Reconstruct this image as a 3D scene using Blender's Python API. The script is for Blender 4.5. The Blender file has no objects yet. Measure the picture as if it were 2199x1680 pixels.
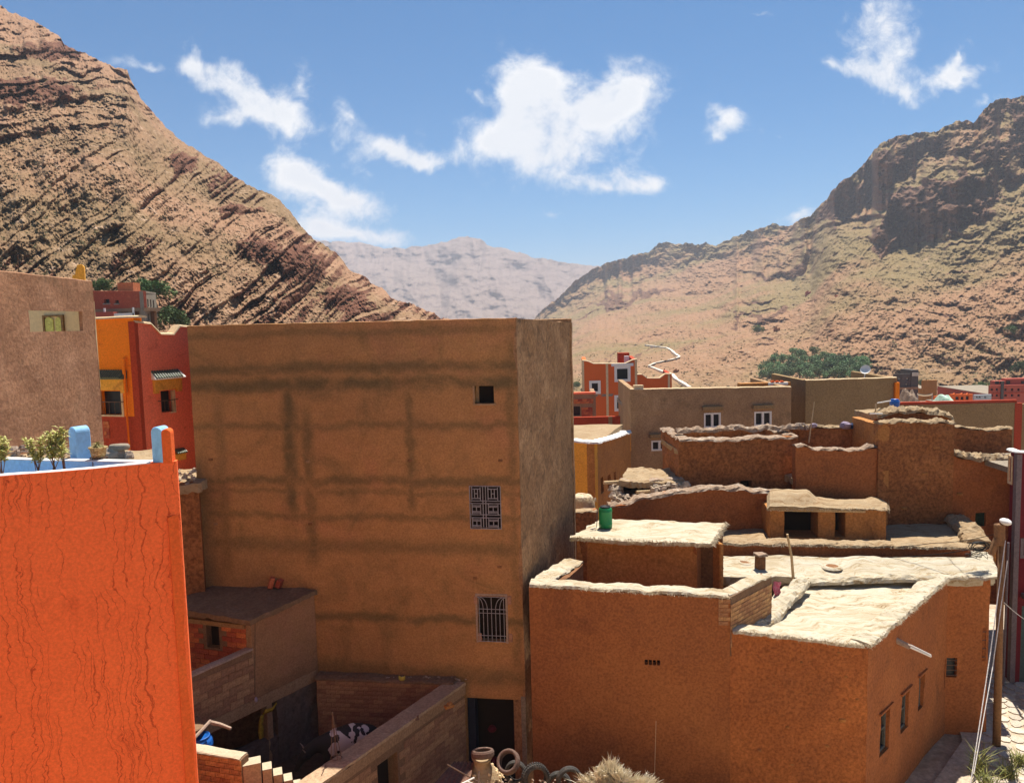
import bpy, bmesh, math, random
import numpy as np
from mathutils import Vector, Matrix, noise as mnoise

random.seed(7)
SC = bpy.context.scene
COL = SC.collection

# ------------------------------------------------------------------ camera
EYE = Vector((0.0, 0.0, 13.2))
FPX = 1662.0                      # focal length in units of a 2198 x 1680 picture
PITCH, ROLL = math.atan(150 / FPX), 0.026
_f = Vector((0, math.cos(PITCH), -math.sin(PITCH)))
_u0 = Vector((0, math.sin(PITCH), math.cos(PITCH)))
_r0 = Vector((1, 0, 0))
_r = _r0 * math.cos(ROLL) - _u0 * math.sin(ROLL)
_u = _u0 * math.cos(ROLL) + _r0 * math.sin(ROLL)
cam_d = bpy.data.cameras.new('camera')
cam = bpy.data.objects.new('camera', cam_d)
COL.objects.link(cam)
cam_d.sensor_fit = 'HORIZONTAL'
cam_d.sensor_width = 36.0
cam_d.lens = FPX / 2198.0 * 36.0
cam_d.clip_start = 0.1
cam_d.clip_end = 20000
m = Matrix((_r, _u, -_f)).transposed().to_4x4()
m.translation = EYE
cam.matrix_world = m
SC.camera = cam

# ------------------------------------------------------------------ light
SUN_EL, SUN_AZ = math.radians(65), math.radians(20)     # azimuth to the right of straight ahead (+Y)
sdir = Vector((math.sin(SUN_AZ) * math.cos(SUN_EL), math.cos(SUN_AZ) * math.cos(SUN_EL), math.sin(SUN_EL)))
sun_d = bpy.data.lights.new('sun', 'SUN')
sun_d.energy = 3.7
sun_d.angle = math.radians(0.53)
sun_d.color = (1.0, 0.93, 0.82)
sun = bpy.data.objects.new('sun', sun_d)
COL.objects.link(sun)
sun.rotation_euler = sdir.to_track_quat('Z', 'Y').to_euler()
sun.location = (0, 0, 60)
SC.view_settings.view_transform = 'Standard'
SC.view_settings.look = 'None'
SC.view_settings.exposure = 1.25
SC.view_settings.gamma = 1.0
SC.render.engine = 'CYCLES'
SC.cycles.use_denoising = True
SC.cycles.max_bounces = 6
SC.cycles.diffuse_bounces = 4
SC.cycles.volume_bounces = 1
SC.cycles.transparent_max_bounces = 8
SKY_STRENGTH = 0.05
CLOUD_LEVEL = 0.44

def ray(x, y):
    return _r * ((x - 1099) / FPX) + _u * ((840 - y) / FPX) + _f

def at(x, y, Y):
    d = ray(x, y)
    return EYE + d * (Y / d.y)

def onz(x, y, Z):
    d = ray(x, y)
    return EYE + d * ((Z - EYE.z) / d.z)

def onplane(x, y, p, q):
    """point of pixel ray on the vertical plane through xy points p and q"""
    d = ray(x, y)
    ex, ey = q[0] - p[0], q[1] - p[1]
    nx_, ny_ = ey, -ex
    t = ((p[0] - EYE.x) * nx_ + (p[1] - EYE.y) * ny_) / (d.x * nx_ + d.y * ny_)
    return EYE + d * t

# ------------------------------------------------------------------ world: sky with scattered clouds
world = bpy.data.worlds.new('World')
SC.world = world
world.use_nodes = True
wt = world.node_tree
wt.nodes.clear()

class NT:
    def __init__(s, tree): s.t = tree
    def n(s, typ, **kw):
        nd = s.t.nodes.new(typ)
        for k, v in kw.items(): setattr(nd, k, v)
        return nd
    def link(s, a, b): s.t.links.new(a, b)
    def put(s, sock, v):
        if hasattr(v, 'is_output'): s.link(v, sock)
        else: sock.default_value = v
    def math(s, op, a, b=0.0, c=None, clamp=False):
        nd = s.n('ShaderNodeMath', operation=op, use_clamp=clamp)
        s.put(nd.inputs[0], a); s.put(nd.inputs[1], b)
        if c is not None: s.put(nd.inputs[2], c)
        return nd.outputs[0]
    def vmath(s, op, a, b=None):
        nd = s.n('ShaderNodeVectorMath', operation=op)
        s.put(nd.inputs[0], a)
        if b is not None: s.put(nd.inputs[1], b)
        return nd.outputs['Value'] if op in ('LENGTH', 'DOT_PRODUCT') else nd.outputs['Vector']
    def smooth(s, v, lo, hi, a=0.0, b=1.0):
        nd = s.n('ShaderNodeMapRange', interpolation_type='SMOOTHSTEP')
        s.put(nd.inputs[0], v)
        for i, q in ((1, lo), (2, hi), (3, a), (4, b)): s.put(nd.inputs[i], q)
        return nd.outputs[0]
    def noise(s, vec, scale, detail=6, rough=0.55, dist=0.0, typ='FBM', out='Fac'):
        nd = s.n('ShaderNodeTexNoise', noise_type=typ)
        if vec is not None: s.link(vec, nd.inputs['Vector'])
        nd.inputs['Scale'].default_value = scale
        nd.inputs['Detail'].default_value = detail
        nd.inputs['Roughness'].default_value = rough
        nd.inputs['Distortion'].default_value = dist
        return nd.outputs[out]
    def mix(s, f, a, b, blend='MIX'):
        nd = s.n('ShaderNodeMix', data_type='RGBA', blend_type=blend)
        s.put(nd.inputs[0], f)
        for i, q in ((6, a), (7, b)):
            if hasattr(q, 'is_output'): s.link(q, nd.inputs[i])
            else: nd.inputs[i].default_value = (*q[:3], 1)
        return nd.outputs[2]
    def ramp(s, f, stops):
        nd = s.n('ShaderNodeValToRGB')
        s.put(nd.inputs[0], f)
        els = nd.color_ramp.elements
        while len(els) < len(stops): els.new(0.5)
        for e, (p, c) in zip(els, stops):
            e.position = p; e.color = (*c[:3], 1)
        return nd.outputs[0]

def build_world():
    w = NT(wt)
    tc = w.n('ShaderNodeTexCoord')
    d = tc.outputs['Generated']
    sky = w.n('ShaderNodeTexSky', sky_type='NISHITA')
    sky.sun_disc = False
    sky.sun_elevation = SUN_EL
    sky.sun_rotation = SUN_AZ
    sky.altitude = 1400
    sky.air_density = 1.0
    sky.dust_density = 0.6
    sky.ozone_density = 2.2
    sep = w.n('ShaderNodeSeparateXYZ'); w.link(d, sep.inputs[0])
    dy = w.math('MAXIMUM', sep.outputs[1], 0.02)
    px = w.math('DIVIDE', sep.outputs[0], dy)
    pz = w.math('DIVIDE', sep.outputs[2], dy)
    cmb = w.n('ShaderNodeCombineXYZ')
    w.link(px, cmb.inputs[0]); w.link(pz, cmb.inputs[1])
    p = cmb.outputs[0]
    # warped lookup so that the cloud rims are torn
    nv = w.noise(p, 11.0, 4, 0.6, 0.0, out='Color')
    off = w.vmath('SUBTRACT', nv, (0.5, 0.5, 0.5))
    off = w.vmath('MULTIPLY', off, (0.075, 0.055, 0.0))
    pw = w.vmath('ADD', p, off)
    blobs = [  # x, y, rx, ry, tilt, weight   (2198 x 1680 picture units -> directions)
        (320,135,75,20,8,.8),(430,128,60,34,30,.95),(520,195,90,40,33,1),(640,190,36,50,-10,.85),(600,258,105,30,12,1.0),(490,250,50,22,0,.6),
        (695,398,130,46,20,1.05),(640,352,55,34,10,.75),(775,445,60,26,20,.75),
        (745,235,30,46,-35,.8),(840,316,105,38,14,1.05),(905,338,60,18,8,.7),
        (1110,235,85,95,0,1),(1270,215,120,72,-4,1),(1190,325,175,75,10,1),(1345,205,65,46,-15,.95),(1062,316,52,24,-10,.8),(1300,395,110,24,8,.75),(1140,180,55,40,0,.85),
        (1560,255,60,28,38,.95),(1545,305,32,34,0,.7),
        (1870,165,85,50,25,.95),(1895,75,55,70,20,.75),(1870,20,60,50,0,.6),(1925,205,38,24,10,.7),(1780,135,50,18,25,.7),
        (2065,165,90,26,-6,1.0),(2052,130,22,46,10,.85),
        (690,492,80,30,10,.8),(760,512,130,16,6,.7),(660,460,40,36,30,.6),
        (1385,385,52,16,15,.65),(1182,454,28,14,0,.5),(2130,216,40,9,0,.7),(1700,466,60,16,-14,.65),(1640,36,44,9,12,.5),(1010,192,36,10,25,.45),(1660,300,20,10,0,.4),
        (-240,180,150,50,12,1),(-420,330,120,44,-10,.9),(2420,120,120,50,10,1),(2620,300,150,46,-8,.9),(700,-180,170,60,10,.9),(1500,-260,150,70,-12,1),(200,-300,120,50,15,.8),(2300,-220,130,50,5,.9)]
    acc = None
    for (x, y, rx, ry, tl, wgt) in blobs:
        dd = ray(x, y); qx, qz = dd.x / dd.y, dd.z / dd.y
        mp = w.n('ShaderNodeMapping', vector_type='TEXTURE')
        w.link(pw, mp.inputs[0])
        mp.inputs[1].default_value = (qx, qz, 0)
        mp.inputs[2].default_value = (0, 0, math.radians(-tl) + ROLL)
        mp.inputs[3].default_value = (rx * 1.98 / FPX, ry * 1.98 / FPX, 1)
        gr = w.n('ShaderNodeTexGradient', gradient_type='QUADRATIC_SPHERE')
        w.link(mp.outputs[0], gr.inputs[0])
        acc = w.math('MULTIPLY_ADD', gr.outputs['Fac'], wgt * 1.25, 0.0 if acc is None else acc)
    acc = w.math('MINIMUM', acc, 1.25)
    n1 = w.noise(p, 9.0, 7, 0.62, 0.6)
    n2 = w.noise(p, 30.0, 6, 0.68, 0.4)
    tex = w.math('ADD', w.math('MULTIPLY', n1, 1.25), w.math('MULTIPLY', n2, 0.75))     # ~0.8 mean
    dens = w.math('ADD', acc, w.math('MULTIPLY', w.math('SUBTRACT', tex, 1.01), 2.1))
    cov = w.smooth(dens, 0.16, 1.22)
    cov = w.math('MULTIPLY', cov, w.smooth(acc, 0.05, 0.3))
    front = w.smooth(sep.outputs[1], 0.05, 0.2)
    cov = w.math('MULTIPLY', cov, front)
    cov = w.math('MULTIPLY', cov, 0.95)
    shade = w.ramp(w.smooth(w.math('ADD', acc, w.math('MULTIPLY', w.math('SUBTRACT', n2, .5), .8)), 0.5, 1.35),
                   [(0.0, (0.96, 0.98, 1.0)), (0.55, (1.0, 1.0, 1.0)), (1.0, (0.90, 0.92, 0.95))])
    skyc = w.mix(1.0, sky.outputs[0], (0.20, 0.65, 0.90), 'MULTIPLY')
    bg1 = w.n('ShaderNodeBackground'); w.link(skyc, bg1.inputs[0]); bg1.inputs[1].default_value = SKY_STRENGTH
    bg2 = w.n('ShaderNodeBackground'); w.link(shade, bg2.inputs[0]); bg2.inputs[1].default_value = CLOUD_LEVEL
    mx = w.n('ShaderNodeMixShader')
    w.link(cov, mx.inputs[0]); w.link(bg1.outputs[0], mx.inputs[1]); w.link(bg2.outputs[0], mx.inputs[2])
    out = w.n('ShaderNodeOutputWorld'); w.link(mx.outputs[0], out.inputs[0])
build_world()
world.cycles.sampling_method = 'MANUAL'
world.cycles.sample_map_resolution = 256

# ------------------------------------------------------------------ materials
MATS = {}
def mat(name, cols, scale=1.2, detail=8, rough=0.92, bump=0.35, bscale=18, stretch=(1, 1, 1), bstretch=(1, 1, 1),
        dark=None, dscale=3.0, dlo=0.55, dhi=0.75, rand=0.0, fine=0.25, spec=0.15, metal=0.0, attr=None, dist=0.6, bdist=0.03):
    """plaster / mud / stone: noise between the colours of a ramp, fine grain, blotches of a second colour, relief"""
    M = bpy.data.materials.new(name); M.use_nodes = True
    t = NT(M.node_tree); M.node_tree.nodes.clear()
    tc = t.n('ShaderNodeTexCoord')
    mp = t.n('ShaderNodeMapping'); t.link(tc.outputs['Object'], mp.inputs[0]); mp.inputs[3].default_value = stretch
    v = mp.outputs[0]
    n1 = t.noise(v, scale, detail, 0.6, dist)
    k = len(cols)
    c = t.ramp(n1, [(0.3 + 0.4 * i / max(1, k - 1), cols[i]) for i in range(k)]) if k > 1 else cols[0]
    if dark is not None:
        f = t.smooth(t.noise(v, dscale, 9, 0.68, 0.9), dlo, dhi)
        c = t.mix(f, c, dark)
    mp2 = t.n('ShaderNodeMapping'); t.link(tc.outputs['Object'], mp2.inputs[0]); mp2.inputs[3].default_value = bstretch
    nf = t.noise(mp2.outputs[0], bscale, 8, 0.68, 0.2)
    if fine:
        g = t.smooth(nf, 0.28, 0.72, 1 - fine, 1 + fine)
        gg = t.n('ShaderNodeCombineColor')
        for i in range(3): t.link(g, gg.inputs[i])
        c = t.mix(1.0, c, gg.outputs[0], 'MULTIPLY')
    if rand:
        oi = t.n('ShaderNodeObjectInfo')
        h = t.n('ShaderNodeHueSaturation')
        t.put(h.inputs['Value'], t.smooth(oi.outputs['Random'], 0, 1, 1 - rand, 1 + rand))
        t.put(h.inputs['Hue'], t.smooth(oi.outputs['Random'], 0, 1, 0.5 - rand * .04, 0.5 + rand * .04))
        if hasattr(c, 'is_output'): t.link(c, h.inputs['Color'])
        else: h.inputs['Color'].default_value = (*c, 1)
        c = h.outputs[0]
    b = t.n('ShaderNodeBsdfPrincipled')
    if hasattr(c, 'is_output'): t.link(c, b.inputs['Base Color'])
    else: b.inputs['Base Color'].default_value = (*c, 1)
    b.inputs['Roughness'].default_value = rough
    b.inputs['Metallic'].default_value = metal
    b.inputs['Specular IOR Level'].default_value = spec
    if bump:
        bp = t.n('ShaderNodeBump'); bp.inputs['Strength'].default_value = bump; bp.inputs['Distance'].default_value = bdist
        t.link(nf, bp.inputs['Height']); t.link(bp.outputs[0], b.inputs['Normal'])
    o = t.n('ShaderNodeOutputMaterial'); t.link(b.outputs[0], o.inputs[0])
    MATS[name] = M
    return M

# ------------------------------------------------------------------ object helpers
ORG = {}
def link(o):
    COL.objects.link(o); return o

def tag(o, label=None, cat=None, group=None, kind=None):
    if label: o['label'] = label
    if cat: o['category'] = cat
    if group: o['group'] = group
    if kind: o['kind'] = kind
    return o

def thing(name, label, cat, loc=(0, 0, 0), group=None, rz=0.0):
    o = link(bpy.data.objects.new(name, None))
    o.empty_display_size = 0.2
    o.location = loc; o.rotation_euler = (0, 0, rz)
    ORG[o] = Vector(loc)
    return tag(o, label, cat, group)

def copy_tree(o, parent=None):
    c = o.copy(); COL.objects.link(c); c.parent = parent
    ORG[c] = ORG.get(o, Vector())
    for ch in o.children: copy_tree(ch, c)
    return c

class MB:
    """collects faces, links them as one mesh object"""
    def __init__(s): s.v = []; s.f = []
    def add(s, vs, fs):
        b = len(s.v); s.v += [tuple(q) for q in vs]
        s.f += [tuple(i + b for i in f) for f in fs]
        return s
    def quad(s, a, b, c, d): return s.add([a, b, c, d], [(0, 1, 2, 3)])
    def box(s, c, size, rz=0.0, jit=0.0, M=None):
        hx, hy, hz = size[0] / 2, size[1] / 2, size[2] / 2
        R = M if M is not None else Matrix.Rotation(rz, 3, 'Z')
        vs = []
        for z in (-hz, hz):
            for (x, y) in ((-hx, -hy), (hx, -hy), (hx, hy), (-hx, hy)):
                q = Vector((x, y, z)) + Vector((random.uniform(-jit, jit), random.uniform(-jit, jit), random.uniform(-jit, jit)))
                vs.append(Vector(c) + R @ q)
        return s.add(vs, [(0, 3, 2, 1), (4, 5, 6, 7), (0, 1, 5, 4), (1, 2, 6, 5), (2, 3, 7, 6), (3, 0, 4, 7)])
    def prism(s, poly, z0, z1):
        n = len(poly)
        zb = z0 if hasattr(z0, '__len__') else [z0] * n
        zt = z1 if hasattr(z1, '__len__') else [z1] * n
        vs = [(p[0], p[1], zb[i]) for i, p in enumerate(poly)] + [(p[0], p[1], zt[i]) for i, p in enumerate(poly)]
        fs = [tuple(range(n - 1, -1, -1)), tuple(range(n, 2 * n))] + [(i, (i + 1) % n, n + (i + 1) % n, n + i) for i in range(n)]
        return s.add(vs, fs)
    def tube(s, pts, r, n=8, caps=True):
        pts = [Vector(p) for p in pts]; k = len(pts)
        rs = r if hasattr(r, '__len__') else [r] * k
        vs = []
        for i, p in enumerate(pts):
            d = (pts[min(i + 1, k - 1)] - pts[max(i - 1, 0)]).normalized()
            a = d.cross(Vector((0, 0, 1)))
            if a.length < 1e-3: a = Vector((1, 0, 0))
            a.normalize(); b = d.cross(a)
            for j in range(n):
                t = 2 * math.pi * j / n
                vs.append(p + (a * math.cos(t) + b * math.sin(t)) * rs[i])
        fs = [(i * n + j, i * n + (j + 1) % n, (i + 1) * n + (j + 1) % n, (i + 1) * n + j) for i in range(k - 1) for j in range(n)]
        if caps: fs += [tuple(range(n - 1, -1, -1)), tuple((k - 1) * n + j for j in range(n))]
        return s.add(vs, fs)
    def lathe(s, prof, c=(0, 0, 0), n=24, closed=False):
        """profile [(r, z)] turned round z"""
        k = len(prof); vs = []
        for (r, z) in prof:
            for j in range(n):
                t = 2 * math.pi * j / n
                vs.append((c[0] + r * math.cos(t), c[1] + r * math.sin(t), c[2] + z))
        last = k if closed else k - 1
        fs = [(i * n + j, i * n + (j + 1) % n, ((i + 1) % k) * n + (j + 1) % n, ((i + 1) % k) * n + j) for i in range(last) for j in range(n)]
        return s.add(vs, fs)
    def grid(s, P):
        """P: 2D list of points"""
        h, w_ = len(P), len(P[0])
        vs = [q for row in P for q in row]
        fs = [(i * w_ + j, i * w_ + j + 1, (i + 1) * w_ + j + 1, (i + 1) * w_ + j) for i in range(h - 1) for j in range(w_ - 1)]
        return s.add(vs, fs)
    def mesh(s, name, off=(0, 0, 0)):
        me = bpy.data.meshes.new(name)
        o = Vector(off)
        me.from_pydata([tuple(Vector(q) - o) for q in s.v], [], s.f)
        bm = bmesh.new(); bm.from_mesh(me)
        bmesh.ops.recalc_face_normals(bm, faces=bm.faces)
        bm.to_mesh(me); bm.free()
        return me
    def build(s, name, material, parent=None, smooth=False, bevel=0.0):
        org = ORG.get(parent, Vector()) if parent else Vector()
        me = s.mesh(name, org)
        if bevel:
            bm = bmesh.new(); bm.from_mesh(me)
            bmesh.ops.bevel(bm, geom=list(bm.edges), offset=bevel, segments=1, affect='EDGES', clamp_overlap=True)
            bm.to_mesh(me); bm.free()
        me.materials.append(MATS[material] if isinstance(material, str) else material)
        if smooth: me.shade_smooth()
        o = link(bpy.data.objects.new(name, me))
        if parent: o.parent = parent
        ORG[o] = org
        return o

def nz(x, y=0.0, z=0.0, s=1.0):
    return mnoise.noise(Vector((x * s + 11.3, y * s + 5.7, z * s + 3.1)))

def topfn(tp):
    if not hasattr(tp, '__len__'): return lambda u: tp
    us = [q[0] for q in tp]; zs = [q[1] for q in tp]
    return lambda u: float(np.interp(u, us, zs))

def wall(parent, name, A, B, zb, ztop, th, material, holes=(), rough=0.012, step=0.25, rag=0.0, rnd=0.02, ragstep=None, nscale=1.6, smooth=False):
    """thick uneven wall from A to B (its seen face is to the right of the way A -> B), with openings (u0, u1, z0, z1, depth)"""
    A = Vector((A[0], A[1])); B = Vector((B[0], B[1]))
    L = (B - A).length; d = (B - A) / L; n = Vector((d.y, -d.x))
    tf = topfn(ztop)
    us = list(np.linspace(0, L, max(2, int(L / step) + 1)))
    if hasattr(ztop, '__len__'): us += [q[0] for q in ztop if 0 <= q[0] <= L]
    for h in holes: us += [h[0], h[1]]
    us = sorted(us); us = [q for i, q in enumerate(us) if i == 0 or q - us[i - 1] > 1e-4]
    hz = [h[2] for h in holes] + [h[3] for h in holes]
    zmax = max(hz + [zb]) ; zlow = min(tf(u) for u in us)
    zfix = max(zmax + 0.02, zb + (zlow - zb) * 0.55) if hz else zb + (zlow - zb) * 0.55
    zfix = min(zfix, zlow - 0.03)
    zs = list(np.linspace(zb, zfix, max(2, int((zfix - zb) / step) + 1))) + hz
    zs = sorted(zs); zs = [q for i, q in enumerate(zs) if i == 0 or q - zs[i - 1] > 1e-4]
    kt = max(2, int((zlow - zfix) / step) + 1)
    P = []
    for i, u in enumerate(us):
        q = A + d * u
        zt = tf(u) + (rag * nz(q.x, q.y, 0, 2.2) + rag * .7 * nz(q.x, q.y, 4, 6.0) if rag else 0)
        col = []
        for z in zs + [zfix + (zt - zfix) * (j + 1) / kt for j in range(kt)]:
            o = rough * (nz(q.x, q.y, z, nscale) * 1.3 + nz(q.x, q.y, z, nscale * 4) * .5)
            col.append(Vector((q.x + n.x * o, q.y + n.y * o, z)))
        P.append(col)
    mb = MB()
    nu, nv = len(us), len(P[0])
    base = 0
    vs = [q for col in P for q in col]; fs = []
    def inhole(um, zm):
        return any(h[0] < um < h[1] and h[2] < zm < h[3] for h in holes)
    for i in range(nu - 1):
        for j in range(nv - 1):
            if j < len(zs) - 1 and inhole((us[i] + us[i + 1]) / 2, (zs[j] + zs[j + 1]) / 2): continue
            fs.append((i * nv + j, (i + 1) * nv + j, (i + 1) * nv + j + 1, i * nv + j + 1))
    mb.add(vs, fs)
    for h in holes:
        dp = h[4]
        i0 = min(range(nu), key=lambda i: abs(us[i] - h[0])); i1 = min(range(nu), key=lambda i: abs(us[i] - h[1]))
        j0 = min(range(len(zs)), key=lambda j: abs(zs[j] - h[2])); j1 = min(range(len(zs)), key=lambda j: abs(zs[j] - h[3]))
        loop = [(i, j0) for i in range(i0, i1)] + [(i1, j) for j in range(j0, j1)] + [(i, j1) for i in range(i1, i0, -1)] + [(i0, j) for j in range(j1, j0, -1)]
        k = len(loop); fr = [P[i][j] for (i, j) in loop]
        bk = [Vector((A.x + d.x * us[i] - n.x * dp, A.y + d.y * us[i] - n.y * dp, zs[j])) for (i, j) in loop]
        mb.add(fr + bk, [(q, (q + 1) % k, k + (q + 1) % k, k + q) for q in range(k)])
    # top and back
    T = [[P[i][-1] for i in range(nu)]]
    for s_ in range(1, 5):
        row = []
        for i in range(nu):
            q = A + d * us[i]; o = th * s_ / 4
            z = P[i][-1].z + rnd * math.sin(math.pi * s_ / 4) + (rag * .5 * nz(q.x + s_, q.y, 9, 5.0) if rag else 0)
            row.append(Vector((q.x - n.x * o, q.y - n.y * o, z)))
        T.append(row)
    deep = [h for h in holes if h[4] > th - .012]
    if not deep:
        T.append([Vector((q.x, q.y, zb)) for q in T[-1]])
        mb.grid(T)
    else:
        mb.grid(T)
        Bk = [[Vector((q.x, q.y, z)) for z in zs] + [q] for q in T[-1]]
        m_ = len(zs) + 1; fb = []
        for i in range(nu - 1):
            for j in range(m_ - 1):
                um = (us[i] + us[i + 1]) / 2
                if j < m_ - 2 and any(h[0] < um < h[1] and h[2] < (zs[j] + zs[j + 1]) / 2 < h[3] for h in deep): continue
                fb.append((i * m_ + j, (i + 1) * m_ + j, (i + 1) * m_ + j + 1, i * m_ + j + 1))
        mb.add([q for col in Bk for q in col], fb)
        T.append([Vector((q.x, q.y, zb)) for q in T[-1]])
    for i, col in ((0, [T[k_][0] for k_ in range(len(T))]), (nu - 1, [T[k_][-1] for k_ in range(len(T))])):
        poly = P[i] + col[1:]
        mb.add(poly, [tuple(range(len(poly)))])
    return mb.build(name, material, parent, smooth)

def W2(A, B, u, z, out=0.0):
    """point at distance u along A -> B, height z, `out` in front of the seen face"""
    A = Vector((A[0], A[1])); B = Vector((B[0], B[1])); d = (B - A).normalized(); n = Vector((d.y, -d.x))
    q = A + d * u + n * out
    return Vector((q.x, q.y, z))

def uz(A, B, x, y):
    """pixel -> (u, z) on the vertical plane through A and B"""
    p = onplane(x, y, A, B)
    A = Vector((A[0], A[1])); B = Vector((B[0], B[1])); d = (B - A).normalized()
    return (Vector((p.x, p.y)) - A).dot(d), p.z

def coping(parent, name, pts, width, height, material, rough=0.03, step=0.07, side=0.0, n=9, droop=0.0, ns=3.0, smooth=False):
    """lumpy rounded strip of mud along a line of points (tops of a wall)"""
    pts = [Vector(p) for p in pts]
    Q = []
    for a, b in zip(pts[:-1], pts[1:]):
        k = max(1, int((b - a).length / step))
        Q += [a.lerp(b, i / k) for i in range(k)]
    Q.append(pts[-1])
    rows = []
    for i, p in enumerate(Q):
        d = (Q[min(i + 1, len(Q) - 1)] - Q[max(i - 1, 0)]); d.z = 0; d.normalize()
        nr = Vector((d.y, -d.x, 0))
        row = []
        for j in range(n):
            t = math.pi * j / (n - 1)
            w_ = math.cos(t) * width / 2 * (1 + rough * 2.0 * nz(p.x, p.y, t, ns) + rough * 1.6 * nz(p.x, p.y, 5 + t, 12))
            h = math.sin(t) ** .6 * height * (1 + rough * 6 * nz(p.x, p.y, 7 + t, ns * 1.5)) + rough * .25 * nz(p.x, p.y, 13 + 3 * t, 11)
            q = p + nr * (w_ + side) + Vector((0, 0, h + rough * nz(p.x, p.y, 20, ns * .6)))
            if j in (0, n - 1): q.z -= droop * (0.6 + 0.8 * abs(nz(p.x, p.y, j, 9)))
            row.append(q)
        rows.append(row)
    mb = MB(); mb.grid(rows)
    mb.grid([[r[0], r[-1]] for r in rows])
    for r in (rows[0], rows[-1]): mb.add(r, [tuple(range(n))])
    return mb.build(name, material, parent, smooth)

def patch(parent, name, c, nu, nv, thick, material, rough=0.03, ns=1.5, edge=0.03, sag=0.0, smooth=False):
    """uneven slab over four corners c0 (near left) c1 (near right) c2 (far right) c3 (far left)"""
    c = [Vector(q) for q in c]
    P = []
    for j in range(nv + 1):
        row = []
        for i in range(nu + 1):
            a, b = i / nu, j / nv
            q = (c[0] * (1 - a) + c[1] * a) * (1 - b) + (c[3] * (1 - a) + c[2] * a) * b
            e = 1.0 if (i in (0, nu) or j in (0, nv)) else 0.0
            q = q + Vector((edge * e * nz(q.x, q.y, 2, 5), edge * e * nz(q.x, q.y, 8, 5), rough * nz(q.x, q.y, 0, ns) + rough * .5 * nz(q.x, q.y, 3, ns * 4)))
            q.z -= sag * math.sin(math.pi * a) * math.sin(math.pi * b)
            row.append(q)
        P.append(row)
    mb = MB(); mb.grid(P)
    loop = P[0] + [P[j][-1] for j in range(1, nv + 1)] + P[-1][-2::-1] + [P[j][0] for j in range(nv - 1, 0, -1)]
    low = [q - Vector((0.02 * nz(q.x, q.y, 1, 7), 0, thick * (1 + .3 * nz(q.x, q.y, 5, 7)))) for q in loop]
    k = len(loop)
    mb.add(loop + low, [(i, (i + 1) % k, k + (i + 1) % k, k + i) for i in range(k)] + [tuple(range(k, 2 * k))])
    return mb.build(name, material, parent, smooth)

_BR = {}
def bricks(parent, name, A, B, z0, z1, size, material, gap=0.012, proud=0.012, lo=None, skip=0.0, u0=0.0, u1=None, jit=0.004, clip=None, maxn=295, depth=None):
    """courses of single bricks set into the seen face of a wall A -> B; joints stay recessed"""
    A = Vector((A[0], A[1])); B = Vector((B[0], B[1])); L = (B - A).length; d = (B - A) / L; n = Vector((d.y, -d.x))
    u1 = L if u1 is None else u1
    l, h = size; dep = depth or 0.06
    key = (name, round(l, 3), round(h, 3))
    if key not in _BR:
        _BR[key] = []
        for k in range(4):
            mb = MB(); mb.box((0, 0, 0), (l - gap, dep, h - gap), jit=jit)
            me = mb.mesh(name); me.materials.append(MATS[material]); _BR[key].append(me)
    org = ORG[parent]; ang = math.atan2(d.y, d.x); cnt = 0
    row = 0; z = z0 + h / 2
    while z < z1 - h * .35:
        u = u0 + l / 2 - (l / 2 if row % 2 else 0)
        while u < u1 + l * .3:
            uu = min(max(u, u0 + l * .5), u1 - l * .5) if (u - l / 2 < u0 - .001 or u + l / 2 > u1 + .001) else u
            full = abs(uu - u) < 1e-4
            if full or True:
                sx = 1.0
                a_, b_ = max(u - l / 2, u0), min(u + l / 2, u1)
                if b_ - a_ > l * .25 and (clip is None or clip((a_ + b_) / 2, z)) and random.random() >= skip and cnt < maxn:
                    o = link(bpy.data.objects.new(name, random.choice(_BR[key])))
                    q = A + d * ((a_ + b_) / 2) + n * (proud - dep / 2 + random.uniform(-.006, .006))
                    o.parent = parent
                    o.location = Vector((q.x, q.y, z)) - org
                    o.rotation_euler = (0, random.uniform(-.006, .006), ang)
                    o.scale = ((b_ - a_ - gap) / (l - gap), 1, 1)
                    cnt += 1
            u += l
        z += h; row += 1
    return cnt

# vectorised gradient noise for the hills
_rng = np.random.RandomState(3)
_perm = np.concatenate([_rng.permutation(256)] * 3)
_ga = _rng.rand(256) * 2 * np.pi
_gx, _gy = np.cos(_ga), np.sin(_ga)
def pn(x, y):
    xi = np.floor(x).astype(int); yi = np.floor(y).astype(int); xf = x - xi; yf = y - yi
    xi &= 255; yi &= 255
    u = xf * xf * xf * (xf * (xf * 6 - 15) + 10); v = yf * yf * yf * (yf * (yf * 6 - 15) + 10)
    def g(ix, iy, fx, fy):
        h = _perm[_perm[ix & 255] + (iy & 255)]
        return _gx[h] * fx + _gy[h] * fy
    a = g(xi, yi, xf, yf); b = g(xi + 1, yi, xf - 1, yf); c = g(xi, yi + 1, xf, yf - 1); e = g(xi + 1, yi + 1, xf - 1, yf - 1)
    return (a + u * (b - a) + v * (c - a) + u * v * (a - b - c + e)) * 1.5
def fbm(x, y, o=5, g=0.5):
    s = 0; a = 1.0
    for i in range(o):
        s = s + a * pn(x * 2 ** i + 17 * i, y * 2 ** i + 31 * i); a *= g
    return s
def ss(a, b, x):
    t = np.clip((x - a) / (b - a), 0, 1); return t * t * (3 - 2 * t)
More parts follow.
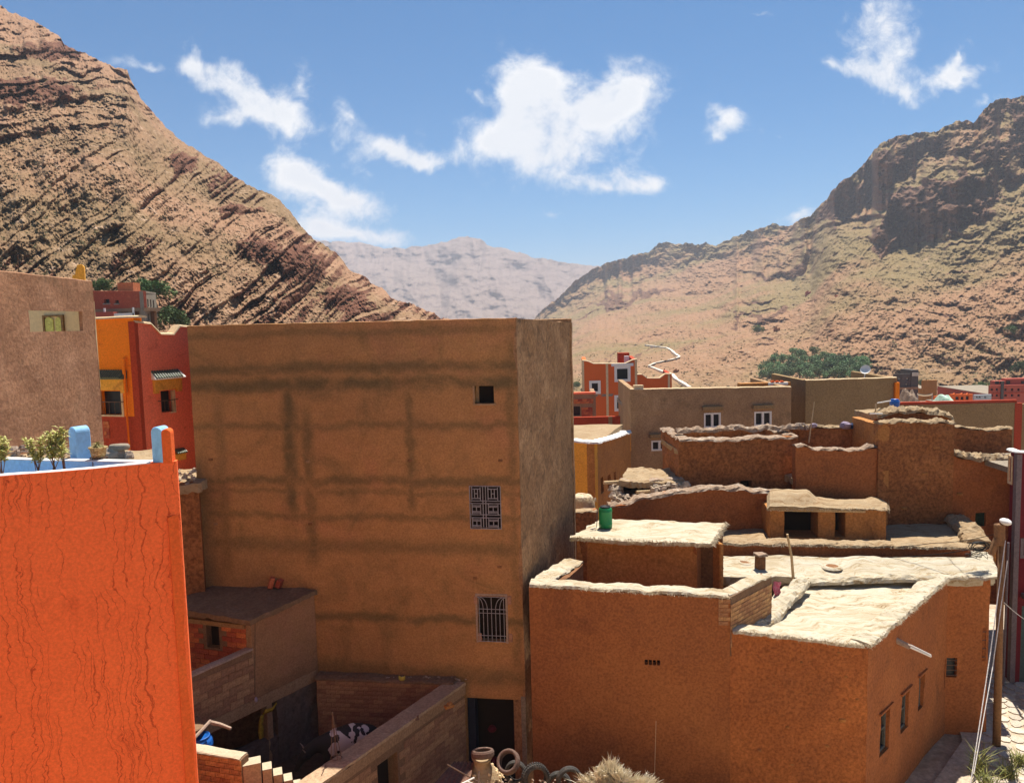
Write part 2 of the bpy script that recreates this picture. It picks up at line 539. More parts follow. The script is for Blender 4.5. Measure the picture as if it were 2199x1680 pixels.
# ================================================================== terrain
def hill_mat(name, soil, scrub, rock, pale, vs=0.1, bst=0.7):
    M = bpy.data.materials.new(name); M.use_nodes = True
    t = NT(M.node_tree); M.node_tree.nodes.clear()
    tc = t.n('ShaderNodeTexCoord'); v = tc.outputs['Object']
    at_ = t.n('ShaderNodeAttribute'); at_.attribute_name = 'rock'
    big = t.noise(v, 0.012 * vs / .1, 6, 0.6, 0.4)
    c = t.mix(t.smooth(big, 0.42, 0.6), soil, scrub)
    sp = t.noise(v, 6.0 * vs, 6, 0.7, 0.2)
    c = t.mix(t.smooth(sp, 0.52, 0.68), c, tuple(q * .45 for q in scrub))        # low dry shrubs
    sp2 = t.noise(v, 3.0 * vs, 7, 0.75, 0.5)
    c = t.mix(t.smooth(sp2, 0.56, 0.66), c, pale)                                 # loose pale stones
    rk = t.math('ADD', at_.outputs['Fac'], t.math('MULTIPLY', t.math('SUBTRACT', t.noise(v, 2.2 * vs, 8, .7), .5), 1.1))
    rc = t.mix(t.smooth(t.noise(v, 4.0 * vs, 7, .7), .4, .62), rock, tuple(q * .62 for q in rock))
    rc = t.mix(t.smooth(t.noise(v, 9.0 * vs, 5, .7), .6, .7), rc, pale)
    c = t.mix(t.smooth(rk, 0.35, 0.75), c, rc)
    b = t.n('ShaderNodeBsdfPrincipled'); t.link(c, b.inputs['Base Color'])
    b.inputs['Roughness'].default_value = 0.95; b.inputs['Specular IOR Level'].default_value = 0.08
    bp = t.n('ShaderNodeBump'); bp.inputs['Strength'].default_value = bst; bp.inputs['Distance'].default_value = 0.06 / vs
    t.link(t.noise(v, 5.0 * vs, 9, .75), bp.inputs['Height']); t.link(bp.outputs[0], b.inputs['Normal'])
    o = t.n('ShaderNodeOutputMaterial'); t.link(b.outputs[0], o.inputs[0])
    MATS[name] = M
hill_mat('scrub_rock', (.345, .198, .118), (.255, .165, .088), (.185, .080, .048), (.50, .345, .235), 0.1)
hill_mat('scrub_slope', (.315, .180, .102), (.235, .172, .080), (.195, .105, .067), (.38, .25, .165), 0.045)
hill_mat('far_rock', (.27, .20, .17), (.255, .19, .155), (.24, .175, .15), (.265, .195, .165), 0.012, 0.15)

def np_mesh(name, V, nr, nc, material, attr=None):
    """V: (nr*nc, 3) grid, rows first"""
    me = bpy.data.meshes.new(name)
    me.vertices.add(nr * nc); me.vertices.foreach_set('co', V.astype(np.float32).ravel())
    i, j = np.meshgrid(np.arange(nr - 1), np.arange(nc - 1), indexing='ij')
    a = (i * nc + j).ravel()
    F = np.stack([a, a + 1, a + nc + 1, a + nc], 1).astype(np.int32)
    me.loops.add(F.size); me.loops.foreach_set('vertex_index', F.ravel())
    me.polygons.add(len(F)); me.polygons.foreach_set('loop_start', np.arange(0, F.size, 4, dtype=np.int32))
    me.update(calc_edges=True)
    me.shade_smooth()
    if attr is not None:
        at_ = me.attributes.new('rock', 'FLOAT', 'POINT'); at_.data.foreach_set('value', attr.astype(np.float32).ravel())
    me.materials.append(MATS[material])
    o = link(bpy.data.objects.new(name, me)); ORG[o] = Vector()
    return o

RV = np.array(_r); UV = np.array(_u); FV = np.array(_f); EV = np.array(EYE)
class Hill:
    def __init__(s, name, x0, x1, ncol, nrow, ridge, base_y, Yb, Yr, shape, material, jit=5.0, jscale=0.02, bend=1.0):
        xs = np.linspace(x0, x1, ncol)
        rx, ry = zip(*ridge)
        yr = np.interp(xs, rx, ry)
        yj = jit * fbm(xs * jscale, xs * 0 + 3.3, 6, 0.6)
        yb = np.interp(xs, *zip(*base_y))
        Yb_ = np.interp(xs, *zip(*Yb)); Yr_ = np.exp(np.interp(xs, [q[0] for q in Yr], np.log([q[1] for q in Yr])))
        t = np.linspace(0, 1, nrow)[:, None]
        X = np.repeat(xs[None, :], nrow, 0); Yp = yb[None] + (yr - yb)[None] * t + yj[None] * t ** 8
        tb = np.clip((Yp - yb[None]) / (yr - yb)[None], 0, 1.1)
        if bend != 1.0:
            pw_ = np.interp(xs, *zip(*bend))[None]; tb = 1 - np.sign(1 - tb) * np.abs(1 - tb) ** pw_
        lnY = -np.log((1 - tb) / Yb_[None] + tb / Yr_[None])
        dl, rock, steep = shape(X, Yp, t)
        if steep is not None:
            g = np.diff(lnY, axis=0); g2 = g * (1 - .93 * np.clip(steep[1:], 0, 1))
            sc_ = np.clip(g.sum(0) / g2.sum(0), 1, 1.8); kk = np.exp(-np.linspace(-2.5, 2.5, 101) ** 2); kk /= kk.sum()
            g2 *= np.convolve(np.pad(sc_, 50, mode='edge'), kk, 'valid')[None]
            lnY = np.concatenate([lnY[:1], lnY[:1] + np.cumsum(g2, 0)], 0)
        lnY = lnY + dl
        D = np.exp(lnY)
        s.xs, s.yb, s.yr, s.D, s.nrow = xs, yb, yr, D, nrow
        d = ((X - 1099) / FPX)[..., None] * RV + ((840 - Yp) / FPX)[..., None] * UV + FV
        V = EV + d * (D / d[..., 1])[..., None]
        # the far side falls away behind the ridge
        back = []
        top = V[-1]
        for k in range(1, 6):
            q = top.copy(); q[:, 1] *= 1 + 0.05 * k; q[:, 0] *= 1 + .05 * k
            q[:, 2] = top[:, 2] - (top[:, 2] + 60) * min(1, (k / 5.0)) ** 1.6
            back.append(q[None])
        skirt = V[0].copy(); skirt[:, 2] = -70; skirt[:, 1] *= .97
        V = np.concatenate([skirt[None], V] + back, 0); rock = np.concatenate([rock[:1], rock] + [rock[-1:]] * 5, 0)
        s.o = np_mesh(name, V.reshape(-1, 3), V.shape[0], ncol, material, rock)
        tag(s.o, kind='structure')
    def depth(s, x, y):
        i = float(np.interp(x, s.xs, np.arange(len(s.xs)))); i0 = int(min(i, len(s.xs) - 2)); a = i - i0
        out = 0
        for k, w_ in ((i0, 1 - a), (i0 + 1, a)):
            tt = (y - s.yb[k]) / (s.yr[k] - s.yb[k]) * (s.nrow - 1); tt = min(max(tt, 0), s.nrow - 1.001); j = int(tt); b = tt - j
            out += w_ * (s.D[j, k] * (1 - b) + s.D[j + 1, k] * b)
        return out
    def pt(s, x, y, near=0.0):
        return at(x, y, s.depth(x, y) - near)

def saw(s, riser=0.25):
    """long gentle rise, short drop; zero mean"""
    f = s - np.floor(s)
    return np.where(f < 1 - riser, f / (1 - riser), (1 - f) / riser) - 0.5, np.where(f < 1 - riser, 0.0, 1.0)

def left_shape(X, Y, t):
    wob = 20 * fbm(X * .005, Y * .005, 3) + 2.5 * fbm(X * .04, Y * .04, 3)
    a = math.radians(39)
    s1 = -(X * math.sin(a) * 1.0 + Y * math.cos(a)) + wob            # up-right running layers (lower slope)
    s2 = -(Y + 0.10 * X + 18 * np.sin(X / 90.)) + wob * 1.2 + 7 * fbm(X * .02, Y * .05, 3)                 # flat layers (upper left)
    up = ss(60, -60, Y - 310 + 0.20 * (X - 150) + 60 * fbm(X * .008, Y * .008, 3))
    out = np.clip(0.35 + 0.8 * fbm(X * .009 + 5, Y * .009, 4), 0, 1.2)            # where rock crops out
    lowright = ss(420, 640, X + .25 * (Y - 500)) * ss(400, 520, Y)
    out = np.clip(out + .75 * lowright + .30 * up, 0.34, 1.35)
    s1 = s1 + 16 * fbm(s1 * .018, s1 * 0 + 7.7, 3); s2 = s2 + 14 * fbm(s2 * .02, s2 * 0 + 2.2, 3)
    dl = 0; rock = 0
    brk = ss(-.3, .3, fbm(X * .03, Y * .03, 5, .6))
    for (per, amp, rz) in ((74, .046, .18), (29, .036, .24), (12, .015, .32)):
        f1, r1 = saw(s1 / per, rz); f2, r2 = saw(s2 / (per * .8), rz)
        f = f1 * (1 - up) + f2 * up; r = r1 * (1 - up) + r2 * up
        am = out * (0.48 + 0.68 * brk)
        am = am * (1 - .45 * up * ss(-.1, .35, fbm(X * .02 + per, Y * .03, 3)))
        dl = dl + amp * f * am
        rock = rock + r * am * (.62 if per > 20 else .4)
    # cross joints break the layers into blocks
    j1 = X * math.cos(a) - Y * math.sin(a) + 8 * fbm(X * .03, Y * .03, 3)
    fj, rj = saw(j1 / 9.0 + 3 * fbm(X * .01, Y * .01, 2), .4)
    dl = dl + .0085 * fj * out * brk
    fine = .006 * fbm(X * .10, Y * .10, 5, .6) + .004 * np.abs(fbm(X * .25, Y * .25, 3, .6))
    dl = dl + fine * (0.6 + .6 * out) + .03 * fbm(X * .012, Y * .012, 4)
    lump = np.clip(fbm(j1 * .30, s1 * .20, 3, .6) - .12, 0, 1) + .7 * np.clip(fbm(X * .34 + 50, Y * .42, 2) - .15, 0, 1)
    dl = dl - .008 * lump * (.55 + .7 * out)
    rock = rock + .35 * lump * out
    # dark bluffs
    for (cx, cy, rx, ry, h) in ((650, 570, 60, 48, .10), (560, 540, 50, 34, .06), (390, 350, 45, 26, .05), (740, 640, 60, 30, .06), (60, 200, 120, 34, .05), (95, 110, 90, 26, .05), (510, 360 + 90, 60, 12, .03)):
        e = ((X - cx) / rx) ** 2 + ((Y - cy) / ry) ** 2 + .5 * fbm(X * .04, Y * .04, 4)
        mk = ss(1.2, .2, e)
        dl = dl - h * mk * ss(cy + ry, cy - ry * .6, Y)
        rock = rock + .7 * mk
    return dl * ss(0, .05, t), np.clip(rock + .25 * (out - .5), 0, 1), None

H_L = Hill('hill', -300, 1020, 820, 560,
    [(-300,-150),(-120,-60),(0,14),(60,42),(100,60),(150,102),(200,125),(245,148),(272,150),(300,205),(350,266),(400,310),(460,345),(520,390),(570,412),(600,430),(632,468),(660,500),(690,523),(720,545),(745,572),(790,600),(840,636),(900,660),(965,686),(1020,705)],
    [(-300, 900), (1020, 900)], [(-300, 66), (1020, 74)], [(-300, 330), (0, 300), (300, 260), (600, 225), (965, 185), (1020, 180)], left_shape, 'scrub_rock', jit=5.5, jscale=.03)

CLIFFS = [
    ([(1868,538),(1905,548),(1960,530),(2010,514),(2060,490),(2120,482)], [(1868,505),(1905,428),(1960,398),(2010,385),(2060,380),(2120,384)], .33),
    ([(1735,492),(1800,470),(1840,452),(1900,395),(2000,345),(2030,320)], [(1735,466),(1800,396),(1860,350),(1900,318),(2000,298),(2030,285)], .34),
    ([(1645,598),(1700,592),(1745,572)], [(1645,586),(1700,556),(1745,548)], .12),
    ([(2060,352),(2130,338),(2260,330)], [(2060,335),(2130,300),(2260,268)], .24),
    ([(2030,398),(2100,402),(2260,396)], [(2030,388),(2100,374),(2260,364)], .10),
    ([(1830,462),(1900,440),(1960,420)], [(1830,440),(1900,412),(1960,404)], .10),
    ([(2080,270),(2150,262),(2260,262)], [(2080,262),(2150,222),(2260,214)], .16),
    ([(1560,700),(1640,680),(1700,672)], [(1560,694),(1640,668),(1700,662)], .03),
    ([(1280,665),(1360,640),(1450,632)], [(1280,655),(1360,628),(1450,624)], .05),
]
def right_shape(X, Y, t):
    wob = 14 * fbm(X * .008, Y * .010, 4) + 3 * fbm(X * .05, Y * .05, 3)
    arcs = np.hypot((X - 1790) * .50, (Y - 905) * 1.0) + wob
    bed = -(Y + .28 * (X - 1700)) + wob * 1.5
    lo = ss(560, 660, Y) * ss(1250, 1400, X)
    out = np.clip(.25 + .9 * fbm(X * .010 + 9, Y * .014, 4), 0.05, 1.1)
    out = np.clip(out + .35 * ss(1750, 1950, X) * ss(600, 450, Y), 0, 1.3)
    dl = 0; rock = 0
    for (per, amp, rz) in ((46, .026, .16), (21, .014, .2), (9, .004, .36)):
        f1, r1 = saw(arcs / per, rz); f2, r2 = saw(bed / (per * 1.1), rz)
        f = f1 * lo + f2 * (1 - lo); r = r1 * lo + r2 * (1 - lo)
        dl = dl + amp * f * out; rock = rock + r * out * .42
    lump = np.clip(fbm(X * .16, Y * .30, 3, .6) - .12, 0, 1) + .7 * np.clip(fbm(X * .30 + 50, Y * .45, 2) - .15, 0, 1)
    dl = dl - .0045 * lump * (.4 + .9 * out) + .010 * fbm(X * .03, Y * .05, 4, .6)
    rock = rock + .3 * lump
    gul = np.abs(fbm((X + .8 * Y) * .012, (Y - .5 * X) * .004, 4, .5))
    dl = dl + .008 * fbm(X * .07, Y * .10, 5, .65) + .006 * np.abs(fbm(X * .2, Y * .28, 3, .6)) + .05 * fbm(X * .006, Y * .008, 3) - .010 * ss(.22, 0, gul) * ss(0, .2, t)
    wx = X + 30 * fbm(X * .018, Y * .022, 3, .5); wy = Y + 24 * fbm(X * .022 + 40, Y * .02, 3, .5)
    steep = np.zeros_like(X)
    for (bot, top, h) in CLIFFS:
        bx, by = zip(*bot); tx, ty = zip(*top)
        yb = np.interp(wx, bx, by); yt = np.interp(wx, tx, ty)
        side = ss(bx[0] - 26, bx[0] + 18, wx) * ss(bx[-1] + 40, bx[-1] - 25, wx)
        edge = np.maximum(6, .12 * (yb - yt))
        steep = np.maximum(steep, ss(yb + edge, yb - edge, wy) * ss(yt - edge, yt + edge, wy) * side * min(1, h / .1))
        face = ss(yb + 5, yb - 5, wy) * ss(yt - 8, yt + 4, wy)
        rock = rock + .9 * face * side
    return dl * ss(0, .05, t), np.clip(rock, 0, 1), steep

H_R = Hill('mountain', 960, 2520, 820, 520,
    [(960,770),(1090,716),(1140,690),(1180,652),(1230,610),(1280,574),(1330,556),(1380,538),(1430,521),(1480,520),(1540,523),(1600,500),(1640,488),(1700,478),(1740,466),(1757,440),(1800,392),(1830,368),(1862,345),(1880,318),(1920,292),(1960,286),(2010,284),(2040,270),(2090,260),(2118,230),(2152,211),(2198,210),(2300,190),(2520,120)],
    [(960, 905), (2520, 905)], [(960, 190), (2520, 175)], [(960, 900), (1140, 1300), (1400, 1500), (1700, 1050), (1790, 760), (2000, 640), (2520, 560)], right_shape, 'scrub_slope', jit=7.0, jscale=.025, bend=[(960, 2.2), (1500, 2.2), (1850, 1.5), (2520, 1.4)])

def far_shape(X, Y, t):
    dl = .022 * fbm(X * .012, Y * .02, 5, .5) + .05 * np.abs(fbm(X * .010, Y * .006, 4, .5))
    f, r = saw((-Y + 10 * fbm(X * .02, Y * .02, 4)) / 16.0, .3)
    dl = dl + .0015 * f
    return dl * ss(0, .1, t), np.clip(.3 + r * .3, 0, 1), None
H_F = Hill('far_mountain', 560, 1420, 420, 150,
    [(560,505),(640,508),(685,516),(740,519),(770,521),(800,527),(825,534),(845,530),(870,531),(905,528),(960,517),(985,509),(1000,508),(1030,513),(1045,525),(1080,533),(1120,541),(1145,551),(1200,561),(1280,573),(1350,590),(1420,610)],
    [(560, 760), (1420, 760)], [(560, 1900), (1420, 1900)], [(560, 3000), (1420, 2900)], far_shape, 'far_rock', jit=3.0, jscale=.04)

# ground sheet, falling away into the valley
mat('dust', [(.42, .31, .21), (.36, .26, .17), (.50, .39, .28)], scale=.6, bump=.5, bscale=6, dark=(.25, .17, .10), dscale=1.3)
def ground():
    ys = np.concatenate([np.linspace(-60, 60, 61), np.linspace(65, 200, 28), np.geomspace(215, 6000, 24)])
    xs = np.concatenate([-np.geomspace(3600, 70, 18), np.linspace(-60, 60, 61), np.geomspace(70, 3600, 18)])
    X, Y = np.meshgrid(xs, ys)
    Z = -16.0 * ss(42, 165, Y) + .05 * fbm(X * .4, Y * .4, 3)
    Z = Z - 26 * ss(200, 400, Y)
    o = np_mesh('ground', np.stack([X, Y, Z], -1).reshape(-1, 3), len(ys), len(xs), 'dust')
    tag(o, kind='structure')
ground()

# pale footpath winding up the slope
mat('path_dust', [(.78, .70, .58), (.70, .62, .50)], scale=.3, bump=.2, bscale=3)
def footpath():
    raw = [(770,105),(860,116),(960,130),(1000,152),(1030,180),(1070,207),(1040,222),(1000,232),(930,246),(860,262),(805,287),(850,305),(900,325),(960,345),(1010,362),(1040,400),(1075,420),(1110,440),(1165,478)]
    q = [(1190.6 + .2508 * a, 714.4 + .2508 * b) for a, b in raw]
    P = []
    for (x0, y0), (x1, y1) in zip(q[:-1], q[1:]):
        for k in range(6):
            P.append((x0 + (x1 - x0) * k / 6, y0 + (y1 - y0) * k / 6))
    mb = MB(); rows = []
    for i, (x, y) in enumerate(P):
        c = H_R.pt(x, y, 4.0)
        a = P[min(i + 1, len(P) - 1)]; b = P[max(i - 1, 0)]
        pa, pb = H_R.pt(*a), H_R.pt(*b); d = (pa - pb); d.z = 0
        if d.length < 1e-3: d = Vector((1, 0, 0))
        d.normalize(); n = Vector((-d.y, d.x, 0))
        wd = .62 + .25 * nz(i * .3)
        rows.append([c + n * wd + Vector((0, 0, .5)), c - n * wd + Vector((0, 0, .5)), c - n * wd + Vector((0, 0, -3.5)), c + n * wd + Vector((0, 0, -3.5))])
    mb.grid(rows)
    tag(mb.build('footpath', 'path_dust'), kind='structure')
footpath()
# ================================================================== unseen houses added behind the viewpoint to throw sunlight back
mat('pale_facade', [(.74, .60, .42), (.68, .54, .37)], scale=.5, bump=.2, bscale=14)
def bounce_houses():
    def blk(name, label, x0, x1, y0, y1, z0, z1, wins):
        o = thing(name, label, 'house', ((x0 + x1) / 2, y1, 0))
        hs = []
        for zc in wins:
            u = 1.5
            while u < (x1 - x0) - 1.5:
                hs.append((u - .45, u + .45, zc, zc + 1.2, .15)); u += 3.2
        A, B = (x1, y1), (x0, y1)
        wall(o, 'bounce_front', A, B, z0, z1, .3, 'pale_facade', hs, step=1.5)
        for h in hs:
            mb = MB(); facepanel_(mb, A, B, h, .15); mb.build('window', 'dust', o)
        mb = MB(); mb.prism([(x0, y0), (x1, y0), (x1, y1 - .31), (x0, y1 - .31)], z0, z1 - 1.0); mb.build('body', 'pale_facade', o)
    def facepanel_(mb, A, B, h, inset):
        mb.quad(W2(A, B, h[0], h[2], -inset), W2(A, B, h[1], h[2], -inset), W2(A, B, h[1], h[3], -inset), W2(A, B, h[0], h[3], -inset))
    blk('bounce_house_below', 'unseen cream house added under the viewpoint to bounce sunlight', -7, 12, -9, 1.2, -.3, 11.6, (1.4, 4.6, 7.8))
    blk('bounce_house_upper', 'unseen taller cream house added behind the viewpoint to bounce sunlight', -9, 14, -16, -9.3, -.3, 17.5, (12.6,))
    blk('bounce_house_lane', 'unseen cream house added beside the viewpoint to bounce sunlight', 14, 30, -8, 3.0, -.3, 9.5, (1.4, 4.6))
    blk('bounce_house_west', 'unseen cream house added behind the orange terrace house to bounce sunlight', -30, -9.5, -8, 3.5, -.3, 12.5, (1.4, 4.6, 7.8))
bounce_houses()
# ================================================================== building materials
mat('mud_front', [(.42, .150, .048), (.35, .12, .04), (.28, .10, .036)], scale=.35, bump=.4, bscale=14, dark=(.20, .075, .03), dscale=.8, dlo=.5, dhi=.8, fine=.3)
mat('mud_brown', [(.36, .140, .046), (.28, .108, .038), (.42, .17, .058)], scale=.5, bump=.8, bscale=9, dark=(.17, .075, .034), dscale=1.2, dlo=.48, dhi=.78, fine=.45, bdist=.05)
mat('mud_gold', [(.47, .21, .065), (.37, .16, .05)], scale=.6, bump=.5, bscale=12, dark=(.26, .12, .045), dscale=1.0, fine=.3)
mat('mud_dark', [(.25, .12, .055), (.19, .09, .042)], scale=.6, bump=.7, bscale=10, dark=(.12, .06, .03), dscale=1.3, fine=.35)
def straw_mat(name, cols, rot=0.0):
    """mud plaster full of straw: streaks that swirl"""
    M = bpy.data.materials.new(name); M.use_nodes = True
    t = NT(M.node_tree); M.node_tree.nodes.clear()
    tc = t.n('ShaderNodeTexCoord'); v = tc.outputs['Object']
    w_ = t.vmath('MULTIPLY', t.vmath('SUBTRACT', t.noise(v, .9, 4, .5, out='Color'), (.5, .5, .5)), (.9, 1.6, .5))
    mp = t.n('ShaderNodeMapping'); t.link(t.vmath('ADD', v, w_), mp.inputs[0])
    mp.inputs[2].default_value = (0, 0, rot); mp.inputs[3].default_value = (.55, 5.0, 3.0)
    n1 = t.noise(mp.outputs[0], 1.6, 9, .68, .4)
    c = t.ramp(n1, [(.32, cols[2]), (.41, cols[1]), (.49, cols[0]), (.70, cols[3])])
    n2 = t.noise(v, .8, 6, .6)
    c = t.mix(t.smooth(n2, .5, .8), c, cols[1])
    b = t.n('ShaderNodeBsdfPrincipled'); t.link(c, b.inputs['Base Color']); b.inputs['Roughness'].default_value = .95; b.inputs['Specular IOR Level'].default_value = .1
    bp = t.n('ShaderNodeBump'); bp.inputs['Strength'].default_value = .7; bp.inputs['Distance'].default_value = .05
    t.link(t.math('ADD', n1, t.math('MULTIPLY', t.noise(v, 22, 6, .7), .5)), bp.inputs['Height']); t.link(bp.outputs[0], b.inputs['Normal'])
    o = t.n('ShaderNodeOutputMaterial'); t.link(b.outputs[0], o.inputs[0]); MATS[name] = M
straw_mat('straw_mud', [(.50, .435, .32), (.40, .315, .20), (.23, .15, .078), (.58, .53, .43)])
straw_mat('straw_tan', [(.36, .26, .155), (.30, .20, .11), (.21, .125, .06), (.42, .325, .21)], .3)
mat('stone_top', [(.40, .31, .235), (.29, .195, .13), (.46, .38, .30)], scale=3, bump=.8, bscale=12, dark=(.25, .15, .09), dscale=4)
mat('concrete', [(.30, .25, .19), (.24, .20, .15)], scale=1, bump=.4, bscale=16, dark=(.21, .18, .14), dscale=2)
mat('grey_house', [(.40, .25, .13), (.335, .205, .108), (.44, .28, .15)], scale=.5, bump=.35, bscale=14, dark=(.22, .14, .075), dscale=.7, dlo=.48, dhi=.75)
mat('olive_house', [(.33, .215, .10), (.27, .175, .085)], scale=.5, bump=.35, bscale=14, dark=(.16, .105, .055), dscale=.8)
mat('orange_plaster', [(.82, .150, .034), (.76, .130, .030), (.86, .175, .042)], scale=.7, bump=.45, bscale=22, dark=(.70, .115, .026), dscale=2.0, fine=.16)
mat('orange_bright', [(.95, .255, .018), (.90, .225, .016)], scale=.6, bump=.3, bscale=22, dark=(.66, .15, .02), dscale=1.5, fine=.14)
mat('red_plaster', [(.93, .215, .11), (.88, .195, .10)], scale=.6, bump=.3, bscale=22, dark=(.66, .125, .06), dscale=1.5, fine=.16)
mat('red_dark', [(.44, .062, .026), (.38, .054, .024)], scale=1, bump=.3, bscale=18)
mat('yellow_plaster', [(.80, .40, .06), (.72, .34, .055)], scale=.7, bump=.3, bscale=18, dark=(.42, .17, .04), dscale=1.2, fine=.2)
mat('blue_paint', [(.26, .52, .80), (.30, .57, .84)], scale=1.5, bump=.15, bscale=14, dark=(.18, .38, .64), dscale=2, rough=.7, fine=.1)
mat('white_paint', [(.82, .80, .76), (.76, .73, .68)], scale=3, bump=.15, bscale=14, fine=.08, dark=(.6, .55, .48), dscale=5, dlo=.6, dhi=.8)
mat('cream', [(.72, .55, .34), (.64, .46, .26)], scale=2, bump=.2, bscale=14, fine=.15)
mat('pink_patch', [(.42, .23, .15), (.35, .19, .12)], scale=4, bump=.6, bscale=20)
mat('dark_inside', [(.014, .011, .010), (.02, .015, .012)], scale=2, bump=0, fine=0)
mat('window_dark', [(.016, .018, .022), (.024, .026, .03)], scale=2, bump=0, fine=0, rough=.3, spec=.25)
mat('iron', [(.36, .34, .355), (.28, .26, .27)], scale=6, bump=.1, rough=.6, metal=.0, dark=(.22, .12, .08), dscale=9)
mat('rust_iron', [(.12, .075, .055), (.17, .10, .07)], scale=6, bump=.2, rough=.75)
mat('brick_red', [(.54, .145, .062), (.43, .11, .05), (.60, .18, .08)], scale=3, bump=.5, bscale=24, rand=.28, fine=.3)
mat('brick_mud', [(.46, .255, .125), (.38, .20, .095)], scale=3, bump=.6, bscale=20, rand=.22, fine=.35)
mat('block_grey', [(.35, .20, .115), (.29, .165, .095)], scale=3, bump=.6, bscale=20, rand=.2, fine=.3)
mat('block_tan', [(.50, .36, .22), (.44, .30, .17)], scale=3, bump=.5, bscale=20, rand=.15, fine=.25)
mat('mortar', [(.23, .14, .082), (.185, .11, .066)], scale=3, bump=.6, bscale=24)
mat('wood', [(.36, .225, .115), (.28, .17, .085)], scale=3, stretch=(1, 1, 6), bump=.4, bscale=20, dark=(.17, .10, .05), dscale=5)
mat('wood_pale', [(.60, .44, .25), (.50, .35, .19)], scale=3, stretch=(6, 6, 1), bump=.4, bscale=20, dark=(.30, .19, .10), dscale=5)
mat('grey_wood', [(.40, .30, .235), (.33, .245, .19)], scale=2, bump=.4, bscale=20, dark=(.22, .16, .12), dscale=4)
mat('pale_render', [(.50, .43, .31), (.44, .37, .26)], scale=2, bump=.3, bscale=20, fine=.12)
mat('rock', [(.46, .37, .285), (.36, .27, .20), (.56, .47, .37)], scale=4, bump=.9, bscale=9, rand=.2)
mat('tile_green', [(.10, .13, .075), (.075, .10, .06)], scale=4, bump=.2, rough=.45, spec=.4)
mat('roof_dirt', [(.23, .145, .085), (.17, .105, .062)], scale=2, bump=.8, bscale=12, dark=(.22, .15, .11), dscale=3)
mat('lintel', [(.34, .215, .125), (.28, .175, .10)], scale=2, bump=.5, bscale=18)

def stained(name, base, base2, stain, zb, ub, axis=(1, 0, 0)):
    """render coat with the dark marks of slab edges (heights zb) and columns (places ub) showing through"""
    M = bpy.data.materials.new(name); M.use_nodes = True
    t = NT(M.node_tree); M.node_tree.nodes.clear()
    tc = t.n('ShaderNodeTexCoord'); v = tc.outputs['Object']
    sp = t.n('ShaderNodeSeparateXYZ'); t.link(v, sp.inputs[0])
    u = t.vmath('DOT_PRODUCT', v, axis)
    wv = t.math('MULTIPLY', t.math('SUBTRACT', t.noise(v, .5, 3, .5), .5), .32)
    wv2 = t.math('MULTIPLY', t.math('SUBTRACT', t.noise(v, 2.6, 5, .6), .5), .35)
    zz = t.math('ADD', sp.outputs[2], t.math('ADD', wv, wv2)); uu = t.math('ADD', u, t.math('ADD', t.math('MULTIPLY', wv, .5), wv2))
    acc = None
    for (c0, wd, st) in zb:
        f = t.math('MULTIPLY', t.smooth(t.math('ABSOLUTE', t.math('SUBTRACT', zz, c0)), wd * 1.5, wd * .1), st)
        acc = f if acc is None else t.math('MAXIMUM', acc, f)
    for (c0, wd, z0, z1, st) in ub:
        f = t.smooth(t.math('ABSOLUTE', t.math('SUBTRACT', uu, c0)), wd * 1.4, wd * .1)
        f = t.math('MULTIPLY', f, t.math('MULTIPLY', t.smooth(zz, z0, z0 + .8), t.smooth(zz, z1, z1 - .8)))
        acc = t.math('MAXIMUM', acc, t.math('MULTIPLY', f, st))
    brk = t.smooth(t.noise(v, .7, 8, .7, .8), .28, .52, .3, 1.0)
    acc = t.math('MULTIPLY', acc, brk)
    c = t.ramp(t.noise(v, .32, 8, .62, .7), [(.3, base), (.7, base2)])
    bl = t.smooth(t.noise(v, .75, 9, .72, 1.0), .46, .72)
    c = t.mix(t.math('MULTIPLY', bl, .55), c, stain)
    rosy = t.smooth(t.noise(t.vmath('ADD', v, (7.0, 3.0, 1.0)), .45, 5, .6, .4), .52, .66)
    c = t.mix(t.math('MULTIPLY', rosy, .45), c, tuple(q * k for q, k in zip(base, (1.0, .86, 1.05))))
    c = t.mix(acc, c, stain)
    hz = t.n('ShaderNodeMapping'); t.link(v, hz.inputs[0]); hz.inputs[3].default_value = (.8, .8, 2.2)
    tr = t.noise(hz.outputs[0], 2.2, 6, .65)
    nf = t.noise(v, 22, 8, .7)
    g = t.math('MULTIPLY', t.smooth(nf, .25, .75, .74, 1.26), t.smooth(tr, .3, .7, .95, 1.05))
    gg = t.n('ShaderNodeCombineColor')
    for i in range(3): t.link(g, gg.inputs[i])
    c = t.mix(1.0, c, gg.outputs[0], 'MULTIPLY')
    b = t.n('ShaderNodeBsdfPrincipled'); t.link(c, b.inputs['Base Color']); b.inputs['Roughness'].default_value = .93; b.inputs['Specular IOR Level'].default_value = .12
    bp = t.n('ShaderNodeBump'); bp.inputs['Strength'].default_value = .5; bp.inputs['Distance'].default_value = .03
    t.link(t.math('ADD', nf, tr), bp.inputs['Height']); t.link(bp.outputs[0], b.inputs['Normal'])
    o = t.n('ShaderNodeOutputMaterial'); t.link(b.outputs[0], o.inputs[0]); MATS[name] = M

def rect(A, B, x0, y0, x1, y1, depth=.25):
    us0, zs0 = uz(A, B, x0, (y0 + y1) / 2); us1, zs1 = uz(A, B, x1, (y0 + y1) / 2)
    _, zt = uz(A, B, (x0 + x1) / 2, y0); _, zl = uz(A, B, (x0 + x1) / 2, y1)
    return (us0, us1, zl, zt, depth)

def facepanel(mb, A, B, h, inset, grow=0.0):
    """flat panel closing opening h at depth `inset`"""
    u0, u1, z0, z1 = h[0] - grow, h[1] + grow, h[2] - grow, h[3] + grow
    mb.quad(W2(A, B, u0, z0, -inset), W2(A, B, u1, z0, -inset), W2(A, B, u1, z1, -inset), W2(A, B, u0, z1, -inset))
    return mb

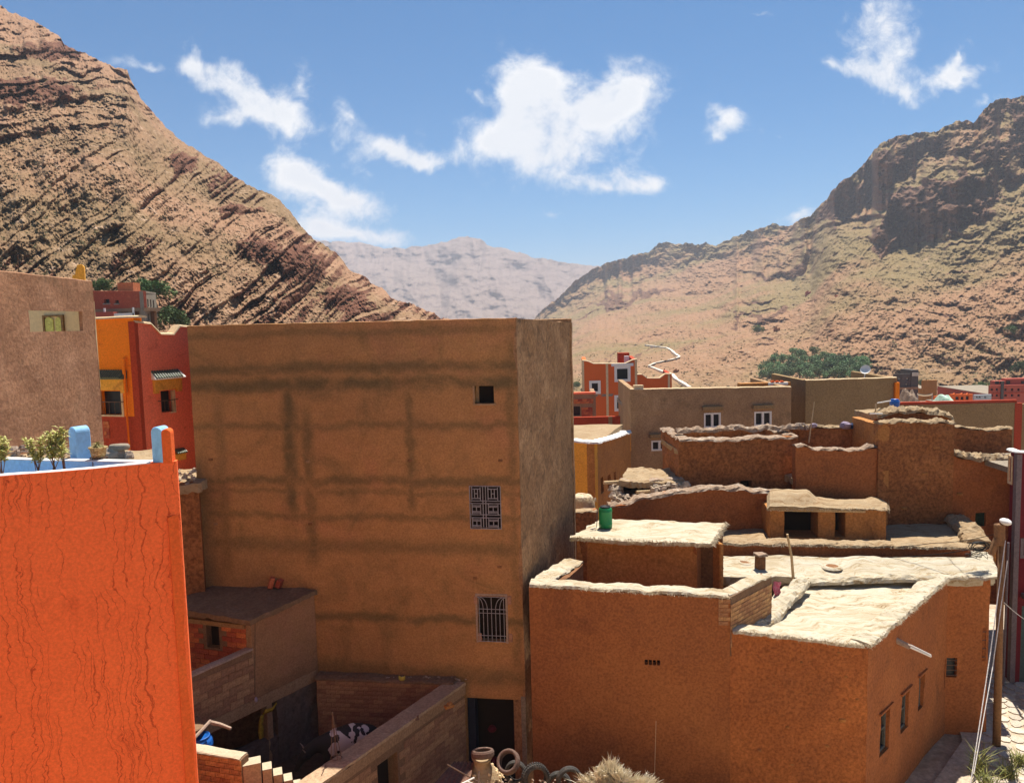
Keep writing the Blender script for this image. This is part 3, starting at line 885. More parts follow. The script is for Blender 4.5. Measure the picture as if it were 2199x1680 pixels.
def bar(mb, A, B, u0, z0, u1, z1, out, r):
    mb.tube([W2(A, B, u0, z0, out), W2(A, B, u1, z1, out)], r, 6)

def slabbox(mb, A, B, u0, u1, z0, z1, o0, o1):
    """box on a wall: along u, up z, between offsets o0 and o1 in front of the face"""
    p = [W2(A, B, u0, 0, o0), W2(A, B, u1, 0, o0), W2(A, B, u1, 0, o1), W2(A, B, u0, 0, o1)]
    mb.prism([(q.x, q.y) for q in p], z0, z1)
    return mb

def XY(p): return (p.x, p.y)
def lerp2(A, B, t): return (A[0] + (B[0] - A[0]) * t, A[1] + (B[1] - A[1]) * t)

# ================================================================== tall concrete house
C_ = XY(at(1112, 900, 20.3))
TL = XY(onplane(411, 850, C_, (C_[0] - 1, C_[1] + .16)))
TR = XY(onplane(1231, 900, C_, (C_[0] + .34, C_[1] + 1)))
LT = math.dist(TL, C_)
tower = thing('concrete_house', 'tall brown rendered concrete house with stained front and two grilled windows, above the yard', 'house', (C_[0], C_[1], 0))
ax = Vector((C_[0] - TL[0], C_[1] - TL[1])).normalized()
def tz(x, y): return uz(TL, C_, x, y)[1]
def tu(x, y): return uz(TL, C_, x, y)[0] - LT
stained('tower_render', (.475, .245, .096), (.375, .190, .078), (.160, .112, .052),
        [(tz(700, 790), .17, .8), (tz(700, 825), .22, .95), (tz(700, 915), .12, .6), (tz(700, 1030), .16, .75), (tz(700, 1055), .10, .5), (tz(700, 1108), .12, .6), (tz(700, 1170), .22, .6), (tz(800, 1325), .14, .8), (tz(800, 1440), .3, .7), (tz(700, 715), .12, .5)],
        [(tu(620, 900), .22, tz(600, 1130), tz(600, 800), .95), (tu(665, 1000), .2, tz(600, 1230), tz(600, 850), .8), (tu(880, 950), .16, tz(880, 1130), tz(880, 770), .7), (tu(470, 900), .2, tz(470, 1250), tz(470, 820), .5), (tu(780, 700), .2, tz(780, 760), tz(780, 680), .7), (tu(1098, 900), .14, tz(1098, 1500), tz(1098, 690), .5), (tu(830, 1400), .2, tz(830, 1480), tz(830, 1310), .6), (tu(430, 1150), .5, tz(430, 1400), tz(430, 950), .6)],
        (ax.x, ax.y, 0))
mat('tower_side', [(.39, .225, .112), (.32, .18, .09), (.44, .255, .13)], scale=.9, stretch=(1.1, 1.1, .95), bump=.8, bscale=12, bstretch=(1, 1, .8), dark=(.16, .095, .052), dscale=1.6, dlo=.48, dhi=.75, fine=.35)
zR, zL = tz(1105, 683), tz(399, 700)
h_up = rect(TL, C_, 1019, 828, 1060, 866, .3)
h_mid = rect(TL, C_, 1009, 1043, 1075, 1134, .18)
h_low = rect(TL, C_, 1026, 1280, 1086, 1376, .2)
h_dr = rect(TL, C_, 1004, 1499, 1121, 1700, .5)
wall(tower, 'front_wall', TL, C_, -.3, [(0, zL), (LT, zR)], .35, 'tower_render', [h_up, h_mid, h_low, h_dr], rough=.02, step=.22, rag=.015, rnd=.01, nscale=.9)
nx_ = Vector((TR[1] - C_[1], -(TR[0] - C_[0]))).normalized() * .012
wall(tower, 'side_wall', (C_[0] + nx_.x, C_[1] + nx_.y), (TR[0] + nx_.x, TR[1] + nx_.y), -.3, [(0, zR - .004), (math.dist(C_, TR), onplane(1229, 692, C_, TR).z)], .35, 'tower_side', rough=.02, step=.3, rag=.015, rnd=.01, nscale=1)
BL = (TL[0] + (TR[0] - C_[0]) , TL[1] + (TR[1] - C_[1]))
wall(tower, 'back_wall', TR, BL, -.3, zR - .05, .3, 'tower_side', step=1.2)
wall(tower, 'left_wall', BL, (TL[0] + .068, TL[1] + .2), -.3, zL - .03, .3, 'tower_side', step=1.2)
mb = MB(); mb.prism([lerp2(TL, TR, .03), lerp2(C_, BL, .03), lerp2(TR, TL, .03), lerp2(BL, C_, .03)], zR - .7, zR - .5); mb.build('roof', 'roof_dirt', tower)
# square opening
mb = MB(); facepanel(mb, TL, C_, h_up, .3); w_ = mb.build('window_opening', 'dark_inside', tower)
mb = MB()
u0, u1, z0, z1 = h_up[:4]
slabbox(mb, TL, C_, u0 - .05, u1 + .05, z0 - .05, z0, -.05, .025); slabbox(mb, TL, C_, u0 - .05, u0, z0, z1, -.05, .02); slabbox(mb, TL, C_, u0, u0 + .07, z0, z1, -.28, -.2)
mb.build('reveal_trim', 'grey_house', w_)
# meander grille
mb = MB(); facepanel(mb, TL, C_, h_mid, .18); w_ = mb.build('window', 'dark_inside', tower)
u0, u1, z0, z1 = h_mid[:4]; w0, hh = u1 - u0, z1 - z0
mb = MB()
def gb(a, b, c, d, r=.011): bar(mb, TL, C_, u0 + a * w0, z1 - b * hh, u0 + c * w0, z1 - d * hh, .015, r * 1.15)
for a in (0, .43, .52, 1): gb(a, 0, a, 1)
for b in (0, .345, .405, .67, .74, 1): gb(0, b, 1, b)
for (x0, x1) in ((.03, .40), (.55, .97)):
    wd = x1 - x0
    for (y0, y1, cross) in ((.03, .32, 'H'), (.43, .65, 'I'), (.76, .98, 'I')):
        ht = y1 - y0
        a, b, c, d = x0 + .12 * wd, y0 + .12 * ht, x0 + .86 * wd, y0 + .88 * ht
        gb(a, y0 - .02, a, y1); gb(a, b, c, b); gb(a, d, c, d); gb(c, y0, c, y1 + .01)
        m_ = (a + c) / 2
        if cross == 'H':
            gb(m_ - .05, b, m_ - .05, d); gb(m_ + .05, b, m_ + .05, d); gb(m_ - .05, (b + d) / 2, m_ + .05, (b + d) / 2)
        else:
            gb(m_, b + .03, m_, d - .03); gb(a, b + .03, c, b + .03); gb(a, d - .03, c, d - .03)
mb.build('grille', 'iron', w_)
# arched bar grille
mb = MB(); facepanel(mb, TL, C_, h_low, .2); w_ = mb.build('window', 'dark_inside', tower)
u0, u1, z0, z1 = h_low[:4]; w0, hh = u1 - u0, z1 - z0
mb = MB()
def gl(a, b, c, d, r=.009): bar(mb, TL, C_, u0 + a * w0, z1 - b * hh, u0 + c * w0, z1 - d * hh, .03, r)
for k in range(7):
    a = .06 + .88 * k / 6
    if k in (3, 0, 6): gl(a, 0, a, 1)
    else:
        gl(a, .28, a, 1)
        sgn = -1 if k < 3 else 1
        pr = None
        for q in range(7):
            th = q / 6 * math.pi / 2
            rr = .26 if k in (2, 4) else .2
            pt = (a + sgn * rr * (1 - math.cos(th)) , .28 - .27 * math.sin(th))
            if pr: gl(pr[0], pr[1], pt[0], pt[1])
            pr = pt
for b in (.0, .27, .36, .86, .99): gl(0, b, 1, b)
mb.build('grille', 'iron', w_)
mb = MB()
for a in (-.07, 1.0): slabbox(mb, TL, C_, u0 + a * w0, u0 + (a + .07) * w0, z0 - .03, z1 + .03, -.02, .022)
slabbox(mb, TL, C_, u0 - .07 * w0, u1 + .07 * w0, z1 + .03, z1 + .08, -.02, .022)
mb.build('frame', 'grey_wood', w_)
for (a, b) in ((-.13, .1), (1.07, .08), (1.08, .92), (-.02, .93)):
    mb = MB(); slabbox(mb, TL, C_, u0 + a * w0, u0 + a * w0 + .11, z1 - b * hh - .1, z1 - b * hh + .14, -.02, .03); mb.build('patch_plaster', 'pink_patch', tower, bevel=.02)
# doorway
mb = MB(); facepanel(mb, TL, C_, h_dr, .5); d_ = mb.build('doorway', 'dark_inside', tower)
u0, u1, z0, z1 = h_dr[:4]
mat('door_blue', [(.018, .024, .045), (.014, .02, .036)], scale=3, bump=.1, rough=.6)
mb = MB(); slabbox(mb, TL, C_, u0 + .01, u0 + .22, z0, z1 - .05, -.45, -.1); mb.build('door_leaf', 'door_blue', d_)
mat('cloth_red', [(.12, .012, .02), (.08, .01, .014)], scale=6, bump=.3)
for (a, b) in ((.42, .38), (.45, .72)):
    mb = MB(); mb.lathe([(0.0, -.10), (.10, -.06), (.13, 0), (.08, .08), (0, .11)], W2(TL, C_, u0 + a * (u1 - u0), z1 - b * (z1 - z0), -.3), 10); mb.build('hanging_cloth', 'cloth_red', d_)
mb = MB(); slabbox(mb, TL, C_, u1, u1 + .12, z0, z1 + .1, -.3, .02); mb.build('door_jamb', 'concrete', tower)
for (x, y) in ((452, 986), (661, 991), (880, 988), (1074, 988), (463, 1124), (666, 1124), (1072, 1216), (1020, 1240)):
    u, z = uz(TL, C_, x, y)
    mb = MB(); slabbox(mb, TL, C_, u - .06, u + .06, z - .035, z + .035, -.03, .018); mb.build('putlog_stub', 'wood' if x % 2 else 'mud_dark', tower, bevel=.01)

# ================================================================== courtyard in front of the tall house
DV = Vector((.72, 1.0)).normalized()
J = onplane(676, 1275, TL, C_)
def along(P, t): return (P[0] + DV.x * t, P[1] + DV.y * t)
def seg(px, py=1400):      # point of the left court wall line seen in column px
    return XY(onplane(px, py, XY(J), along(XY(J), -1)))
Q0, Q1, QJ = seg(395, 1470), seg(540, 1350), XY(J)
ZS = 5.75
shed = thing('brick_shed', 'small brick room with dark slab roof built against the tall rendered house', 'shed', (Q1[0], Q1[1], 1.5))
stained('court_render', (.36, .20, .105), (.29, .155, .082), (.16, .10, .058), [(2.0, .3, .5)], [], (1, 0, 0))
# right face of the shed above the beam
wall(shed, 'side_wall', Q1, (QJ[0] - .02, QJ[1] - .03), 3.2, ZS, .3, 'court_render', rough=.02, step=.25)
# brick face, set square to it, seen between the terrace house and the corner
QB = (Q1[0] - 2.6, Q1[1] + .85)
h_b = rect(QB, Q1, 443, 1325, 470, 1390, .2)
wall(shed, 'front_wall', QB, (Q1[0] - .01, Q1[1] + .01), 3.2, ZS - .02, .25, 'mortar', [h_b], rough=.004, step=.4)
mb = MB(); facepanel(mb, QB, Q1, h_b, .2); mb.build('window_slot', 'dark_inside', shed)
def clipb(u, z): return not (h_b[0] - .12 < u < h_b[1] + .12 and h_b[2] - .05 < z < h_b[3] + .05)
bricks(shed, 'brick', QB, Q1, 3.6, ZS - .32, (.30, .14), 'brick_red', clip=clipb, u1=math.dist(QB, Q1) - .16)
mb = MB(); slabbox(mb, QB, Q1, math.dist(QB, Q1) - .16, math.dist(QB, Q1) + .004, 3.2, ZS - .05, -.1, .025); mb.build('corner_post', 'lintel', shed)
mb = MB(); slabbox(mb, QB, Q1, .1, math.dist(QB, Q1) - .2, ZS - .34, ZS - .22, -.1, .06); mb.build('roof_beam', 'wood', shed)
r0 = (QB[0] - .1, QB[1] - .25); r1 = (Q1[0] + .12, Q1[1] - .42); r2 = (QJ[0] + .1, QJ[1] - .16); r3 = (QB[0] + 1.2, QB[1] + 2.2)
patch(shed, 'roof_slab', [(*r0, ZS + .12), (*r1, ZS + .06), (*r2, ZS + .12), (*r3, ZS + .1)], 22, 14, .13, 'roof_dirt', rough=.04, edge=.06)
# block wall and beam over the stable
cw = thing('stable_wall', 'long grey block wall carried on a beam above the dark stable', 'wall', (*Q0, 1.5))
LQ = math.dist(Q0, QJ); u1q = math.dist(Q0, Q1)
QN = along(Q0, -1.6); 
ZB = 3.22
zt0, zt1 = uz(Q0, QJ, 407, 1456)[1], uz(Q0, QJ, 540, 1394)[1]
wall(cw, 'block_wall', QN, (Q1[0], Q1[1]), ZB + .3, [(0, zt0), (1.6 + u1q, zt1)], .22, 'mortar', rough=.006, step=.3, rag=.012)
bricks(cw, 'block', QN, Q1, ZB + .32, zt0 - .12, (.40, .19), 'block_grey', proud=.014)
coping(cw, 'wall_cap', [(*QN, zt0 - .01), (Q1[0], Q1[1], zt1 - .01)], .27, .05, 'grey_wood', rough=.01, side=-.1)
wall(cw, 'beam', (QN[0] + .02, QN[1] - .03), (QJ[0] - .05, QJ[1] - .1), ZB, ZB + .31, .3, 'lintel', rough=.012, step=.3)
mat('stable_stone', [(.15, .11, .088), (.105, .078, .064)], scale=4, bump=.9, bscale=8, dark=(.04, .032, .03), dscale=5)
pl = [(.30, .26), (.70, .18)]
for (a, wd) in pl:
    q = lerp2(QN, QJ, a)
    mb = MB(); slabbox(mb, QN, QJ, a * (LQ + 1.6) - wd / 2, a * (LQ + 1.6) + wd / 2, 1.3, ZB, -.28, .0); mb.build('post', 'lintel', cw, bevel=.015)
# stone wall piece filling the right end of the opening and the sill wall
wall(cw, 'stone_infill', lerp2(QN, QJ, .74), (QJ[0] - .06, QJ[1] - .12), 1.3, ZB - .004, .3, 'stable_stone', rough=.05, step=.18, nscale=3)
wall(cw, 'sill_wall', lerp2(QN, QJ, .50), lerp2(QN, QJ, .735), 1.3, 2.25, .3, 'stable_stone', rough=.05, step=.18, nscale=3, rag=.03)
# dark depth of the stable behind
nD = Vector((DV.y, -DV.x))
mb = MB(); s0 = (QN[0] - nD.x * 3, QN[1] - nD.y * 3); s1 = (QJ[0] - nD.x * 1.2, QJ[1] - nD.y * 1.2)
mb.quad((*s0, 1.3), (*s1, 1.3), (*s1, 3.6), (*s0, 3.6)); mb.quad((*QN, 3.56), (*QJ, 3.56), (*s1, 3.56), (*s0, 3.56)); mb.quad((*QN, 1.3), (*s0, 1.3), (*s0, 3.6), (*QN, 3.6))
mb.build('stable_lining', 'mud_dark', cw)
# yard ground
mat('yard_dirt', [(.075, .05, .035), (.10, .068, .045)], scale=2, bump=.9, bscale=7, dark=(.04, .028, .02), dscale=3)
DE = XY(onplane(970, 1466, TL, C_))                      # far end of the leaning-forward yard wall
nR = nD
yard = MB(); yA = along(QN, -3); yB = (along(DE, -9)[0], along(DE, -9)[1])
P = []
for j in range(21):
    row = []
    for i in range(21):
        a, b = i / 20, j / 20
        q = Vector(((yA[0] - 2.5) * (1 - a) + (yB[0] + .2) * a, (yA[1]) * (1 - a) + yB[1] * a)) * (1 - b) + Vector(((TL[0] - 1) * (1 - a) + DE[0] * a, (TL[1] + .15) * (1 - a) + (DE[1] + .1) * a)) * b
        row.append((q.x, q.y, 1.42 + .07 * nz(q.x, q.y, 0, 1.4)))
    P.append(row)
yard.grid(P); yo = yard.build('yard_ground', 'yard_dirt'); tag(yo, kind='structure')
# brick wall along the foot of the tall house
bw = thing('yard_back_wall', 'dark brick wall with rubble-strewn top along the foot of the tall house', 'wall', (QJ[0], QJ[1], 1.4))
B0 = (QJ[0] + .03, QJ[1] - .40); B1 = (DE[0] + .1, DE[1] - .30)
zbw = uz(B0, B1, 850, 1462)[1]
wall(bw, 'wall_core', B0, B1, 1.3, zbw, .26, 'mortar', rough=.006, step=.35, rag=.05)
bricks(bw, 'brick', B0, B1, 1.5, zbw - .02, (.27, .125), 'block_grey', proud=.014)
coping(bw, 'dirt_ledge', [(B0[0], B0[1] + .2, zbw - .01), (B1[0], B1[1] + .16, zbw - .01)], .50, .07, 'roof_dirt', rough=.05)
# long yard wall with boarded top
dw = thing('yard_wall', 'long block wall running to the tall house with a smooth flat capped top', 'wall', (DE[0], DE[1], 0))
zd = 3.42
N0 = XY(onz(640, 1679, zd)); 
D0 = along(DE, 0.0)
ddir = Vector((D0[0] - N0[0], D0[1] - N0[1])); LD = ddir.length + 2.6
ddir.normalize(); N1 = (D0[0] - ddir.x * LD, D0[1] - ddir.y * LD)       # extended towards the viewer
nn = Vector((ddir.y, -ddir.x)); thk = .42
R0 = (N1[0] + nn.x * thk, N1[1] + nn.y * thk); R1 = (D0[0] + nn.x * thk, D0[1] + nn.y * thk - .02)
h_g = rect(R0, R1, 812, 1625, 856, 1760, .32)
wall(dw, 'block_wall', R0, R1, -.2, zd - .10, thk - .03, 'mortar', [h_g], rough=.006, step=.35)
mb = MB(); facepanel(mb, R0, R1, h_g, .32); mb.build('doorway', 'dark_inside', dw)
def clipg(u, z): return not (h_g[0] - .2 < u < h_g[1] + .2 and z < h_g[3] + .1)
bricks(dw, 'block', R0, R1, .9, zd - .34, (.40, .19), 'block_grey', clip=clipg, u0=1.2)
mb = MB(); slabbox(mb, R0, R1, .3, LD, zd - .34, zd - .09, -.1, .022); mb.build('ring_beam', 'lintel', dw)
mat('cap_render', [(.44, .31, .20), (.39, .27, .17), (.48, .355, .235)], scale=1.4, bump=.3, bscale=16, dark=(.38, .28, .195), dscale=3, dlo=.6, dhi=.9)
patch(dw, 'wall_cap', [(N1[0] - nn.x * .03, N1[1] - nn.y * .03, zd), (R0[0] + nn.x * .04, R0[1] + nn.y * .04, zd), (R1[0] + nn.x * .04, R1[1] + nn.y * .04, zd), (D0[0] - nn.x * .03, D0[1] - nn.y * .03, zd)], 4, 60, .07, 'cap_render', rough=.012, edge=.02)

# near stepped wall
sw = thing('stepped_wall', 'unfinished tan brick wall whose end steps down block by block', 'wall', (*XY(at(419, 1610, 16.4)), 0))
S0 = XY(at(400, 1610, 16.0)); S1 = XY(at(517, 1610, 15.6))
zs0 = uz(S0, S1, 425, 1612)[1]; zs1 = uz(S0, S1, 512, 1630)[1]
wall(sw, 'wall_core', S0, S1, .5, [(0, zs0), (math.dist(S0, S1), zs1)], .24, 'mortar', rough=.006, step=.3)
bricks(sw, 'brick', S0, S1, 1.6, zs1 - .01, (.24, .115), 'brick_mud', proud=.016, maxn=200)
coping(sw, 'wall_cap', [(S0[0], S0[1] + .12, zs0 - .005), (S1[0], S1[1] + .12, zs1 - .005)], .30, .04, 'pale_render', rough=.03, step=.08)
steps = [(520, 562, 1640, 1623), (562, 585, 1653, 1636), (585, 607, 1665, 1650), (607, 628, 1676, 1662), (628, 646, 1690, 1676)]
a0 = at(520, 1645, 15.9); sd = DV
for k in range(5):
    zt = onplane(*( (540, 1640), (575, 1650), (598, 1662), (620, 1674), (640, 1688))[k], S1, (S1[0] + 1, S1[1] + .35)).z
    ua = math.dist(S1, XY(onplane(steps[k][0], 1650, S1, (S1[0] + 1, S1[1] + .35)))); ub = math.dist(S1, XY(onplane(steps[k][1], 1650, S1, (S1[0] + 1, S1[1] + .35))))
    p0 = Vector((S1[0], S1[1])); e = Vector((1, .35)).normalized(); nb = Vector((-e.y, e.x))
    a, b = p0 + e * (ua + .012), p0 + e * (ub - .012)
    mb = MB(); mb.prism([(a.x, a.y), (b.x, b.y), (b.x + nb.x * .3, b.y + nb.y * .3), (a.x + nb.x * .3, a.y + nb.y * .3)], .5, zt - .008); mb.build('block_course', 'block_tan', sw, bevel=.012)
    mb = MB(); mb.prism([(a.x, a.y), (b.x, b.y), (b.x + nb.x * .3, b.y + nb.y * .3), (a.x + nb.x * .3, a.y + nb.y * .3)], zt - .008, zt); mb.build('block_top', 'pale_render', sw)
# ================================================================== adobe house in front
def straws(parent, name, pts, count, ln, material, spread=.12, down=.5, out=None):
    """loose straws sticking out along a roof edge, one mesh"""
    pts = [Vector(p) for p in pts]; mb = MB()
    ls = [(b - a).length for a, b in zip(pts[:-1], pts[1:])]; tot = sum(ls)
    for _ in range(count):
        t = random.uniform(0, tot); i = 0
        while i < len(ls) - 1 and t > ls[i]: t -= ls[i]; i += 1
        p = pts[i].lerp(pts[i + 1], min(1, t / ls[i])); d = (pts[i + 1] - pts[i]).normalized()
        n = Vector((d.y, -d.x, 0)) if out is None else Vector(out)
        p = p + n * random.uniform(-.06, .03) + Vector((0, 0, random.uniform(-.03, .05)))
        l = ln * random.uniform(.5, 1.4)
        e = p + (n * random.uniform(.3, 1) + d * random.uniform(-.8, .8) + Vector((0, 0, -down * random.uniform(.2, 1.4)))).normalized() * l
        s = Vector((0, 0, 1)) * random.uniform(.004, .010) + d * random.uniform(.003, .01)
        mb.add([p - s, p + s, e], [(0, 1, 2)])
    o = mb.build(name, material, parent); tag(o, kind='stuff'); return o
mat('straw', [(.66, .56, .40), (.52, .41, .26), (.74, .66, .52)], scale=8, bump=0, fine=0)

FLf = XY(at(1137, 1330, 19.95)); FRc = XY(at(1862, 1450, 18.7)); LF = math.dist(FLf, FRc)
Kc = XY(onz(2034, 1238, 5.05)); Ec = XY(onz(2126, 1240, 5.03))
ha = thing('adobe_house', 'large orange-brown adobe house with pale straw-mud roof beside the street', 'house', (*FRc, 0))
us, _ = uz(FLf, FRc, 1568, 1310)
z_a, z_b = uz(FLf, FRc, 1150, 1256)[1], uz(FLf, FRc, 1560, 1280)[1]
z_c, z_d = uz(FLf, FRc, 1580, 1352)[1], uz(FLf, FRc, 1860, 1384)[1]
mat('mud_wall_red', [(.39, .150, .050), (.33, .122, .043), (.28, .108, .042)], scale=.28, bump=.4, bscale=16, dark=(.215, .08, .033), dscale=.5, dlo=.45, dhi=.75, fine=.28)
h_v = rect(FLf, FRc, 1383, 1416, 1418, 1427, .2)
vs_ = []
for k in range(4):
    w0 = (h_v[1] - h_v[0]) / 4
    vs_.append((h_v[0] + k * w0 + .012, h_v[0] + (k + 1) * w0 - .012, h_v[2], h_v[3], .2))
FS = XY(W2(FLf, FRc, us - .012, 0, 0))
mat('mud_pebbly', [(.47, .168, .050), (.38, .132, .042), (.30, .108, .038)], scale=.45, bump=.6, bscale=14, dark=(.26, .098, .037), dscale=2.4, dlo=.54, dhi=.80, fine=.36, bdist=.04)
wall(ha, 'front_wall', FLf, FS, -.3, [(0, z_a - .06), (us - .012, z_b - .06)], .45, 'mud_wall_red', vs_, rough=.035, step=.2, rag=.02, nscale=.8)
wall(ha, 'pebbly_front_wall', (FS[0], FS[1] + .006), FRc, -.3, [(0, z_c - .06), (LF - us, z_d - .06)], .45, 'mud_pebbly', rough=.05, step=.14, rag=.02, nscale=1.4)
for (x, y, w_) in ((1808, 1545, .09), (1815, 1452, .05), (1740, 1490, .04), (1690, 1560, .05), (1660, 1470, .04), (1775, 1600, .06), (1720, 1420, .04), (1840, 1500, .05), (1630, 1610, .05), (1700, 1640, .05), (1800, 1400, .05)):
    u, z = uz(FLf, FRc, x, y); mb = MB(); slabbox(mb, FLf, FRc, u - w_, u + w_, z - w_ * .6, z + w_ * .6, -.06, .035); mb.build('embedded_stone', 'mud_gold', ha, bevel=.025)
for h in vs_:
    mb = MB(); facepanel(mb, FLf, FRc, h, .2); mb.build('vent_hole', 'dark_inside', ha)
h1 = rect(FRc, Kc, 1889, 1524, 1909, 1615, .18); h2 = rect(FRc, Kc, 1935, 1484, 1951, 1566, .18); h3 = rect(FRc, Kc, 1972, 1447, 1983, 1520, .18)
zK = 5.03
wall(ha, 'side_wall', FRc, Kc, -.3, [(0, z_d - .06), (math.dist(FRc, Kc), zK - .05)], .45, 'mud_front', [h1, h2, h3], rough=.03, step=.2, rag=.015, nscale=.9)
mat('shutter_grey', [(.13, .135, .125), (.10, .105, .10)], scale=4, bump=.2, rough=.6)
for h in (h1, h2, h3):
    mb = MB(); facepanel(mb, FRc, Kc, h, .18); w_ = mb.build('window', 'window_dark', ha)
    mb = MB(); u0, u1, z0, z1 = h[:4]
    for (a, b, c, d) in ((u0, u0 + .07, z0, z1), (u1 - .07, u1, z0, z1), (u0 + .07, u1 - .07, z1 - .07, z1), (u0 + .07, u1 - .07, z0, z0 + .07), (u0 + .07, u1 - .07, (z0 + z1) / 2 - .02, (z0 + z1) / 2 + .02)):
        slabbox(mb, FRc, Kc, a, b, c, d, -.17, -.10)
    mb.build('frame', 'shutter_grey', w_)
    mb = MB(); slabbox(mb, FRc, Kc, u0 - .12, u1 + .12, z1 + .02, z1 + .07, -.02, .07); mb.build('drip_ledge', 'mud_front', w_)
hk = rect(Kc, Ec, 2031, 1411, 2054, 1453, .15); hk2 = rect(Kc, Ec, 2108, 1346, 2116, 1418, .1)
wall(ha, 'corner_wall', Kc, Ec, -.3, zK, .45, 'mud_front', [hk, hk2], rough=.02, step=.2, rag=.015)
for h in (hk, hk2):
    mb = MB(); facepanel(mb, Kc, Ec, h, h[4]); w_ = mb.build('window', 'window_dark', ha)
    mb = MB(); u0, u1, z0, z1 = h[:4]
    for k in range(4): bar(mb, Kc, Ec, u0, z0 + (z1 - z0) * (k + .5) / 4, u1, z0 + (z1 - z0) * (k + .5) / 4, .01, .012)
    mb.build('grille', 'rust_iron', w_)
Eb = (Ec[0] + 1.6, Ec[1] + 3.6)
wall(ha, 'lane_wall', Ec, Eb, -.3, zK, .45, 'mud_front', rough=.02, step=.4)
# roofs
ZR = 4.88
nf = Vector(((FRc[1] - FLf[1]) / LF, -(FRc[0] - FLf[0]) / LF))
ra = onz(1585, 1352, ZR); rb = Vector((FRc[0] - .2, FRc[1] + .3, ZR)); rc = Vector((Kc[0] - .1, Kc[1] + .5, ZR)); rd = onz(1712, 1262, ZR); rd.y += .7
patch(ha, 'low_roof', [ra, rb, rc, rd], 46, 40, .35, 'straw_mud', rough=.05, ns=1.1, sag=.04, smooth=True)
c0, c1, c2, c3 = onz(1550, 1238, 5.14), Vector((*Ec, 5.05)) + Vector((.10, 0, 0)), onz(2130, 1197, 5.36), onz(1552, 1192, 5.36)
patch(ha, 'back_roof', [c0, c1, c2, c3], 60, 26, .30, 'straw_mud', rough=.055, ns=1.0, edge=.08, smooth=True)
wall(ha, 'court_wall', (c0.x - .6, c0.y + .25), (c1.x - .8, c1.y + .2), 2.5, 5.0, .2, 'mud_dark', rough=.03, step=.4)
# rims
def P3(xy, z): return Vector((xy[0], xy[1], z))
inn = -nf * .2
coping(ha, 'front_rim', [P3(W2(FLf, FRc, us + .05, 0, -.2), z_c - .03), P3(W2(FLf, FRc, LF - .1, 0, -.2), z_d - .03)], .56, .075, 'straw_mud', rough=.07, droop=.03, ns=4.0)
coping(ha, 'side_rim', [P3(W2(FRc, Kc, -.05, 0, -.2), z_d - .02), P3(W2(FRc, Kc, math.dist(FRc, Kc) * .5, 0, -.2), (z_d + zK) / 2), P3(W2(FRc, Kc, math.dist(FRc, Kc) - .1, 0, -.2), zK + .02), P3(W2(Kc, Ec, .25, 0, -.2), zK + .02), P3(W2(Kc, Ec, math.dist(Kc, Ec), 0, -.1), zK + .03), P3(W2(Ec, Eb, .6, 0, -.05), zK + .12), P3(W2(Ec, Eb, 1.7, 0, -.05), zK + .25)], .60, .085, 'straw_mud', rough=.07, droop=.03, ns=4.0)
coping(ha, 'inner_rim', [onz(1602, 1352, ZR - .02), onz(1640, 1336, ZR), onz(1664, 1318, ZR + .03), onz(1674, 1300, ZR + .12), onz(1700, 1276, ZR + .18), onz(1722, 1252, ZR + .2)], .52, .15, 'straw_mud', rough=.09, ns=2.5)
coping(ha, 'step_rim', [onz(1712, 1250, 5.0), onz(1800, 1247, 5.0), onz(1900, 1246, 5.0), onz(2010, 1243, 5.0)], .5, .16, 'straw_mud', rough=.07, ns=2.0)
straws(ha, 'roof_fringe', [P3(W2(FLf, FRc, us + .05, 0, .07), z_c + .0), P3(W2(FLf, FRc, LF, 0, .07), z_d), P3(W2(FRc, Kc, math.dist(FRc, Kc), 0, .08), zK + .03), P3(W2(Kc, Ec, math.dist(Kc, Ec), 0, .1), zK + .04)], 1500, .09, 'straw')
coping(ha, 'parapet_rim', [P3(W2(FLf, FRc, .02, 0, -.22), z_a - .02), P3(W2(FLf, FRc, us * .5, 0, -.22), (z_a + z_b) / 2 - .0), P3(W2(FLf, FRc, us - .05, 0, -.22), z_b - .02)], .52, .065, 'straw_mud', rough=.07, droop=.03, ns=4.0)
straws(ha, 'parapet_fringe', [P3(W2(FLf, FRc, .1, 0, .06), z_a), P3(W2(FLf, FRc, us, 0, .06), z_b)], 500, .07, 'straw')
# left parapet along the tall house
La = W2(FLf, FRc, .12, 0, -.1); Lb = onz(1228, 1206, z_a - .05)
wall(ha, 'left_parapet', XY(Lb), (La.x + .25, La.y), 3.0, z_a - .09, .34, 'mud_dark', rough=.03, step=.2, rag=.03)
coping(ha, 'left_rim', [(La.x + .12, La.y + .2, z_a - .05), (Lb.x + .06, Lb.y + .1, z_a - .05)], .62, .07, 'straw_mud', rough=.08, ns=3.5)
# brick parapet turning back at the step
P1 = W2(FLf, FRc, us, 0, 0.0); P2 = onz(1656, 1234, 6.1)
wall(ha, 'brick_parapet', XY(P1), XY(P2), 4.5, [(0, z_b - .02), (math.dist(XY(P1), XY(P2)), 6.08)], .36, 'mortar', rough=.008, step=.2)
bricks(ha, 'mud_brick', XY(P1), XY(P2), 4.72, z_b - .12, (.25, .115), 'brick_mud', proud=.016, maxn=200)
bricks(ha, 'mud_brick', (P1.x - .30, P1.y + .04), XY(P1), z_c + .12, z_b - .06, (.25, .115), 'brick_mud', proud=.02, maxn=60)
pm = (Vector((P2.x - P1.x, P2.y - P1.y))).normalized(); pnn = Vector((pm.y, -pm.x))
coping(ha, 'brick_parapet_rim', [P3((P1.x - pnn.x * .18, P1.y - pnn.y * .18 + .1), z_b - .03), P3((P2.x - pnn.x * .18, P2.y - pnn.y * .18), 6.06)], .42, .06, 'straw_mud', rough=.06, ns=3)
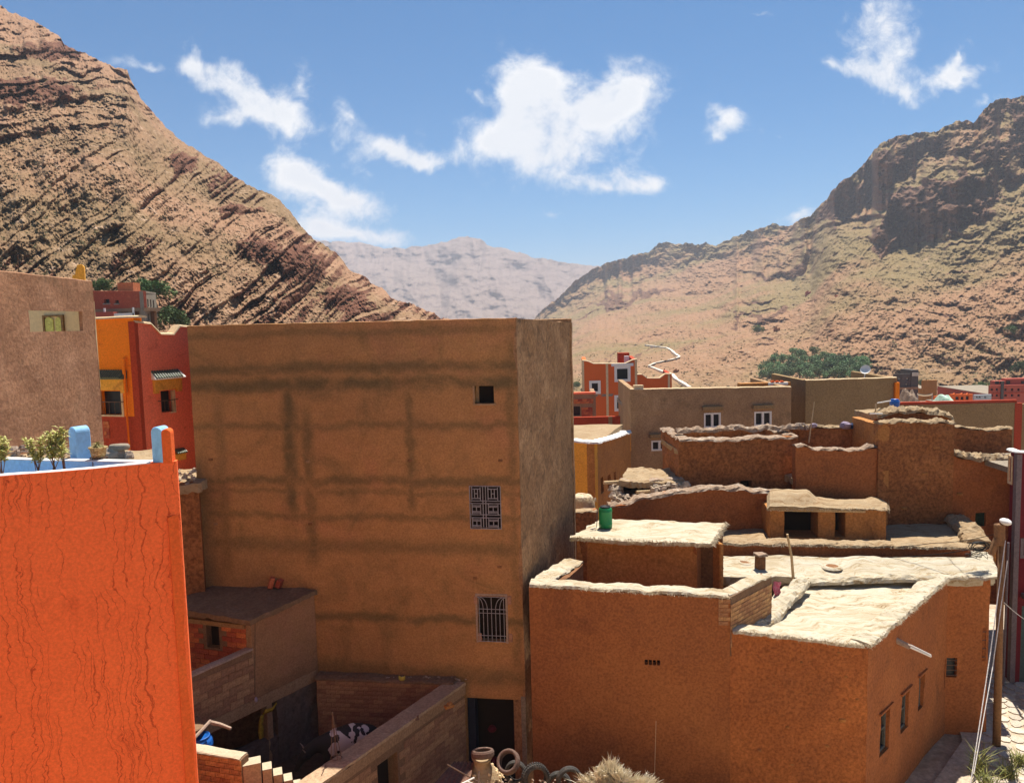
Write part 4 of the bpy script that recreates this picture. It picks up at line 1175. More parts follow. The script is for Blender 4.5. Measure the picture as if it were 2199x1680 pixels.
# court floor
mb = MB(); mb.prism([(FLf[0] + .3, FLf[1] + .4), (P1.x + .4, P1.y + .6), (c0.x + 4, c0.y + .3), (c0.x - 1, c0.y + 2.4), (FLf[0] + 1.5, FLf[1] + 4)], 2.6, 3.0); mb.build('court_floor', 'roof_dirt', ha)
# holes and the little flue of the back roof
for (x, y) in ((1601, 1205), (1937, 1220) if False else (1786, 1214)):
    p = onz(x, y, 5.28)
    mb = MB(); mb.lathe([(.17, -.02), (.20, .012), (.26, .0), (.32, -.06)], p, 14); r_ = mb.build('light_well_rim', 'straw_mud', ha, True)
    mb = MB(); mb.lathe([(.0, .004), (.185, .004)], p, 14); mb.build('light_well', 'mud_dark', r_)
p = onz(1632, 1214, 5.3)
mb = MB(); mb.box(p + Vector((0, 0, .12)), (.26, .26, .40), .3, .02); fl = mb.build('flue', 'mud_dark', ha, bevel=.03)
mb = MB(); mb.box(p + Vector((0, 0, .37)), (.34, .32, .07), .3, .02); mb.build('flue_cap', 'stone_top', fl, bevel=.015)

# room on the roof
hb = thing('rooftop_room', 'small adobe room with straw-mud slab roof standing on the adobe house', 'room', (*XY(onz(1360, 1170, 6.6)), 3.0))
g0, g1, g2, g3 = onz(1224, 1153, 6.74), onz(1528, 1168, 6.74), onz(1558, 1122, 6.74), onz(1288, 1114, 6.74)
patch(hb, 'roof', [g0, g1, g2, g3], 54, 30, .11, 'straw_mud', rough=.045, ns=1.2, edge=.10, smooth=True)
straws(hb, 'roof_fringe', [g0, g1, g2], 900, .13, 'straw', down=.7)
s1, s2 = onz(1240, 1160, 6.58), onz(1500, 1172, 6.58); s1.y += .25; s2.y += .25
wall(hb, 'front_wall', XY(s1), XY(s2), 2.9, 6.6, .35, 'mud_gold', rough=.03, step=.2, nscale=1)
bk = Vector((.35, 1.0)).normalized()
wall(hb, 'return_wall', XY(s2), (s2.x + bk.x * 1.3, s2.y + bk.y * 1.3), 2.9, 6.6, .3, 'mud_front', rough=.03, step=.2)
s3 = Vector((s2.x + bk.x * 1.25, s2.y + bk.y * 1.25)); s4 = onz(1546, 1150, 6.58)
wall(hb, 'recess_wall', XY(s3), (s4.x + .1, s4.y + .2), 2.9, 6.58, .3, 'mud_dark', rough=.02, step=.3)
mb = MB(); mb.box((s4.x - .16, s4.y - .35, 4.7), (.14, .4, 3.6), .3); mb.build('pillar', 'mud_gold', hb, bevel=.03)
wall(hb, 'left_wall', (s1.x + 1.0, s1.y + 1.9), (s1.x + .01, s1.y + .02), 2.9, 6.6, .3, 'mud_brown', rough=.03, step=.3)

# ================================================================== second row of mud houses
def mud_house(name, label, A, B, zb, ztop, th, m, holes=(), rag=.05, rim=None, rimw=.5, rimh=.1, back=4.0, sides=True, rough=.04, cat='house', roofz=None, rimmat='straw_tan', roofmat='straw_tan', hole_mat='dark_inside', step=.22, ns=1.0, group=None):
    o = thing(name, label, cat, (*lerp2(A, B, .5), zb), group)
    wall(o, 'front_wall', A, B, zb, ztop, th, m, holes, rough=rough, step=step, rag=rag, nscale=ns)
    for h in holes:
        mb = MB(); facepanel(mb, A, B, h, h[4]); mb.build('window_opening', hole_mat, o)
    d = Vector((B[0] - A[0], B[1] - A[1])).normalized(); n = Vector((-d.y, d.x))
    tf = topfn(ztop); L = math.dist(A, B)
    if sides:
        A2 = (A[0] + n.x * back, A[1] + n.y * back); B2 = (B[0] + n.x * back, B[1] + n.y * back)
        zs = min(tf(0), tf(L))
        wall(o, 'left_wall', A2, (A[0] + n.x * .02, A[1] + n.y * .02), zb, tf(0) - .01, th * .9, m, rough=rough, step=.4, rag=rag)
        wall(o, 'right_wall', (B[0] + n.x * .02, B[1] + n.y * .02), B2, zb, tf(L) - .01, th * .9, m, rough=rough, step=.4, rag=rag)
        for (p_, q_, zz_) in ((A, A2, tf(0)), (B, B2, tf(L))):
            s_ = th * .45 * (1 if p_ is A else -1)
            coping(o, 'side_rim', [P3((p_[0] + d.x * s_, p_[1] + d.y * s_ + .2), zz_ - .01), P3((q_[0] + d.x * s_, q_[1] + d.y * s_), zz_ - .01)], th * 1.15, .08, rimmat, rough=.1, ns=3.5)
        rz = roofz if roofz is not None else min(q for q in ([tf(u) for u in np.linspace(0, L, 12)])) - .35
        patch(o, 'roof', [P3(lerp2(A, A2, .04), rz), P3(lerp2(B, B2, .04), rz), P3(B2, rz), P3(A2, rz)], 20, 12, .2, roofmat, rough=.05, smooth=True)
        wall(o, 'back_wall', (B2[0] - n.x * .3, B2[1] - n.y * .3), (A2[0] - n.x * .3, A2[1] - n.y * .3), zb, zs - .02, .3, m, rough=rough, step=.6, rag=rag)
    if rim:
        pts = []
        for u in np.linspace(0, L, max(3, int(L / .6))):
            q = W2(A, B, u, 0, -th / 2); pts.append((q.x, q.y, tf(u) - .03))
        coping(o, 'rim', pts, rimw, rimh, rimmat, rough=rim, ns=3.0, step=.12)
    return o

def prof(A, B, px):
    """wall-top profile from a list of picture points"""
    r = [uz(A, B, x, y) for x, y in px]; return [(0 if i == 0 else u, z) for i, (u, z) in enumerate(r)]

# terrace with rounded parapet
TA, TB = XY(at(1546, 1170, 25.2)), XY(at(2112, 1180, 25.0))
zt = [(0, uz(TA, TB, 1550, 1166)[1]), (math.dist(TA, TB), uz(TA, TB, 2110, 1176)[1])]
ter = thing('mud_terrace', 'long low mud parapet with rounded straw top behind the pale roof', 'terrace', (*lerp2(TA, TB, .5), 2))
wall(ter, 'parapet', TA, TB, 1.5, zt, .5, 'mud_front', rough=.03, step=.22, rag=.02)
coping(ter, 'parapet_rim', [P3(W2(TA, TB, u, 0, -.25), zt[0][1] + (zt[1][1] - zt[0][1]) * u / zt[1][0] - .03) for u in np.linspace(0, zt[1][0], 20)], .66, .11, 'straw_tan', rough=.08, droop=.02)
straws(ter, 'parapet_fringe', [P3(W2(TA, TB, 0, 0, .07), zt[0][1]), P3(W2(TA, TB, zt[1][0], 0, .07), zt[1][1])], 700, .07, 'straw')
patch(ter, 'terrace_floor', [P3((TA[0], TA[1] + .3), 5.22), P3((TB[0], TB[1] + .3), 5.2), P3((TB[0] + 1.4, TB[1] + 3.4), 5.25), P3((TA[0] - .3, TA[1] + 3.4), 5.25)], 30, 20, .3, 'straw_tan', rough=.06)
e0, e1, e2 = at(2112, 1172, 25.1), at(2082, 1140, 27.0), at(2045, 1112, 28.6)
wall(ter, 'end_wall', (e2.x - .2, e2.y), (e0.x - .2, e0.y + .1), 4.8, [(0, e2.z), (1.8, e1.z), (3.5, e0.z)], .6, 'mud_gold', rough=.05, step=.2)
coping(ter, 'end_rim', [(e2.x + .1, e2.y, e2.z - .1), (e1.x, e1.y, e1.z - .1), (e0.x - .1, e0.y + .1, e0.z - .06)], .85, .26, 'straw_tan', rough=.08)

# open-fronted shed on the terrace
MA, MBp = XY(at(1653, 1120, 27.0)), XY(at(1902, 1120, 26.5))
ho1 = rect(MA, MBp, 1683, 1094, 1756, 1153, 1.0); ho2 = rect(MA, MBp, 1792, 1094, 1815, 1153, 1.0)
ms = thing('mud_shed', 'squat golden mud shed with two dark openings and lumpy roof on the terrace', 'shed', (*lerp2(MA, MBp, .5), 5.2))
zsh = uz(MA, MBp, 1780, 1090)[1]
wall(ms, 'front_wall', MA, MBp, 5.0, zsh - .10, .4, 'mud_gold', [ho1, ho2], rough=.06, step=.12, nscale=1.4)
for h in (ho1, ho2):
    mb = MB(); facepanel(mb, MA, MBp, h, 1.0); mb.build('opening', 'dark_inside', ms)
d_ = Vector((MBp[0] - MA[0], MBp[1] - MA[1])).normalized(); n_ = Vector((-d_.y, d_.x))
wall(ms, 'right_wall', (MBp[0] + n_.x * .02, MBp[1] + n_.y * .02), (MBp[0] + n_.x * 1.4, MBp[1] + n_.y * 1.4), 5.0, zsh - .12, .4, 'mud_gold', rough=.05, step=.2)
wall(ms, 'left_wall', (MA[0] + n_.x * 1.4, MA[1] + n_.y * 1.4), (MA[0] + n_.x * .02, MA[1] + n_.y * .02), 5.0, zsh - .12, .4, 'mud_gold', rough=.05, step=.2)
# lumpy roof: higher on the left
P = []
for j in range(15):
    row = []
    for i in range(41):
        a, b = i / 40, j / 14
        x = 1646 + 264 * a
        top = np.interp(x, [1646, 1660, 1735, 1752, 1800, 1850, 1872, 1895, 1912], [1058, 1050, 1050, 1066, 1072, 1071, 1066, 1074, 1084])
        front = np.interp(x, [1646, 1700, 1800, 1910], [1086, 1088, 1091, 1094])
        q = at(x, front, 26.75 - .35 * a); e = at(x, top, 27.95)
        p = q.lerp(e, b ** .8); p.z += .05 * nz(p.x, p.y, 0, 3) + .10 * math.sin(math.pi * b) - (.12 if i in (0, 40) else 0)
        row.append(p)
    P.append(row)
mb = MB(); mb.grid(P); lowr = [[Vector((q.x, q.y + .04, zsh - .04)) for q in P[0]], [Vector((q.x + .02 * nz(q.x, 3, 1, 8), q.y - .02, q.z - .02)) for q in P[0]]]
mb.grid(lowr); mb.grid([[r[-1], Vector((r[-1].x - .05, r[-1].y, zsh - .03))] for r in P]); mb.grid([[r[0], Vector((r[0].x + .05, r[0].y, zsh - .03))] for r in P])
mb.build('roof', 'straw_tan', ms)
mb = MB(); mb.tube([W2(MA, MBp, .3, zsh - .06, .04), W2(MA, MBp, 3.2, zsh - .10, .05)], .055, 8); mb.build('lintel_pole', 'wood_pale', ms)
straws(ms, 'roof_fringe', [P3(XY(P[0][0]), zsh), P3(XY(P[0][-1]), zsh)], 300, .08, 'straw')

# long ragged wall
WA, WB = XY(at(1306, 1090, 28.2)), XY(at(1664, 1070, 28.4))
mud_house('ragged_wall', 'long golden-brown mud wall with broken stony top left of the mud shed', WA, WB, 2.5,
          prof(WA, WB, [(1306, 1086), (1345, 1084), (1385, 1070), (1440, 1060), (1500, 1053), (1560, 1049), (1620, 1056), (1664, 1060)]), .5, 'mud_front', rag=.08, rim=.14, rimw=.64, rimh=.11, sides=False, cat='wall', rimmat='stone_top', rough=.06)

# ruined hut with stony roof
RA, RB = XY(at(1318, 1060, 29.2)), XY(at(1468, 1060, 29.5))
hr = rect(RA, RB, 1338, 1038, 1393, 1061, .8)
rh = thing('ruined_hut', 'low ruined stone hut with pale slab roof and dark opening', 'hut', (*lerp2(RA, RB, .5), 4))
wall(rh, 'front_wall', RA, RB, 3.0, prof(RA, RB, [(1318, 1046), (1335, 1034), (1400, 1032), (1468, 1026)]), .4, 'stone_top', [hr], rough=.10, step=.14, nscale=3, rag=.1)
mb = MB(); facepanel(mb, RA, RB, hr, .8); mb.build('opening', 'dark_inside', rh)
patch(rh, 'roof', [at(1330, 1034, 29.0), at(1470, 1036, 29.2), at(1460, 1004, 31.6), at(1348, 1004, 31.6)], 24, 14, .22, 'straw_tan', rough=.12, ns=1.4, edge=.12)
def rubble(parent, name, spots, m, kind='stuff', smin=.06, smax=.2):
    mb = MB()
    for p in spots:
        r = random.uniform(smin, smax)
        q = [Vector((math.cos(a) * r * random.uniform(.6, 1.2), math.sin(a) * r * random.uniform(.6, 1.2), 0)) for a in (0, 1.3, 2.5, 3.8, 5.1)]
        tp = Vector((random.uniform(-.3, .3) * r, random.uniform(-.3, .3) * r, r * random.uniform(.4, .9)))
        c = Vector(p); vs = [c + e for e in q] + [c + e * .55 + tp for e in q]
        mb.add(vs, [(i, (i + 1) % 5, 5 + (i + 1) % 5, 5 + i) for i in range(5)] + [(5, 6, 7, 8, 9), (4, 3, 2, 1, 0)])
    o = mb.build(name, m, parent); tag(o, kind=kind); return o
sp = []
for _ in range(260):
    x = random.uniform(1310, 1475); b = random.random()
    y = 1078 - 40 * b + random.uniform(-6, 6)
    if 1335 < x < 1396 and 1030 < y < 1064: continue
    sp.append(at(x, y, 28.6 + .7 * b))
rubble(rh, 'fallen_stones', sp, 'rock', smin=.05, smax=.2)
mb = MB(); mb.tube([at(1296, 1036, 29.0), at(1330, 1034, 29.2)], .07, 8); mb.build('roof_pole', 'wood_pale', rh)
mb = MB(); mb.tube([at(1366, 1056, 28.8), at(1398, 1054, 29.0)], .06, 8); mb.build('fallen_pole', 'wood_pale', rh)

# dark-brown mud house with stone-edged top
EA, EB = XY(at(1457, 990, 29.8)), XY(at(1712, 990, 29.9))
he = rect(EA, EB, 1589, 1031, 1614, 1047, .4)
h_e1 = mud_house('mud_house', 'dark brown mud house with layered stone-edged roofline below the grey windowed house', EA, EB, 2.0, prof(EA, EB, [(1457, 944), (1520, 946), (1600, 943), (1712, 938)]), .45, 'mud_brown', [he], rag=.04, rim=.10, rimw=.62, rimh=.10, back=3.2, rimmat='stone_top', rough=.07)
coping(h_e1, 'upper_rim', [P3(W2(EA, EB, .1, 0, -.9), uz(EA, EB, 1470, 936)[1]), P3(W2(EA, EB, 2.5, 0, -.9), uz(EA, EB, 1570, 933)[1] + .05), P3(W2(EA, EB, 5.0, 0, -.9), uz(EA, EB, 1700, 930)[1])], .5, .16, 'stone_top', rough=.12)
# stepped mud house
FA, FB = XY(at(1708, 1040, 28.7)), XY(at(1884, 1040, 28.7))
big = thing('stepped_mud_house', 'big stepped brown mud house with wavy pale-edged parapets and blue barrel on top', 'house', (*FB, 2))
def seg_wall(name, A, B, top, m='mud_brown', rim='straw_tan', rw=.34, rh_=.07, zb=2.0, holes=(), rag=.04, th=.4):
    wall(big, name, A, B, zb, prof(A, B, top), th, m, holes, rough=.06, step=.2, rag=rag, nscale=1.2)
    tf = topfn(prof(A, B, top)); L = math.dist(A, B)
    coping(big, name + '_rim', [P3(W2(A, B, u, 0, -th / 2), tf(u) + .015) for u in np.linspace(0, L, max(3, int(L / .5)))], max(rw + .1, th + .1), rh_, rim, rough=.12, ns=4)
seg_wall('front_wall', FA, FB, [(1708, 958), (1720, 957), (1745, 966), (1800, 968), (1850, 966), (1884, 962)], 'mud_front', 'stone_top')
F2, F3 = XY(at(1884, 1040, 28.6)), XY(at(2046, 1040, 28.6))
hw = rect(F2, (F3[0] + 8, F3[1]), 2093, 1100, 2117, 1130, .3)
seg_wall('tower_wall', F2, F3, [(1884, 910), (1920, 907), (2000, 907), (2046, 910)], rw=.5, rh_=.1)
wall(big, 'tower_side', (F2[0] + .05, F2[1] + 2.4), (F2[0] + .012, F2[1] + .02), 2, uz(F2, F3, 1890, 912)[1], .4, 'mud_gold', rough=.05, step=.25)  # lighter mud puts the lit look of this side into its colour
seg_wall('back_wall', XY(at(1702, 940, 30.9)), XY(at(1885, 940, 30.9)), [(1702, 922), (1730, 918), (1790, 920), (1840, 921), (1885, 914)])
F4 = XY(at(2168, 1040, 28.6))
hw = rect(F3, F4, 2093, 1100, 2117, 1130, .3)
seg_wall('low_wall', F3, F4, [(2046, 978), (2060, 984), (2100, 990), (2168, 988)], 'mud_front', 'straw_tan', .7, .2, holes=[hw])
mat('green_shutter', [(.03, .06, .035), (.022, .04, .025)], scale=4, bump=.2)
mb = MB(); facepanel(mb, F3, F4, hw, .12); mb.build('shutter', 'green_shutter', big)
seg_wall('rear_wall', XY(at(2040, 940, 31.2)), XY(at(2172, 940, 31.2)), [(2040, 914), (2060, 920), (2100, 924), (2150, 924), (2172, 920)])
# top block with straw roof
V0, V1 = XY(at(1878, 900, 29.7)), XY(at(2042, 900, 29.7))
seg_wall('top_wall', V0, V1, [(1878, 898), (1890, 889), (1960, 887), (2030, 889), (2042, 898)], rw=.75, rh_=.2, zb=6)
z8 = uz(V0, V1, 1960, 889)[1]
patch(big, 'top_roof', [P3((V0[0], V0[1] + .1), z8 - .05), P3((V1[0], V1[1] + .1), z8 - .05), P3((V1[0], V1[1] + 1.8), z8), P3((V0[0], V0[1] + 1.8), z8)], 16, 10, .25, 'straw_tan', rough=.06)
patch(big, 'left_roof', [P3((FA[0], FA[1] + .3), 7.0), P3((FB[0], FB[1] + .3), 7.0), P3((FB[0], FB[1] + 2.3), 7.0), P3((FA[0], FA[1] + 2.3), 7.0)], 16, 10, .25, 'straw_tan', rough=.06)
patch(big, 'right_roof', [P3((F3[0], F3[1] + .3), 6.9), P3((F4[0], F4[1] + .3), 6.9), P3((F4[0], F4[1] + 2.6), 6.9), P3((F3[0], F3[1] + 2.6), 6.9)], 16, 10, .25, 'straw_tan', rough=.06)
wall(big, 'right_side', F4, (F4[0] + 1.2, F4[1] + 2.6), 2, uz(F3, F4, 2165, 988)[1] - .25, .4, 'mud_front', rough=.05, step=.3)
sp = [at(random.uniform(2040, 2165), random.uniform(976, 986), 28.85) for _ in range(40)] + [at(random.uniform(1708, 1735), random.uniform(912, 922), 30.7) for _ in range(20)]
rubble(big, 'loose_stones', sp, 'rock', smin=.05, smax=.14)
for (x, y) in ((1985, 1016), (1940, 1090), (1880, 1070), (2060, 1060), (2010, 960)):
    u, z = uz(F2, F3, x, y); mb = MB(); slabbox(mb, F2, F3, u - .12, u + .12, z - .05, z + .05, -.05, .05); mb.build('wall_stone', 'mud_gold', big, bevel=.03)
# ================================================================== third row
def framed_window(parent, A, B, h, inset, fm='white_paint', pane='window_dark', fw=.07, mullion=True, hood=None, proud=.02, sub='pane'):
    """frame standing in the opening, two panes behind it, optional ledge over it"""
    u0, u1, z0, z1 = h[:4]
    mb = MB()
    slabbox(mb, A, B, u0, u0 + fw, z0, z1, -inset + .02, proud); slabbox(mb, A, B, u1 - fw, u1, z0, z1, -inset + .02, proud)
    slabbox(mb, A, B, u0 + fw, u1 - fw, z0, z0 + fw, -inset + .02, proud - .003); slabbox(mb, A, B, u0 + fw, u1 - fw, z1 - fw, z1, -inset + .02, proud - .003)
    w_ = mb.build('window', fm, parent)
    if mullion:
        mb = MB(); m_ = (u0 + u1) / 2
        slabbox(mb, A, B, m_ - fw * .7, m_ + fw * .7, z0 + fw, z1 - fw, -inset + .03, proud - .008); mb.build('mullion', fm, w_)
        rg = ((u0, m_), (m_, u1))
    else: rg = ((u0, u1),)
    for a, b in rg:
        mb = MB(); mb.quad(W2(A, B, a, z0, -inset + .01), W2(A, B, b, z0, -inset + .01), W2(A, B, b, z1, -inset + .01), W2(A, B, a, z1, -inset + .01)); mb.build(sub, pane, w_)
    if hood:
        mb = MB(); slabbox(mb, A, B, u0 - hood[0], u1 + hood[0], z1 + hood[1], z1 + hood[1] + hood[2], -.05, hood[3]); mb.build('hood', hood[4], w_, bevel=.02)
    return w_

G1A, G1B = XY(at(1354, 910, 42.0)), XY(at(1698, 910, 42.6))
hs = [rect(G1A, G1B, 1511, 886, 1547, 918, .15), rect(G1A, G1B, 1619, 883, 1656, 914, .15), rect(G1A, G1B, 1398, 945, 1433, 967, .15)]
g1 = thing('grey_brown_house', 'grey-brown rendered house with three white-framed windows behind the mud houses', 'house', (*lerp2(G1A, G1B, .5), 0))
tp = prof(G1A, G1B, [(1354, 836), (1698, 831)])
wall(g1, 'front_wall', G1A, G1B, 0, tp, .3, 'grey_house', hs, rough=.02, step=.4)
for h in hs: framed_window(g1, G1A, G1B, h, .15, hood=(.10, .14, .24, .16, 'olive_house'), fw=.085)
wall(g1, 'left_wall', (G1A[0] + .3, G1A[1] + 7), (G1A[0], G1A[1] + .02), 0, tp[0][1], .3, 'grey_house', step=.8)
wall(g1, 'right_wall', (G1B[0], G1B[1] + .02), (G1B[0] + .2, G1B[1] + 7), 0, tp[1][1], .3, 'grey_house', step=.8)
mb = MB(); mb.prism([(G1A[0] + .2, G1A[1] + .3), (G1B[0] - .2, G1B[1] + .3), (G1B[0], G1B[1] + 7), (G1A[0] + .2, G1A[1] + 7)], tp[0][1] - 1.4, tp[0][1] - 1.2); mb.build('roof', 'concrete', g1)
coping(g1, 'parapet_cap', [W2(G1A, G1B, 0, tp[0][1], -.15), W2(G1A, G1B, tp[1][0], tp[1][1], -.15)], .36, .05, 'cream', rough=.02)
mb = MB(); mb.box(at(1370, 832, 42.3), (.5, .4, .3), 0, .02); mb.build('chimney', 'cream', g1, bevel=.02)
mb = MB(); mb.box(at(1640, 828, 46) , (3.0, .6, .4), 0, .02); mb.build('roof_kerb', 'mud_gold', g1)
for x in (1658, 1668, 1678):
    mb = MB(); mb.box(at(x, 826, 45), (.16, .16, .5), 0, .01); mb.build('roof_stub', 'orange_plaster', g1)
mb = MB(); mb.box(at(1670, 823, 45), (1.1, .2, .14), 0, .01); mb.build('stub_rail', 'white_paint', g1)

G2A, G2B = XY(at(1729, 870, 45.0)), XY(at(1925, 870, 45.4))
tp = prof(G2A, G2B, [(1729, 817), (1925, 811)])
g2 = thing('olive_brown_house', 'plain olive-brown rendered house without windows right of the white-windowed house', 'house', (*lerp2(G2A, G2B, .5), 0))
wall(g2, 'front_wall', G2A, G2B, 0, tp, .3, 'olive_house', rough=.02, step=.5)
wall(g2, 'left_wall', (G2A[0] + .02, G2A[1] + 6), (G2A[0], G2A[1] + .02), 0, tp[0][1], .3, 'olive_house', rough=.02, step=.8)
wall(g2, 'right_wall', (G2B[0], G2B[1] + .02), (G2B[0] + .2, G2B[1] + 6), 0, tp[1][1], .3, 'olive_house', rough=.02, step=.8)
mb = MB(); mb.prism([(G2A[0] + .2, G2A[1] + .3), (G2B[0] - .2, G2B[1] + .3), (G2B[0], G2B[1] + 6), (G2A[0] + .1, G2A[1] + 6)], tp[0][1] - 1.3, tp[0][1] - 1.1); mb.build('roof', 'concrete', g2)
coping(g2, 'parapet_cap', [W2(G2A, G2B, 0, tp[0][1], -.15), W2(G2A, G2B, tp[1][0], tp[1][1], -.15)], .36, .05, 'cream', rough=.02)
q0, q1 = at(1922, 835, 45.2), at(1931, 835, 45.2)
mb = MB(); mb.prism([(q0.x, q0.y), (q1.x, q1.y), (q1.x + .1, q1.y + 1), (q0.x, q0.y + 1)], 5, at(1925, 821, 45.2).z); mb.build('annex', 'orange_bright', g2)

G3A, G3B = XY(at(1928, 910, 50.0)), XY(at(2182, 910, 49.5))
tp = prof(G3A, G3B, [(1928, 870), (2182, 864)])
g3 = thing('red_topped_house', 'long low brown house with thin red band along its roof edge', 'house', (*lerp2(G3A, G3B, .5), 0))
wall(g3, 'front_wall', G3A, G3B, 0, tp, .3, 'olive_house', rough=.02, step=.5)
wall(g3, 'roof_band', (G3A[0], G3A[1] + .04), (G3B[0], G3B[1] + .04), 5, [(0, uz(G3A, G3B, 1928, 864)[1]), (tp[1][0], uz(G3A, G3B, 2182, 858)[1])], .25, 'red_dark', rough=.01, step=.8)
wall(g3, 'left_wall', (G3A[0], G3A[1] + 6), (G3A[0], G3A[1] + .02), 0, tp[0][1], .3, 'olive_house', step=.9)
mb = MB(); mb.prism([(G3A[0], G3A[1] + .3), (G3B[0], G3B[1] + .3), (G3B[0], G3B[1] + 6), (G3A[0], G3A[1] + 6)], tp[0][1] - 1.0, tp[0][1] - .8); mb.build('roof', 'concrete', g3)
mb = MB(); slabbox(mb, G3A, G3B, tp[1][0] - .1, tp[1][0] + .35, 0, tp[1][1] - .02, -.2, .03); mb.build('brick_pier', 'red_dark', g3)
wall(g3, 'end_wall', (G3B[0] + .35, G3B[1] + .03), (G3B[0] + 3.5, G3B[1]), 0, tp[1][1] - .1, .3, 'olive_house', step=.8)

# orange house with white trim
OA, OB = XY(at(1251, 840, 60)), XY(at(1367, 840, 60)); OC = XY(at(1442, 840, 60.6))
o1 = thing('orange_villa', 'bright orange house with white trim and horned parapet on the far side', 'house', (*OB, 0))
ho = [rect(OA, OB, 1268, 820, 1286, 842, .2), rect(OA, OB, 1322, 789, 1350, 816, .2), rect(OA, OB, 1322, 851, 1350, 879, .2)]
tpA = prof(OA, OB, [(1251, 773), (1262, 775), (1274, 780), (1341, 780), (1358, 772), (1367, 770)])
tpB = prof(OB, OC, [(1367, 803), (1378, 803), (1389, 811), (1416, 811), (1428, 802), (1442, 802)])
mat('orange_far', [(.74, .155, .040), (.68, .14, .036)], scale=.5, bump=.2, fine=.1)
wall(o1, 'front_wall', OA, OB, -4, tpA, .3, 'orange_far', ho, rough=.01, step=.6)
wall(o1, 'low_wing_wall', OB, OC, -4, tpB, .3, 'orange_far', rough=.01, step=.6)
for h in ho:
    framed_window(o1, OA, OB, (h[0] - .12, h[1] + .12, h[2] - .12, h[3] + .12, .2), .2, fw=.2, mullion=False, proud=.04)
mb = MB(); slabbox(mb, OA, OB, ho[1][0] - .35, ho[1][1] + .35, ho[1][3] + .12, ho[1][3] + .34, -.02, .08); mb.build('lintel_trim', 'white_paint', o1)
for x in (1252, 1303.5, 1365.5):
    u, _ = uz(OA, OB, x, 840); tf = topfn(tpA)
    mb = MB(); slabbox(mb, OA, OB, u - .09, u + .09, -4, tf(u) - .02, -.05, .03); mb.build('corner_trim', 'cream', o1)
u, _ = uz(OB, OC, 1436, 840)
mb = MB(); slabbox(mb, OB, OC, u - .09, u + .09, -4, tpB[-1][1] - .02, -.05, .03); mb.build('corner_trim', 'cream', o1)
for A, B, tpX, nm in ((OA, OB, tpA, 'parapet_trim'), (OB, OC, tpB, 'wing_trim')):
    coping(o1, nm, [W2(A, B, u, z - .05, -.13) for u, z in tpX], .36, .09, 'cream', rough=.005, step=.5)
wall(o1, 'right_wall', (OB[0], OB[1] + .03), (OB[0] + .6, OB[1] + 6), -4, tpA[-1][1] - .05, .3, 'red_dark', step=1)
wall(o1, 'left_wall', (OA[0] + .5, OA[1] + 6), (OA[0], OA[1] + .03), -4, tpA[0][1] - .05, .3, 'orange_far', step=1)
wall(o1, 'wing_side', OC, (OC[0] + .6, OC[1] + 5), -4, tpB[-1][1] - .05, .3, 'red_dark', step=1)
mb = MB(); mb.prism([OA, OB, (OB[0] + .5, OB[1] + 6), (OA[0] + .4, OA[1] + 6)], 7.2, 7.4); mb.prism([(OB[0] + .35, OB[1] + .2), OC, (OC[0] + .5, OC[1] + 5), (OB[0] + .5, OB[1] + 5)], 5.6, 5.8); mb.build('roof', 'concrete', o1)
mb = MB(); mb.box(at(1338, 778, 63), (.9, .7, 1.6), 0); mb.build('stair_head', 'red_dark', o1)
mb = MB(); mb.box(at(1345, 776, 62), (.35, .35, .9), 0); mb.build('chimney', 'white_paint', o1)

# brick house and red wall, yellow house
BA, BB = XY(at(1222, 870, 52)), XY(at(1279, 870, 52))
b1 = thing('brick_frame_house', 'small unfinished house of red brick panels between concrete beams', 'house', (*lerp2(BA, BB, .5), 0))
hb1 = rect(BA, BB, 1224, 872, 1246, 892, .3)
wall(b1, 'front_wall', BA, BB, 0, uz(BA, BB, 1250, 846)[1], .3, 'lintel', [hb1], rough=.01, step=.5)
mb = MB(); facepanel(mb, BA, BB, hb1, .28); mb.build('opening', 'window_dark', b1)
for (x0, y0, x1, y1) in ((1226, 852, 1274, 866), (1248, 872, 1272, 894)):
    r_ = rect(BA, BB, x0, y0, x1, y1); bricks(b1, 'brick', BA, BB, r_[2], r_[3], (.30, .16), 'brick_red', u0=r_[0], u1=r_[1], proud=.03, maxn=120)
mb = MB(); slabbox(mb, BA, BB, 0, math.dist(BA, BB), uz(BA, BB, 1250, 846)[1], uz(BA, BB, 1250, 842)[1], -.3, .05); mb.build('roof_edge', 'red_plaster', b1)
wall(b1, 'right_wall', (BB[0], BB[1] + .02), (BB[0] + .3, BB[1] + 4), 0, uz(BA, BB, 1250, 846)[1], .3, 'lintel', step=.8)
RA2, RB2 = XY(at(1220, 905, 48)), XY(at(1356, 905, 48))
rw = thing('red_boundary_wall', 'dark red boundary wall in front of the brick frame house', 'wall', (*lerp2(RA2, RB2, .5), 0))
tpr = prof(RA2, RB2, [(1220, 896), (1356, 893)])
wall(rw, 'wall_panel', RA2, RB2, 0, tpr, .25, 'red_dark', rough=.01, step=.5)
u, _ = uz(RA2, RB2, 1310, 905); mb = MB(); slabbox(mb, RA2, RB2, u - .12, u + .12, 0, tpr[0][1], -.1, .05); mb.build('pier', 'lintel', rw)
YA, YB = XY(at(1218, 1010, 34.2)), XY(at(1277, 1010, 33.6)); YC = XY(at(1354, 960, 41.8))
y1 = thing('yellow_house', 'tall narrow ochre-yellow house with pale roof edge beside the tall rendered house', 'house', (*YB, 0))
zy = uz(YA, YB, 1260, 950)[1]
wall(y1, 'front_wall', YA, YB, 0, zy, .35, 'yellow_plaster', rough=.03, step=.3)
hy = [rect(YB, YC, 1290, 1024, 1296, 1058, .2), rect(YB, YC, 1305, 1019, 1311, 1053, .2), rect(YB, YC, 1318, 1012, 1322, 1040, .2)]
